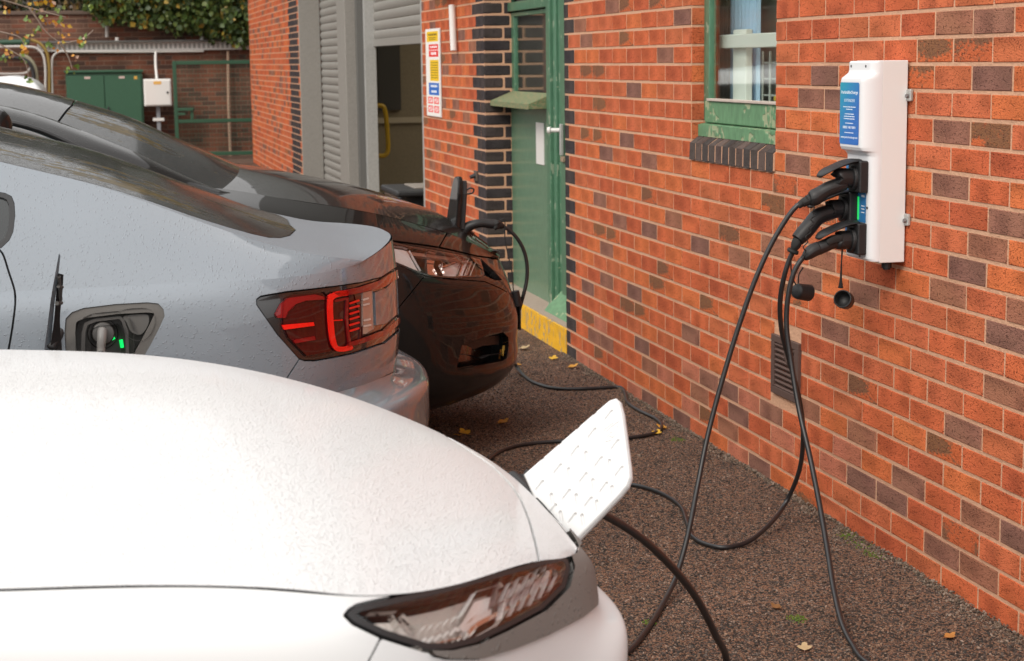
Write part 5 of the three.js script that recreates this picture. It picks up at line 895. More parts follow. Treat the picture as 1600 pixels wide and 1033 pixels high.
  part('latch_loop', tube([[-0.832, 0.979, -7.3], [-0.81, 0.992, -7.3], [-0.796, 0.986, -7.3], [-0.799, 0.973, -7.3], [-0.816, 0.968, -7.3], [-0.829, 0.968, -7.3]], 0.0035, { rad: 8 }), trimM, lid);
  part('hinge', [rod([-0.905, 0.848, -7.2], [-0.884, 0.821, -7.2], 0.014), rod([-0.869, 0.851, -7.22], [-0.856, 0.813, -7.22], 0.010), rod([-0.928, 0.838, -7.18], [-0.895, 0.811, -7.2], 0.016)], gloss, lid);
  // windscreen, pillars and roof
  const base = [[-1.765, 1.038, -6.72], [-1.863, 1.05, -6.66], [-1.939, 1.081, -6.66], [-2.073, 1.147, -6.665], [-2.2, 1.212, -6.675], [-2.336, 1.271, -6.7], [-2.515, 1.344, -6.72], [-2.649, 1.381, -6.73], [-3.2, 1.41, -6.74], [-3.9, 1.43, -6.75], [-4.7, 1.36, -6.78], [-5.1, 1.2, -6.80]];
  const bd = [0.20, 0.10, 0.06, 0.03, 0.015, 0.01, 0.0, 0, 0, 0, 0, 0], by = [0.012, 0.06, 0.085, 0.095, 0.098, 0.088, 0.075, 0.07, 0.065, 0.06, 0.05, 0.04];
  const cen = base.map((p, i) => [p[0] + bd[i], p[1] + by[i], zc]), qq = base.map((p, i) => [p[0] + bd[i] * 0.62, p[1] + by[i] * 0.78, mix(p[2], zc, 0.42)]);
  const roof = sheet([base, qq, cen, qq.map((p) => mirrorZ(p, zc)), base.map((p) => mirrorZ(p, zc))], 200, 60, 'xz', [0, 1, 0]);
  const seamX = outline([[-2.52, 0, -6.0], [-2.45, 0, -6.7], [-2.40, 0, -7.0], [-2.39, 0, zc], [-2.40, 0, -7.7], [-2.52, 0, -8.6], [0, 0, -8.6], [0, 0, -6.0]].map((p) => [p[0], 1, p[2]]), [0, -1, 0.0001]);
  const mossy = grimyGlass.clone(); mossy.bumpScale = 0.0004;
  part('windscreen', flatUV(cut(roof, grow(seamX, -0.004), 0.005), 'xz'), mossy, car);
  part('roof', flatUV(cut(roof, not(grow(seamX, 0.004)), 0.01), 'xz'), blackPaint, car);
  part('inner_roof', lift(roof, -0.02), trimM, car);
  const lineB = [[-1.756, 1.028, -6.66], [-1.868, 1.04, -6.6], [-1.944, 1.057, -6.595], [-2.077, 1.1, -6.59], [-2.27, 1.181, -6.585], [-2.382, 1.234, -6.585], [-2.513, 1.298, -6.59], [-2.645, 1.334, -6.6], [-3.2, 1.375, -6.60], [-3.9, 1.39, -6.61], [-4.7, 1.31, -6.64], [-5.1, 1.16, -6.68]];
  const pillar = sheet([base, base.map((p, i) => { const q = between(p, lineB[i], 0.5); q[1] += 0.008; q[2] += 0.012; return q; }), lineB], 140, 20, 'xy', [0, 0.5, 1]);
  part('roof_pillar', pillar, blackPaint, car);
  part('gutter_trim', swept(lineB.map((p) => [[p[0], p[1] - 0.004, p[2] + 0.001], 0.008, 0.009]), 8, 80), trimM, car);
  const belt = [[-1.5, 0.93, -6.58], [-1.68, 0.935, -6.53], [-1.8, 0.94, -6.50], [-2.0, 0.95, -6.48], [-2.3, 0.955, -6.465], [-2.5, 0.96, -6.46], [-2.75, 0.965, -6.455], [-2.95, 0.97, -6.455], [-3.2, 0.98, -6.455], [-3.9, 1.0, -6.455], [-4.7, 1.02, -6.47], [-5.1, 1.02, -6.52]];
  const sideG = sheet([lineB.map((p) => [p[0], p[1] - 0.008, p[2] - 0.004]), lineB.map((p, i) => { const q = between(p, belt[i], 0.5); q[2] += 0.012; return q; }), belt], 140, 20, 'xy', [0, 0, 1]);
  part('side_window', sideG, phys([0.02, 0.026, 0.026], { roughness: 0.06, clearcoat: 1, clearcoatRoughness: 0.02 }), car);
  part('window_strip', swept([[[-2.628, 1.306, -6.565], 0.006, 0.010], [[-2.527, 1.272, -6.56], 0.006, 0.012], [[-2.435, 1.23, -6.555], 0.004, 0.007]], 8, 20), mat([0.15, 0.15, 0.15], { roughness: 0.35 }), car);
  part('door_mirror', [swept([[[-2.694, 1.308, -6.3], 0.03, 0.05], [[-2.649, 1.306, -6.31], 0.05, 0.075], [[-2.627, 1.303, -6.32], 0.045, 0.065], [[-2.608, 1.294, -6.34], 0.012, 0.03]], 18, 20), rod([-2.646, 1.281, -6.34], [-2.633, 1.254, -6.48], 0.02)], blackPaintDry, car);
  // wiper cowl and the corner of the bonnet against the screen
  const cowl = part('wiper_cowl', swept([[[-1.761, 1.047, -6.76], 0.02, 0.012], [[-1.699, 1.032, -6.85], 0.035, 0.014], [[-1.623, 1.017, -7], 0.04, 0.012], [[-1.583, 1.012, -7.1], 0.03, 0.008]], 12, 20), trimM, car);
  part('wiper_arm', [swept([[[-1.678, 1.073, -7.35], 0.008, 0.005], [[-1.631, 1.041, -7.3], 0.018, 0.006], [[-1.583, 1.015, -7.2], 0.02, 0.008]], 10, 16), rod([-1.738, 1.056, -7.1], [-1.643, 1.02, -7], 0.008), rod([-1.726, 1.046, -6.95], [-1.633, 1.057, -7.2], 0.012, 0.008), rod([-1.751, 1.074, -7.5], [-1.652, 1.031, -7.5], 0.008)], trimM, cowl);
  // out of frame: flank, tail, wheels
  for (const s of [1, -1]) part('body_side', sheet([[-2.45, 0.888, 0.958], [-3.2, 0.89, 0.98], [-4.2, 0.89, 1.01], [-4.9, 0.86, 1.02], [-5.2, 0.7, 0.98]].map(([x, w, y1]) => [[x, 0.22, zc + s * (w - 0.04)], [x, 0.6, zc + s * w], [x, y1, zc + s * (w - 0.005)]]), 30, 20, 'xy', [0, 0, s]), blackPaintDry, car);
  part('tail_panel', sheet([[-5.1, 0.78], [-5.25, 0.0], [-5.1, -0.78]].map(([x, w]) => [[x, 0.3, zc + w], [x - 0.05, 0.7, zc + w], [x + 0.02, 1.1, zc + w * 0.9]]), 20, 20, 'xy', [-1, 0, 0]), blackPaintDry, car);
  part('underbody', box(-5.0, -1.35, 0.18, 0.4, zc - 0.7, zc + 0.7, 0.05), trimM, car);
  for (const x of [-1.72, -4.3]) for (const s of [1, -1]) wheel(car, x, 0.32, zc + s * 0.775, 0.32, s);
}
// ================================================================ the charging unit on the wall
const cableM = phys([0.016, 0.016, 0.017], { roughness: 0.42, clearcoat: 0.15, clearcoatRoughness: 0.4 });
const plugM = mat([0.015, 0.015, 0.016], { roughness: 0.5, bumpMap: GRAIN_BUMP, bumpScale: 0.0003 });
{
  const unit = thing('charging_unit', 'white wall-mounted vehicle charging unit with blue label and three black plugged-in connectors', 'charging point', [0, 1.2, -4.95]);
  const Z0 = -5.045, Z1 = -4.856, cover = phys([0.78, 0.785, 0.80], { roughness: 0.35, clearcoat: 0.3, clearcoatRoughness: 0.2 }), metal = mat([0.80, 0.80, 0.79], { roughness: 0.45 });
  part('back_box', [box(-0.087, -0.007, 0.913, 1.503, Z0, Z1, 0.0025)], metal, unit);
  // moulded cover: profile up the unit, rounded over from side to side
  const prof = [[0.918, 0.113], [0.925, 0.118], [1.19, 0.118], [1.226, 0.1185], [1.236, 0.126], [1.242, 0.139], [1.252, 0.144], [1.35, 0.144], [1.443, 0.144], [1.452, 0.142], [1.462, 0.128], [1.468, 0.120], [1.476, 0.1175], [1.497, 0.117], [1.502, 0.113]];
  const across = [[0, 0], [0.004, 0.55], [0.012, 0.88], [0.028, 1.0], [0.5, 1.0], [0.972, 1.0], [0.988, 0.88], [0.996, 0.55], [1, 0]];
  const seg = prof.length - 1, up = (t) => { const k = Math.min(seg - 1, Math.floor(t * seg)), s = t * seg - k; return [mix(prof[k][0], prof[k + 1][0], s), mix(prof[k][1], prof[k + 1][1], s)]; }, pos = [], idx = [], NY = 150, NA = 48, ac = across;
  const at = (t) => { let i = 0; while (i < ac.length - 2 && t > ac[i + 1][0]) i++; return mix(ac[i][1], ac[i + 1][1], clamp((t - ac[i][0]) / (ac[i + 1][0] - ac[i][0]))); };
  const edge = (t) => { const w = 0.024 / (Z1 - Z0), d = Math.min(t, 1 - t); return d >= w ? 1 : Math.sqrt(Math.max(0, 1 - (1 - d / w) ** 2)); };
  for (let j = 0; j <= NY; j++) { const [y, x] = up(j / NY); for (let i = 0; i <= NA; i++) { const s = i / NA, t = 0.5 - 0.5 * Math.cos(Math.PI * s), e = edge(t); pos.push(-mix(0.0865, x, e), y, mix(Z0, Z1, t)); } }
  for (let j = 0; j < NY; j++) for (let i = 0; i < NA; i++) { const a = j * (NA + 1) + i; idx.push(a, a + 1, a + NA + 1, a + 1, a + NA + 2, a + NA + 1); }
  for (const j of [0, NY]) { const c = pos.length / 3; pos.push(-0.087, j ? 1.502 : 0.918, (Z0 + Z1) / 2); for (let i = 0; i < NA; i++) { const a = j * (NA + 1) + i; idx.push(a, a + 1, c); } }
  const cg = new THREE.BufferGeometry(); cg.setAttribute('position', new THREE.Float32BufferAttribute(pos, 3)); cg.setIndex(idx); cg.computeVertexNormals(); flatUV(cg, 'zy');
  const cov = part('cover', cg, cover, unit);
  const screw = (y, z, x = 0.118) => part('screw', rod([-x + 0.002, y, z], [-x - 0.0015, y, z], 0.0045, 0.004, 12), mat([0.10, 0.10, 0.11], { roughness: 0.5, metalness: 0.5 }), cov);
  screw(1.487, -5.01, 0.117); screw(1.487, -4.905, 0.117); screw(1.205, -5.03); screw(1.20, -4.885); screw(0.945, -5.015); screw(0.928, -4.925); screw(1.075, -4.878);
  // printed label
  const cv = document.createElement('canvas'); cv.width = 512; cv.height = 928;
  const c = cv.getContext('2d'), gr = c.createLinearGradient(0, 0, 512, 300); gr.addColorStop(0, '#15a0b4'); gr.addColorStop(0.5, '#1f86ba'); gr.addColorStop(1, '#2a6cbc');
  c.fillStyle = gr; c.fillRect(0, 0, 512, 928);
  c.fillStyle = '#f4f8fb'; c.textAlign = 'center';
  const say = (s, y, px, bold) => { c.font = `${bold ? 'bold ' : ''}${px}px sans-serif`; c.fillText(s, 256, y, 450); };
  say('ParkndReCharge', 170, 62, true); say('EXTENDER', 290, 60); const line = (y, w, h = 13) => { for (let x = 256 - w / 2, k = 0; x < 256 + w / 2; k++) { const l = 18 + (k * 37) % 34; c.fillRect(x, y - h, Math.min(l, 256 + w / 2 - x), h); x += l + 8; } };
  line(372, 330); line(408, 170); line(478, 240); line(514, 280); line(550, 290); line(616, 210);
  say('0800 148 1001', 690, 52, true); line(758, 240); say('www.parkndrecharge.net', 835, 40, true);
  const lt = new THREE.CanvasTexture(cv); lt.colorSpace = THREE.SRGBColorSpace;
  const lab = (y0, y1, z0, z1, x, r) => {
    const w = z1 - z0, h = y1 - y0, s = new THREE.Shape(); s.moveTo(r, 0); s.lineTo(w - r, 0); s.quadraticCurveTo(w, 0, w, r); s.lineTo(w, h - r); s.quadraticCurveTo(w, h, w - r, h); s.lineTo(r, h); s.quadraticCurveTo(0, h, 0, h - r); s.lineTo(0, r); s.quadraticCurveTo(0, 0, r, 0);
    const g = new THREE.ShapeGeometry(s, 6), p = g.attributes.position, uv = g.attributes.uv; for (let i = 0; i < p.count; i++) uv.setXY(i, p.getX(i) / w, p.getY(i) / h);
    g.rotateY(-Math.PI / 2); g.translate(-x, y0, z0); return g;
  };
  part('label', lab(1.258, 1.44, -5.026, -4.888, 0.1447, 0.008), mat([1, 1, 1], { map: lt, roughness: 0.3 }), cov);
  const blueM = mat([0.035, 0.20, 0.46], { roughness: 0.3 });
  // three sockets: square frame, hinged lid lifted over the plug, small blue name plates
  const socket = (y, z, nm) => {
    const s = part('socket', [box(-0.146, -0.117, y - 0.046, y + 0.048, z - 0.043, z + 0.043, 0.006), turned([-0.144, y - 0.004, z], [-0.2, y - 0.004, z], [[0, 0.036], [0.010, 0.036], [0.012, 0.033], [0.012, 0.028]], 28)], plugM, unit);
    const lid = part('socket_lid', swept([[[-0.132, y + 0.047, z], 0.032, 0.006], [[-0.165, y + 0.045, z], 0.036, 0.008], [[-0.21, y + 0.030, z], 0.036, 0.007], [[-0.245, y + 0.013, z], 0.03, 0.006], [[-0.256, y + 0.003, z], 0.016, 0.005]], 16, 24), plugM, s);
    return s;
  };
  const s1 = socket(1.165, -4.915), s2 = socket(1.07, -4.985), s3 = socket(0.982, -4.92);
  part('name_plate', lab(1.12, 1.205, -5.034, -4.955, 0.1187, 0.004), blueM, s1);
  const np = part('name_plate', lab(1.03, 1.118, -4.945, -4.886, 0.1187, 0.004), blueM, s2);
  part('status_strip', box(-0.1205, -0.1188, 1.036, 1.104, -4.944, -4.934), new THREE.MeshStandardMaterial({ color: lin(0.03, 0.5, 0.12), emissive: lin(0.02, 0.8, 0.16), emissiveIntensity: 0.5, roughness: 0.4 }), s2);
  part('print', [1.105, 1.077, 1.068, 1.058].map((y, i) => box(-0.1192, -0.1188, y, y + (i ? 0.003 : 0.006), -4.918, -4.896)), mat([0.75, 0.82, 0.9]), np);
  part('name_plate', lab(0.945, 1.02, -5.034, -4.96, 0.1187, 0.004), blueM, s3);
  // fixing ears and gland
  part('bracket', [box(-0.012, -0.001, 1.385, 1.42, Z1 - 0.01, Z1 + 0.026, 0.004)], galvM, unit); part('bracket', [box(-0.012, -0.001, 1.022, 1.057, Z1 - 0.01, Z1 + 0.026, 0.004)], galvM, unit);
  for (const y of [1.4, 1.037]) part('fixing_bolt', rod([-0.014, y, Z1 + 0.015], [-0.02, y, Z1 + 0.015], 0.007, 0.006, 8), mat([0.25, 0.25, 0.26], { metalness: 0.7, roughness: 0.4 }), unit);
  part('gland', [rod([-0.05, 0.916, -4.885], [-0.05, 0.895, -4.885], 0.015), rod([-0.05, 0.905, -4.885], [-0.05, 0.89, -4.885], 0.011)], plugM, unit);
}
// ---------------------------------------------------------------- cables, each with its connectors and hanging caps
const GRP = 'black charging cables between the wall unit and the cars';
{
  const cb = thing('charging_cable', 'black cable from the topmost socket down to the tarmac under the white bumper', 'cable', [-0.9, 0, -4.6], GRP);
  part('lead', tube([[-0.284, 1.101, -4.93], [-0.316, 1.082, -4.935], [-0.369, 1.003, -4.95], [-0.424, 0.888, -4.96], [-0.474, 0.746, -4.97], [-0.529, 0.575, -4.97], [-0.583, 0.407, -4.95], [-0.632, 0.266, -4.9], [-0.686, 0.154, -4.82], [-0.745, 0.05, -4.748], [-0.838, 0.012, -4.596], [-0.951, 0.009, -4.392], [-1.059, 0.009, -4.228], [-1.2, 0.009, -4.12], [-1.45, 0.009, -4.22], [-1.55, 0.009, -4.7], [-0.905, 0.009, -6.554]], 0.0076, { seg: 260 }), cableM, cb);
  const h = part('connector', swept([[[-0.15, 1.161, -4.915], 0.027], [[-0.19, 1.160, -4.915], 0.027], [[-0.178, 1.153, -4.915], 0.024, 0.023], [[-0.213, 1.135, -4.918], 0.0225, 0.022], [[-0.245, 1.119, -4.922], 0.022, 0.0225], [[-0.273, 1.104, -4.926], 0.021, 0.023], [[-0.279, 1.103, -4.927], 0.018, 0.020]], 24, 60), plugM, cb);
  part('strain_relief', swept([[[-0.275, 1.104, -4.927], 0.0155], [[-0.286, 1.097, -4.929], 0.0145], [[-0.299, 1.091, -4.932], 0.012], [[-0.312, 1.08, -4.935], 0.0085]], 14, 20), rubber, h);
  for (let i = 0; i < 3; i++) part('grip_ring', turned([[-0.282, 1.1, -4.929], [-0.289, 1.095, -4.931], [-0.296, 1.091, -4.932]][i], [-0.323, 1.075, -4.94], [[0, 0.006], [0, 0.0155 - i * 0.001], [0.003, 0.0155 - i * 0.001], [0.003, 0.006]], 16), rubber, h);
  part('tether', tube([[-0.274, 1.09, -4.92], [-0.269, 1.077, -4.915], [-0.271, 1.065, -4.92], [-0.265, 1.054, -4.92], [-0.281, 1.044, -4.91], [-0.273, 1.032, -4.91], [-0.291, 1.02, -4.9], [-0.285, 1.007, -4.9], [-0.305, 0.995, -4.89], [-0.298, 0.98, -4.89], [-0.312, 0.966, -4.89], [-0.3, 0.951, -4.9], [-0.31, 0.931, -4.91]], 0.0017, { rad: 6, seg: 120 }), rubber, h);
}
{
  const cb = thing('charging_cable', 'black cable from the middle socket, hanging beside the wall then looping behind the white flap', 'cable', [-0.9, 0, -5.6], GRP);
  part('lead', tube([[-0.298, 0.956, -4.98], [-0.31, 0.929, -4.99], [-0.326, 0.87, -5], [-0.331, 0.791, -5.02], [-0.314, 0.698, -5.05], [-0.26, 0.577, -5.11], [-0.198, 0.44, -5.18], [-0.162, 0.323, -5.24], [-0.149, 0.193, -5.3], [-0.17, 0.074, -5.36], [-0.282, 0.035, -5.232], [-0.39, 0.012, -5.142], [-0.473, 0.009, -5.119], [-0.513, 0.009, -5.172], [-0.522, 0.009, -5.27], [-0.481, 0.009, -5.449], [-0.438, 0.009, -5.64], [-0.436, 0.009, -5.779], [-0.46, 0.009, -5.902], [-0.51, 0.009, -5.996], [-0.679, 0.009, -6.117], [-0.891, 0.009, -6.23], [-1.6, 0.009, -5.0], [-2.2, 0.02, -4.25], [-2.42, 0.25, -4.12], [-2.331, 0.756, -4.2], [-2.328, 0.816, -4.25], [-2.326, 0.856, -4.28], [-2.323, 0.885, -4.29]], 0.0076, { seg: 360 }), cableM, cb);
  const h = part('connector', swept([[[-0.15, 1.066, -4.985], 0.027], [[-0.185, 1.064, -4.985], 0.027], [[-0.177, 1.063, -4.985], 0.026, 0.025], [[-0.216, 1.049, -4.985], 0.025, 0.0245], [[-0.248, 1.023, -4.985], 0.024, 0.0245], [[-0.276, 0.993, -4.985], 0.023, 0.024], [[-0.292, 0.977, -4.985], 0.020, 0.021]], 24, 60), plugM, cb);
  part('strain_relief', swept([[[-0.29, 0.978, -4.985], 0.016], [[-0.298, 0.959, -4.985], 0.0145], [[-0.303, 0.948, -4.987], 0.010]], 14, 20), rubber, h);
  part('collar', turned([-0.303, 0.948, -4.987], [-0.31, 0.929, -4.99], [[0, 0.008], [0, 0.0165], [0.006, 0.0185], [0.011, 0.016], [0.011, 0.008]], 20), rubber, h);
  // its dust cap, hanging on a strap behind the third cable
  const cap = part('dust_cap', turned([-0.29, 0.821, -5], [-0.216, 0.807, -5.02], [[0, 0], [0, 0.021], [0.01, 0.024], [0.052, 0.0255], [0.054, 0.024], [0.054, 0.020], [0.03, 0.019], [0.03, 0]], 28), plugM, h);
  part('strap', tube([[-0.31, 0.929, -4.99], [-0.309, 0.89, -4.99], [-0.297, 0.854, -5], [-0.289, 0.84, -5]], 0.0022, { rad: 6 }), rubber, cap); part('strap', tube([[-0.282, 0.844, -5], [-0.283, 0.874, -4.99], [-0.275, 0.894, -4.98]], 0.0022, { rad: 6 }), rubber, cap);
  // the car end: plug in the saloon's hatch
  const p = part('vehicle_plug', turned([-2.32, 0.885, -4.345], [[-2.32, 0.885, -4.345][0] + 0.01, [-2.32, 0.885, -4.345][1] + 0.10, -3.345], [[-0.02, 0.02], [0.0, 0.026], [0.03, 0.027], [0.038, 0.0265], [0.041, 0.023], [0.043, 0]], 30), mat([0.06, 0.056, 0.052], { roughness: 0.45 }), cb);
  part('strain_relief', swept([[[-2.321, 0.898, -4.3], 0.0115], [[-2.323, 0.885, -4.285], 0.0115], [[-2.326, 0.856, -4.28], 0.010], [[-2.328, 0.814, -4.26], 0.009]], 12, 20), mat([0.19, 0.18, 0.17], { roughness: 0.35 }), p);
}
{
  const cb = thing('charging_cable', 'black cable from the lowest socket, leaving the picture and returning to the white car', 'cable', [-0.9, 0, -4.0], GRP);
  part('lead', tube([[-0.278, 0.95, -4.92], [-0.294, 0.937, -4.92], [-0.321, 0.898, -4.925], [-0.339, 0.831, -4.93], [-0.346, 0.736, -4.93], [-0.338, 0.623, -4.91], [-0.331, 0.487, -4.86], [-0.328, 0.36, -4.78], [-0.338, 0.241, -4.68], [-0.363, 0.142, -4.56], [-0.403, 0.075, -4.42], [-0.448, 0.03, -4.256], [-0.47, 0.012, -4.138], [-0.486, 0.009, -4.008], [-0.42, 0.009, -3.82], [-0.55, 0.009, -3.62], [-0.8, 0.009, -3.52], [-1.02, 0.012, -3.58], [-1.025, 0.206, -3.55], [-1.098, 0.323, -3.42], [-1.185, 0.452, -3.3], [-1.272, 0.552, -3.2], [-1.354, 0.631, -3.12], [-1.413, 0.676, -3.08], [-1.451, 0.702, -3.05], [-1.486, 0.725, -3.02], [-1.51, 0.738, -3]], 0.0078, { seg: 360 }), cableM, cb);
  const h = part('connector', swept([[[-0.15, 0.978, -4.92], 0.027], [[-0.185, 0.977, -4.92], 0.027], [[-0.161, 0.972, -4.92], 0.024, 0.022], [[-0.193, 0.975, -4.92], 0.022, 0.021], [[-0.223, 0.967, -4.92], 0.021, 0.0195], [[-0.254, 0.955, -4.92], 0.020, 0.019], [[-0.266, 0.95, -4.92], 0.018, 0.0175]], 24, 60), plugM, cb);
  part('grip_pad', swept([[[-0.185, 0.985, -4.897], 0.004, 0.010], [[-0.209, 0.984, -4.897], 0.004, 0.012], [[-0.233, 0.973, -4.898], 0.003, 0.008]], 12, 16), rubber, h);
  part('sleeve', swept([[[-0.252, 0.957, -4.92], 0.0205, 0.020], [[-0.274, 0.948, -4.92], 0.020, 0.020], [[-0.288, 0.937, -4.92], 0.016, 0.016], [[-0.298, 0.93, -4.92], 0.010, 0.010]], 16, 24), plugM, h);
  // dust cap hanging below the unit on its strap
  const cap = part('dust_cap', turned([[-0.178, 0.802, -4.94][0] + 0.03, [-0.178, 0.802, -4.94][1] - 0.01, -4.955], [[-0.178, 0.802, -4.94][0] - 0.04, [-0.178, 0.802, -4.94][1] + 0.02, -4.87], [[-0.005, 0], [-0.005, 0.026], [0.03, 0.0275], [0.036, 0.027], [0.036, 0.0225], [0.006, 0.021], [0.006, 0]], 30), plugM, h);
  part('strap', swept([[[-0.172, 0.953, -4.93], 0.0035, 0.0018], [[-0.174, 0.901, -4.93], 0.0035, 0.0018], [[-0.173, 0.853, -4.935], 0.0045, 0.0018], [[-0.171, 0.833, -4.94], 0.008, 0.003]], 8, 24), rubber, cap);
  part('vehicle_connector', swept([[[-1.581, 0.754, -3.12], 0.024], [[-1.549, 0.741, -3.1], 0.024], [[-1.52, 0.736, -3.05], 0.020], [[-1.497, 0.731, -3.01], 0.011]], 18, 30), plugM, cb);
}
{
  const cb = thing('charging_cable', 'black cable plugged into the black hatchback, hanging past its nose onto the tarmac', 'cable', [-0.6, 0, -6.8], GRP);
  part('lead', tube([[-0.703, 0.842, -7.2], [-0.676, 0.825, -7.2], [-0.641, 0.792, -7.2], [-0.612, 0.743, -7.2], [-0.596, 0.683, -7.2], [-0.597, 0.608, -7.2], [-0.614, 0.539, -7.2], [-0.63, 0.467, -7.22], [-0.643, 0.382, -7.25], [-0.652, 0.3, -7.25], [-0.373, 0.04, -8.394], [-0.362, 0.012, -8.276], [-0.353, 0.009, -8.056], [-0.293, 0.009, -7.9], [-0.196, 0.009, -7.862], [-0.09, 0.009, -7.855], [-0.006, 0.009, -7.847], [-0.016, 0.009, -7.732], [-0.078, 0.009, -7.461], [-0.081, 0.009, -7.28], [-0.066, 0.009, -7.088], [-0.094, 0.009, -6.93], [-0.163, 0.009, -6.817], [-0.28, 0.009, -6.761], [-0.429, 0.009, -6.753], [-0.595, 0.009, -6.777], [-0.731, 0.009, -6.755], [-0.837, 0.009, -6.664], [-0.909, 0.009, -6.544]], 0.0078, { seg: 320 }), cableM, cb);
  const h = part('connector', swept([[[-0.864, 0.806, -7.22], 0.024], [[-0.844, 0.835, -7.21], 0.024, 0.022], [[-0.817, 0.849, -7.2], 0.021, 0.019], [[-0.773, 0.852, -7.2], 0.020, 0.018], [[-0.738, 0.848, -7.2], 0.021, 0.020], [[-0.722, 0.846, -7.2], 0.020, 0.019], [[-0.695, 0.836, -7.2], 0.011]], 20, 50), plugM, cb);
  part('trigger', swept([[[-0.743, 0.856, -7.2], 0.012, 0.008], [[-0.724, 0.846, -7.19], 0.014, 0.018], [[-0.735, 0.828, -7.19], 0.010, 0.008]], 12, 12), rubber, h);
  part('tether', tube([[-0.713, 0.865, -7.18], [-0.696, 0.87, -7.18], [-0.691, 0.848, -7.18], [-0.692, 0.795, -7.18], [-0.682, 0.729, -7.18], [-0.666, 0.649, -7.17], [-0.662, 0.582, -7.17], [-0.659, 0.561, -7.17]], 0.0024, { rad: 6, seg: 60 }), rubber, h);
  part('dust_cap', [rod([-0.659, 0.57, -7.16], [-0.649, 0.508, -7.16], 0.02, 0.023, 20)], plugM, h);
}
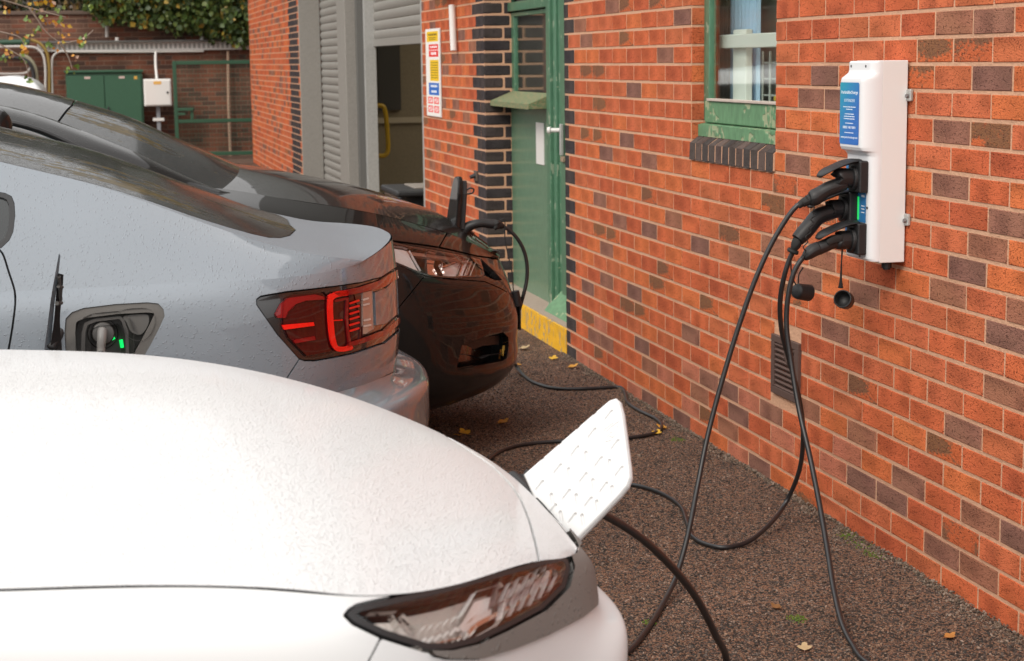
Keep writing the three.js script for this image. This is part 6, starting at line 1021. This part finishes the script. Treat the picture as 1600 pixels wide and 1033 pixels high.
// ================================================================ the back of the yard
{
  // brick boundary wall: courses far off and small, so the material carries them
  const bn = noise2(37, 53, 101), bo = noise2(200, 200, 102), bl = noise2(5, 4, 103);
  const cellN = rng(104), tone = Array.from({ length: 64 * 64 }, () => cellN());
  const FAR = tex(1024, 1024, (u, v) => {              // 16 courses by 5.33 bricks: 1.2 m square
    const row = Math.floor(v * 16), fy = v * 16 - row, x = u * 5.3333 * 1 + (row % 2) * 0.5, colN = Math.floor(x), fx = x - colN;
    const joint = Math.max(fy < 0.13 ? 1 : 0, fx < 0.045 ? 1 : 0), t = tone[(row * 64 + ((colN % 6) + 6) % 6) % 4096], s = 0.75 + 0.5 * bl(u, v);
    const b = t < 0.25 ? [0.10, 0.052, 0.038] : t < 0.5 ? [0.16, 0.062, 0.038] : t < 0.8 ? [0.20, 0.073, 0.042] : [0.15, 0.075, 0.05], g = (0.8 + 0.3 * bo(u, v)) * s;
    return joint ? [0.24 * s, 0.15 * s, 0.105 * s] : b.map((q) => q * g);
  }, { rx: 1 / 1.2, ry: 1 / 1.2 });
  const FARB = tex(512, 512, (u, v) => { const row = Math.floor(v * 16), fy = v * 16 - row, x = u * 5.3333 + (row % 2) * 0.5, fx = x - Math.floor(x); return (fy < 0.13 || fx < 0.045) ? 0 : 0.8 + 0.2 * bo(u, v); }, { srgb: false, rx: 1 / 1.2, ry: 1 / 1.2 });
  const wallM = mat([1, 1, 1], { map: FAR, bumpMap: FARB, bumpScale: 0.006, roughness: 0.92 });
  const wall = thing('boundary_wall', 'old brown brick wall across the back of the yard', 'wall', [-6, 0, -30.2]);
  part('brick_face', box(-16, 0.6, -0.1, 2.32, -30.4, -30.0), wallM, wall);
  part('coping', box(-16, 0.6, 2.32, 2.38, -30.45, -29.96, 0.01), mat([0.13, 0.09, 0.07], { map: GRAIN, roughness: 0.9 }), wall);
  const sidew = thing('boundary_wall', 'old brick wall running back behind the corner of the orange building', 'wall', [4, 0, -31]);
  part('brick_face', box(0.6, 9, -0.1, 2.6, -31.2, -30.8), wallM, sidew);
  // cable tray, pipes and conduits
  const tray = thing('cable_tray', 'long pale perforated cable tray fixed across the brown back wall', 'cable tray', [-2, 1.6, -29.9]);
  part('tray', [box(-3.2, 0.4, 1.735, 1.87, -29.93, -29.90, 0.004)], whiteM, tray);
  part('top_flange', box(-3.2, 0.4, 1.868, 1.90, -29.97, -29.78, 0.004), greyDarkM, tray);
  for (let i = 0; i < 46; i++) part('slot', box(-3.1 + i * 0.076, -3.06 + i * 0.076, 1.765, 1.845, -29.898, -29.894), mat([0.36, 0.35, 0.32]), tray);
  for (const x of [-1.95, -0.6]) part('bolt', rod([x, 1.9, -29.86], [x, 1.95, -29.86], 0.03), whiteM, tray);
  const pipeM = mat([0.50, 0.48, 0.45], { roughness: 0.5 });
  const pipe = (pts, r, m, label) => { const o = solo('conduit', tube(pts, r, { rad: 10 }), m, label, 'conduit', pts[0], 'conduits on the back wall'); return o; };
  pipe([[-3.001, 1.032, -29.8], [-2.986, 1.539, -29.8], [-2.96, 1.66, -29.8], [-2.867, 1.73, -29.8], [-2.689, 1.728, -29.8], [-1.686, 1.716, -29.8], [-0.584, 1.714, -29.8]], 0.018, pipeM, 'long pale conduit bending over to run along under the cable tray');
  pipe([[-3.963, 1.817, -29.75], [-3.375, 1.816, -29.75], [-3.219, 1.794, -29.75], [-3.125, 1.702, -29.75], [-3.093, 1.561, -29.75], [-3.107, 1.085, -29.75]], 0.02, pipeM, 'thick pale conduit curving down at the left of the back wall');
  pipe([[-3.988, 1.401, -29.8], [-3.498, 1.394, -29.8], [-3.378, 1.413, -29.8], [-3.325, 1.483, -29.8]], 0.018, pipeM, 'short pale conduit low on the back wall above the white vehicle');
  pipe([[-3.292, 1.926, -29.78], [-3.157, 1.864, -29.78], [-3.065, 1.742, -29.78], [-3.034, 1.56, -29.78], [-3.05, 1.033, -29.78]], 0.026, mat([0.26, 0.17, 0.035]), 'yellow-brown pipe bending down beside the thick pale conduit');
  pipe([[-3.481, 1.697, -29.78], [-3.337, 1.624, -29.78], [-3.256, 1.482, -29.78], [-3.237, 1.259, -29.78]], 0.04, mat([0.27, 0.25, 0.17]), 'dull olive hose curving down at the far left of the wall');
  pipe([[-3.971, 1.632, -29.72], [-3.482, 1.636, -29.72], [-3.347, 1.574, -29.72], [-3.285, 1.442, -29.72], [-3.276, 1.24, -29.72]], 0.03, trimM, 'black hose curving down at the far left of the wall');
  pipe([[-3.962, 1.883, -29.8], [-3.472, 1.888, -29.8], [-3.315, 1.886, -29.8]], 0.045, darkGreenM, 'thick dark green pipe at the left end of the cable tray');
  pipe([[-2.079, 2.585, -29.9], [-2.094, 2.241, -29.9], [-2.107, 1.956, -29.9]], 0.03, mat([0.33, 0.32, 0.30]), 'grey upright pipe between ivy and cable tray');
  pipe([[-0.185, 1.71, -29.9], [-0.205, 0.879, -29.9], [-0.207, -0.044, -29.9]], 0.022, mat([0.5, 0.34, 0.24]), 'thin pale upright pipe behind the green mesh gate');
  // green cabinet
  const cab = thing('electrical_cabinet', 'dark green two-door metal cabinet standing against the brown back wall', 'cabinet', [-2.1, 0, -29.6]);
  const gm = mat([0.032, 0.105, 0.058], { roughness: 0.5, map: GRAIN });
  const cx0 = [-2.777, 1.416, -29.4][0], cx1 = [-1.588, 1.4, -29.4][0], cm = [-2.185, 1.408, -29.4][0], cy1 = [-2.186, 1.398, -29.4][1];
  part('body', box(cx0, cx1, 0, cy1, -29.95, -29.42, 0.01), gm, cab);
  part('door', box(cx0 + 0.03, cm - 0.006, 0.1, cy1 - 0.05, -29.425, -29.395, 0.006), gm, cab); part('door', box(cm + 0.006, cx1 - 0.03, 0.1, cy1 - 0.05, -29.425, -29.395, 0.006), gm, cab);
  part('top_lip', box(cx0 - 0.02, cx1 + 0.02, cy1, cy1 + 0.035, -29.96, -29.37, 0.006), gm, cab);
  for (const u of [0.28, 0.73]) { const x = mix(cx0, cx1, u); part('label', box(x - 0.045, x + 0.045, cy1 - 0.10, cy1 - 0.065, -29.395, -29.392), mat([0.55, 0.42, 0.38]), cab); }
  part('label', box(mix(cx0, cx1, 0.89), mix(cx0, cx1, 0.89) + 0.05, cy1 - 0.115, cy1 - 0.065, -29.395, -29.392), mat([0.6, 0.34, 0.06]), cab);
  part('handle', box(cm + 0.03, cm + 0.06, [-2.212, 0.813, -29.4][1] - 0.08, [-2.212, 0.813, -29.4][1] + 0.04, -29.395, -29.36, 0.006), trimM, cab);
  // white meter box on its post
  const mb = thing('meter_box', 'white metal box on a grey post between the green cabinet and the mesh gate', 'meter box', [-1.4, 0, -29.4]);
  const bx0 = [-1.575, 1.279, -29.3][0], bx1 = [-1.145, 1.273, -29.3][0], by0 = [-1.383, 0.851, -29.3][1], by1 = [-1.365, 1.281, -29.3][1];
  part('case', box(bx0, bx1, by0, by1, -29.6, -29.32, 0.012), whiteM, mb); part('door', box(bx0 + 0.02, bx1 - 0.02, by0 + 0.02, by1 - 0.02, -29.325, -29.305, 0.006), whiteM, mb);
  part('lock', rod([bx1 - 0.06, (by0 + by1) / 2, -29.31], [bx1 - 0.06, (by0 + by1) / 2, -29.295], 0.018), trimM, mb);
  part('label', box((bx0 + bx1) / 2 - 0.06, (bx0 + bx1) / 2 + 0.06, by1 - 0.085, by1 - 0.035, -29.306, -29.302), mat([0.75, 0.42, 0.10]), mb);
  part('post', box((bx0 + bx1) / 2 - 0.03, (bx0 + bx1) / 2 + 0.03, 0, by0, -29.5, -29.44), mat([0.24, 0.25, 0.27]), mb);
  part('clip', box((bx0 + bx1) / 2 - 0.09, (bx0 + bx1) / 2 + 0.09, by0 - 0.24, by0 - 0.19, -29.44, -29.41, 0.006), whiteM, mb);
  part('feed_pipe', tube([[-1.354, 1.712, -29.7], [-1.366, 1.518, -29.6], [-1.361, 1.275, -29.45]], 0.02), whiteM, mb);
  // mesh gate
  const gate = thing('mesh_gate', 'green framed gate of welded wire mesh beside the end of the orange building', 'gate', [-0.5, 0, -29]);
  const gx0 = [-1.096, 1.544, -29][0], gx1 = 0.35, gt = [-0.817, 1.531, -29][1], gmid = [-0.652, 0.612, -29][1], fm = mat([0.026, 0.085, 0.046], { roughness: 0.5 });
  part('post', box(gx0 - 0.03, gx0 + 0.03, 0, gt + 0.03, -29.03, -28.97, 0.006), fm, gate); part('top_rail', box(gx0 + 0.03, gx1, gt - 0.03, gt + 0.03, -29.025, -28.975, 0.006), fm, gate); part('middle_rail', box(gx0 + 0.03, gx1, gmid - 0.028, gmid + 0.028, -29.025, -28.975, 0.006), fm, gate); part('bottom_rail', box(gx0 + 0.03, gx1, 0.06, 0.12, -29.025, -28.975, 0.006), fm, gate);
  part('latch', [box(gx0 + 0.03, gx0 + 0.27, [-0.996, 0.8, -29][1] - 0.025, [-0.996, 0.8, -29][1] + 0.025, -29.05, -28.95, 0.006), box(gx0 + 0.22, gx0 + 0.27, gmid + 0.03, [-0.996, 0.8, -29][1] - 0.02, -29.02, -28.98, 0.004), box(gx0 + 0.03, gx0 + 0.14, [-0.999, 0.73, -29][1] - 0.02, [-0.999, 0.73, -29][1] + 0.02, -29.02, -28.94, 0.004)], fm, gate);
  const wires = []; for (let x = gx0 + 0.06; x < gx1; x += 0.055) wires.push(plain(rod([x, 0.12, -29], [x, gt + 0.10 * ((Math.round(x / 0.055)) % 2 === 0), -29], 0.0022, 0.0022, 5))); for (let y = 0.2; y < gt; y += 0.055) wires.push(plain(rod([gx0, y, -29.004], [gx1, y, -29.004], 0.0022, 0.0022, 5)));
  const wm = part('wire_mesh', wires, fm, gate); wm.userData.kind = 'stuff';
  // ivy over the wall and the bank of undergrowth behind it
  const leafG = (() => { const g = new THREE.BufferGeometry(); g.setAttribute('position', new THREE.Float32BufferAttribute([0, 0, 0, 0.5, 0.42, 0.10, 0, 1, 0, -0.5, 0.42, 0.10, 0, 0.45, -0.05], 3)); g.setIndex([0, 1, 4, 1, 2, 4, 2, 3, 4, 3, 0, 4]); g.computeVertexNormals(); g.setAttribute('uv', new THREE.Float32BufferAttribute(new Float32Array(10), 2)); return g; })();
  const leafM = new THREE.MeshPhysicalMaterial({ color: 0xffffff, roughness: 0.5, side: THREE.DoubleSide, transmission: 0.25, thickness: 0 });
  const r = rng(201), M = new THREE.Matrix4(), Q = new THREE.Quaternion(), E = new THREE.Euler();
  const scatter = (name, n, place, col, size, label, cat) => {
    const im = new THREE.InstancedMesh(leafG, leafM, n);
    for (let i = 0; i < n; i++) { const p = place(), s = size * (0.6 + 0.8 * r()); E.set((r() - 0.3) * 2.2, (r() - 0.5) * 2.6, (r() - 0.5) * 5); Q.setFromEuler(E); M.compose(V3(p), Q, V3(s, s, s)); im.setMatrixAt(i, M); im.setColorAt(i, lin(...col(p))); }
    im.name = name; im.userData.kind = 'stuff'; im.castShadow = im.receiveShadow = true; scene.add(im); return tag(im, label, cat);
  };
  const low = spline([[-2.404, 2.462, -29.8], [-2.261, 2.34, -29.8], [-2.066, 2.228, -29.8], [-1.614, 2.204, -29.8], [-1.264, 2.11, -29.8], [-0.807, 2.055, -29.8], [-0.451, 1.97, -29.8], [-0.227, 1.896, -29.8], [0.272, 1.932, -29.8]]), cl = noise2(26, 26, 202), cl2 = noise2(60, 60, 203);
  scatter('ivy', 9000, () => { for (;;) { const a = low(r()), k = cl(a[0] * 0.3 + 9, 0.5), y = a[1] - 0.12 + 0.16 * cl2(a[0] * 0.6 + 3, 0.2) + 1.5 * Math.pow(r(), 1.1), dd = 0.1 + 0.45 * cl2(a[0] * 0.35 + 7, y * 0.35); if (cl2(a[0] * 0.5, y * 0.5) > 0.22) return [a[0], y, -29.95 + dd * (0.6 + 0.4 * r())]; } }, () => { const q = r(); return q < 0.06 ? [0.42, 0.28, 0.04] : q < 0.35 ? [0.16, 0.21, 0.05] : q < 0.7 ? [0.09, 0.15, 0.035] : [0.05, 0.085, 0.025]; }, 0.085, 'thick green ivy hanging over the top of the brown back wall', 'ivy');
  scatter('undergrowth', 9000, () => [-13 + 14.5 * r(), 2.2 + 1.6 * r() * r() + 0.5 * cl(r(), 0.3), -31.2 - 1.5 * r()], () => { const q = r(); return q < 0.28 ? [0.16, 0.095, 0.045] : q < 0.42 ? [0.30, 0.19, 0.05] : q < 0.6 ? [0.22, 0.17, 0.13] : q < 0.8 ? [0.06, 0.075, 0.025] : [0.03, 0.03, 0.018]; }, 0.10, 'brown and green autumn undergrowth on the bank behind the back wall', 'undergrowth');
  scatter('tall_hedge', 36000, () => { const x = -16 + 26 * r(), h = 8.0 + 2.2 * cl(x * 0.21 + 5, 0.3) + 0.9 * cl2(x * 0.4 + 3, 0.7), y = 2.4 + (h - 2.4) * Math.pow(r(), 0.8); return [x, y, -33.2 - 1.2 * r() - 0.25 * (y - 2)]; }, () => { const q = r(); return q < 0.15 ? [0.12, 0.08, 0.03] : q < 0.5 ? [0.05, 0.065, 0.022] : [0.03, 0.045, 0.018]; }, 0.24, 'tall dark hedge of trees on the bank behind the back wall', 'hedge');
  struct('bank', (() => { const g = new THREE.PlaneGeometry(30, 6, 40, 8); const p = g.attributes.position; for (let i = 0; i < p.count; i++) p.setZ(i, 0.25 * Math.sin(p.getX(i) * 2.1) * Math.sin(p.getY(i) * 1.7)); g.rotateX(-0.35); g.translate(-3, 2.9, -34.0); g.computeVertexNormals(); return boxUV(g); })(), mat([0.05, 0.04, 0.026], { map: GRAIN, roughness: 1 }));
  // twig with autumn leaves reaching in at the upper left
  const br = thing('overhanging_branch', 'thin autumn branch with yellow and green leaves reaching in before the back wall', 'branch', [-3.3, 2.0, -12]);
  const bark = mat([0.26, 0.20, 0.16], { roughness: 0.9 }), zb = -12;
  const stem = (pts) => part('stem', swept(pts.map((p, i) => [p, 0.006 * (1 - 0.7 * i / pts.length)]), 7, 24), bark, br);
  stem([[-3.111, 2.015, -12], [-2.844, 1.928, -12.05], [-2.709, 1.888, -12.1], [-2.59, 1.854, -12.05], [-2.479, 1.823, -12]]); stem([[-2.709, 1.888, -12.1], [-2.661, 1.815, -12.1], [-2.609, 1.733, -12.1], [-2.532, 1.667, -12.1]]); stem([[-3.09, 1.695, -12], [-2.896, 1.653, -12], [-2.812, 1.604, -12], [-2.759, 1.562, -12], [-2.732, 1.456, -12]]); stem([[-2.532, 1.667, -12.1], [-2.487, 1.592, -12.1], [-2.456, 1.493, -12.1]]); stem([[-2.459, 1.665, -12.05], [-2.377, 1.689, -12.05], [-2.31, 1.742, -12.05]]); stem([[-3.007, 1.775, -12], [-2.853, 1.725, -12], [-2.76, 1.684, -12], [-2.747, 1.635, -12]]); stem([[-2.532, 1.667, -12.1], [-2.496, 1.662, -12.08], [-2.451, 1.665, -12.05]]);
  const G = [[0.20, 0.30, 0.05], [0.30, 0.38, 0.10], [0.13, 0.22, 0.05]].map((c) => new THREE.MeshPhysicalMaterial({ color: lin(...c), roughness: 0.55, side: THREE.DoubleSide, transmission: 0.3, thickness: 0 })), Yl = [[0.62, 0.36, 0.02], [0.70, 0.30, 0.03], [0.55, 0.22, 0.03], [0.55, 0.42, 0.08], [0.6, 0.40, 0.30]].map((c) => new THREE.MeshPhysicalMaterial({ color: lin(...c), roughness: 0.55, side: THREE.DoubleSide, transmission: 0.3, thickness: 0 }));
  const gp = [[-2.729, 1.833, -12], [-2.673, 1.752, -12], [-2.745, 1.676, -12], [-2.862, 1.556, -12], [-2.751, 1.562, -12], [-2.426, 1.497, -12], [-2.625, 1.841, -12], [-2.737, 1.44, -12], [-2.399, 1.656, -12], [-2.531, 1.812, -12], [-2.378, 1.672, -12], [-2.52, 1.868, -12], [-2.474, 1.51, -12], [-2.328, 1.883, -12], [-2.599, 1.642, -12]], yp = [[-2.864, 1.878, -12], [-2.682, 1.901, -12], [-2.558, 1.917, -12], [-2.608, 1.792, -12], [-2.494, 1.759, -12], [-2.48, 1.718, -12], [-2.517, 1.69, -12], [-2.539, 1.649, -12], [-2.755, 1.631, -12], [-2.824, 1.596, -12], [-2.769, 1.587, -12], [-2.451, 1.563, -12], [-2.707, 1.716, -12], [-2.798, 1.725, -12], [-2.361, 1.696, -12], [-2.391, 1.652, -12], [-2.639, 1.885, -12], [-2.549, 1.779, -12], [-2.851, 1.604, -12], [-2.625, 1.921, -12], [-2.535, 1.901, -12]];
  const lf = (p, set, n) => { for (let i = 0; i < n; i++) { const g = leafG.clone(), s = 0.024 + 0.018 * r(); g.scale(s * 0.8, s, s); E.set((r() - 0.5) * 1.6, (r() - 0.5) * 2, r() * 6.28); g.applyQuaternion(Q.setFromEuler(E)); g.translate(p[0] + (r() - 0.5) * 0.05, p[1] + (r() - 0.5) * 0.05, p[2] + (r() - 0.5) * 0.06); part('leaf', g, set[Math.floor(r() * set.length)], br); } };
  gp.forEach((p) => lf(p, G, 4)); yp.forEach((p) => lf(p, Yl, 3));
  // white vehicle parked beyond the black hatchback
  const van = thing('parked_van', 'white vehicle parked beyond the black hatchback, only its roof edge showing', 'van', [-5.2, 0, -18.5]);
  const vy = [-3.072, 1.381, -17.6][1], vx = [-2.807, 1.323, -17.6][0];
  const hull = [[vx, 0.9, 0.8], [vx - 0.02, vy - 0.10, 0.75], [vx - 0.12, vy - 0.02, 0.7], [vx - 0.5, vy, 0.66], [vx - 2.2, vy + 0.03, 0.66], [vx - 3.6, vy, 0.66], [vx - 4.0, vy - 0.25, 0.7], [vx - 4.1, 0.9, 0.8]];
  part('roof_and_sides', sheet([[1, 0.35, 0.02], [1, 0.8, 0.1], [0.98, 1, 0.12], [0.6, 1.02, 0], [0, 1.03, 0], [-0.6, 1.02, 0], [-0.98, 1, 0.12], [-1, 0.8, 0.1], [-1, 0.35, 0.02]].map(([k, h]) => hull.map(([x, y, w]) => [x, h < 0.9 ? y * h * 0.9 + 0.05 : y * (1 + (h - 1) * 0.5), -18.5 + k * (w + (h < 0.9 ? 0.12 : 0))])), 60, 40, 'xy', [0, 1, 0]), whitePlain, van);
  part('side_window', box(vx - 3.4, vx - 0.35, vy - 0.48, vy - 0.14, -17.74, -17.70, 0.02), tintGlass, van);
  part('underbody', box(vx - 4.0, vx - 0.1, 0.22, 0.5, -19.2, -17.8, 0.05), trimM, van);
  for (const x of [vx - 0.8, vx - 3.3]) for (const s of [1, -1]) wheel(van, x, 0.32, -18.5 + s * 0.72, 0.32, s);
}
// ================================================================ things fixed to the orange wall and lying in the yard
{
  // safety notices
  const cv = document.createElement('canvas'); cv.width = 256; cv.height = 1280; const c = cv.getContext('2d');
  c.fillStyle = '#f3efe9'; c.fillRect(0, 0, 256, 1280);
  const B = (col, x, y, w, h) => { c.fillStyle = col; c.fillRect(x, y, w, h); };
  B('#f2c500', 24, 30, 208, 150); B('#e8261f', 60, 220, 172, 185); B('#f2c500', 75, 450, 160, 310); B('#1668c4', 48, 790, 188, 180);
  for (const [x, y] of [[30, 1000], [140, 1000], [30, 1130], [140, 1130]]) B('#ef4a44', x, y, 88, 100);
  const rule = (col, x, y, w, h) => { c.fillStyle = col; for (let a = x, k = 0; a < x + w; k++) { const l = 14 + (k * 29) % 26; c.fillRect(a, y, Math.min(l, x + w - a), h); a += l + 7; } };
  rule('#5a4a10', 50, 62, 156, 30); rule('#5a4a10', 60, 115, 136, 14); rule('#5a4a10', 70, 142, 116, 14);
  rule('#fff', 84, 245, 124, 28); rule('#fff', 66, 300, 160, 12); rule('#fff', 96, 335, 100, 40);
  for (let k = 0; k < 7; k++) rule('#6a5a14', 90, 484 + k * 37, 128, 14);
  rule('#fff', 84, 820, 116, 34); rule('#fff', 92, 900, 100, 34);
  for (const [x, y] of [[74, 1050], [184, 1050], [74, 1180], [184, 1180]]) { c.strokeStyle = '#fff'; c.lineWidth = 10; c.beginPath(); c.arc(x, y, 28, 0, 7); c.stroke(); c.beginPath(); c.moveTo(x - 20, y - 20); c.lineTo(x + 20, y + 20); c.stroke(); }
  const t = new THREE.CanvasTexture(cv); t.colorSpace = THREE.SRGBColorSpace;
  const sg = thing('safety_sign', 'tall narrow white board of yellow, red and blue safety notices beside the open shutter', 'sign', [0, 1.42, -12.42]);
  const z0 = -12.69, z1 = -12.15, y0 = 1.13, y1 = 1.738;
  part('board', box(-0.012, -0.004, y0, y1, z0, z1, 0.002), whiteM, sg);
  const g = new THREE.PlaneGeometry(z1 - z0 - 0.01, y1 - y0 - 0.01); g.rotateY(-Math.PI / 2); g.translate(-0.0128, (y0 + y1) / 2, (z0 + z1) / 2); part('print', g, mat([1, 1, 1], { map: t, roughness: 0.5 }), sg);
  // small fittings by the door
  const lamp = thing('wall_light', 'small black wall fitting with a white pipe below it, above the dark brick corner', 'wall light', [0, 2.0, -11.7]);
  part('housing', box(-0.12, -0.002, 1.99, 2.1, -11.95, -11.45, 0.02), trimM, lamp); part('pipe', rod([-0.03, 1.874, -11.603], [-0.03, 1.581, -11.565], 0.022), whiteM, lamp); part('arm', rod([-0.06, 2.0, -11.4], [-0.10, 1.985, -11.05], 0.02), trimM, lamp);
  const tap = thing('wall_hook', 'small rusty bracket on the brickwork beside the dark bricks and green door', 'bracket', [0, 0.796, -11.038]);
  part('plate', box(-0.012, -0.001, 0.765, 0.83, -11.08, -10.99, 0.003), mat([0.10, 0.07, 0.055], { roughness: 0.8 }), tap); part('hook', rod([-0.01, 0.80, -11.03], [-0.045, 0.79, -11.03], 0.016, 0.012), trimM, tap);
  const cov = thing('junction_box', 'small grey box high on the brick wall beside the shutter', 'junction box', [0, 2.0, -12.3]);
  part('case', box(-0.06, -0.002, 1.995, 2.07, -12.42, -12.22, 0.01), greyM, cov);
  // air grating set in the wall
  const iron = mat([0.105, 0.06, 0.048], { roughness: 0.75, map: GRAIN, bumpMap: GRAIN_BUMP, bumpScale: 0.0008 });
  const gr = part('air_grating', [box(-0.012, 0.003, 0.335, 0.36, -5.915, -5.66, 0.002), box(-0.012, 0.003, 0.52, 0.545, -5.915, -5.66, 0.002), box(-0.012, 0.003, 0.36, 0.52, -5.915, -5.885, 0.002), box(-0.012, 0.003, 0.36, 0.52, -5.70, -5.66, 0.002)], iron, building);
  part('duct', [box(0.099, 0.103, 0.34, 0.54, -5.92, -5.655), box(0.003, 0.099, 0.346, 0.350, -5.914, -5.661), box(0.003, 0.099, 0.530, 0.534, -5.914, -5.661)], iron, gr);
  for (let i = 0; i < 9; i++) { const b = box(-0.011, -0.001, -0.0045, 0.0045, -5.888, -5.697); b.rotateZ(0.5); b.translate(0, 0.366 + i * 0.0185, 0); part('slat', b, iron, gr); }
  part('cover_knob', turned([-0.004, 0.495, -5.745], [-0.05, 0.495, -5.745], [[0, 0], [0, 0.036], [0.012, 0.036], [0.016, 0.028], [0.016, 0]], 8), iron, gr);
  // inside the workshop
  const gd = thing('yellow_handrail', 'yellow tubular guard rail inside the dark workshop doorway', 'guard rail', [0.455, 0.603, -17.8]);
  part('tube', tube([[0.39, 0.585, -17.8], [0.468, 0.583, -17.8], [0.501, 0.614, -17.8], [0.506, 0.825, -17.8], [0.485, 1.035, -17.8], [0.466, 1.073, -17.8], [0.415, 1.081, -17.8], [0.351, 1.082, -17.8]], 0.024), mat([0.45, 0.27, 0.01], { roughness: 0.4 }), gd);
  const mc = thing('workshop_machine', 'low black machine standing just inside the half-open shutter', 'machine', [0.6, 0, -13.8]);
  const my = [0.057, 0.533, -13.9][1], mx = [-0.086, 0.502, -13.9][0];
  part('body', box(mx, mx + 0.9, 0.15, my - 0.02, -14.3, -13.6, 0.04), gloss, mc); part('top_tray', [box(mx - 0.02, mx + 0.95, my - 0.05, my, -14.35, -13.55, 0.02)], trimM, mc); part('lid_edge', box(mx + 0.15, mx + 0.8, my, my + 0.012, -14.2, -13.7, 0.004), mat([0.25, 0.22, 0.19]), mc);
  for (const [dx, dz] of [[0.1, -14.2], [0.8, -14.2], [0.1, -13.7], [0.8, -13.7]]) part('foot', rod([mx + dx, 0.02, dz], [mx + dx, 0.16, dz], 0.04), trimM, mc);
  // fallen leaves
  const leaf = (p, s, turn, c, label) => {
    const sh = new THREE.Shape(); const n = 22; for (let i = 0; i <= n; i++) { const a = i / n * 6.283, R = s * (0.62 + 0.38 * Math.abs(Math.cos(a * 2.5)) ) * (0.75 + 0.25 * Math.cos(a)); i ? sh.lineTo(R * Math.cos(a), R * Math.sin(a)) : sh.moveTo(R, 0); }
    const g = new THREE.ExtrudeGeometry(sh, { depth: 0.0006, bevelEnabled: false }), q = g.attributes.position; for (let i = 0; i < q.count; i++) { const x = q.getX(i), y = q.getY(i); q.setZ(i, q.getZ(i) + 0.35 * Math.abs(y) + 2.2 * (x * x) / s * 0.25); }
    g.rotateX(-Math.PI / 2); g.rotateY(turn); g.translate(p[0], 0.004, p[2]); g.computeVertexNormals();
    const o = thing('fallen_leaf', label, 'leaf', [p[0], 0, p[2]], 'fallen leaves on the tarmac');
    part('blade', g, mat(c, { roughness: 0.7 }), o); part('stalk', rod([p[0], 0.005, p[2]], [p[0] - s * 0.9 * Math.cos(turn), 0.008, p[2] + s * 0.9 * Math.sin(turn)], 0.0012, 0.0008, 6), mat([c[0] * 0.7, c[1] * 0.6, c[2]]), o);
  };
  const Y = [0.62, 0.36, 0.03], O = [0.52, 0.25, 0.03], Bn = [0.22, 0.10, 0.03], T = [0.42, 0.30, 0.16];
  leaf([-0.709, 0, -7.212], 0.034, 0.4, O, 'orange leaf on the tarmac between the blue bumper and the loose cable');
  leaf([-0.899, 0, -7.038], 0.036, 2.0, Y, 'yellow leaf on the tarmac close to the blue car bumper');
  leaf([-0.936, 0, -7.01], 0.025, 4.0, O, 'small orange leaf right against the edge of the white bonnet');
  leaf([-0.104, -0, -8.715], 0.032, 1.0, Y, 'yellow leaf below the yellow door step, nearer the hatchback');
  leaf([-0.077, 0, -8.448], 0.036, 0.2, O, 'broad orange leaf on the ground below the dark brick door corner');
  leaf([-0.176, 0, -9.077], 0.04, 0.1, T, 'dry pale leaf under the nose of the black hatchback');
  leaf([-0.092, 0, -6.92], 0.03, 2.4, O, 'orange leaf caught beside the bend of the cable at the wall');
  leaf([-0.154, 0, -6.819], 0.028, 0.8, Y, 'yellow leaf lying against the cable bend near the wall foot');
  leaf([-0.195, 0, -4.149], 0.022, 0.3, [0.40, 0.16, 0.03], 'curled rust-brown leaf near the wall at the lower right');
  leaf([-0.595, 0, -4.156], 0.024, 1.2, T, 'pale straw-coloured scrap of leaf at the bottom of the picture');
  leaf([-0.533, -0, -4.504], 0.022, 2.2, Bn, 'dark brown leaf in the middle of the open tarmac');
  leaf([-0.306, 0, -8.597], 0.016, 2.2, O, 'tiny orange leaf under the bumper lip of the hatchback');
}
renderer.render(scene, camera);
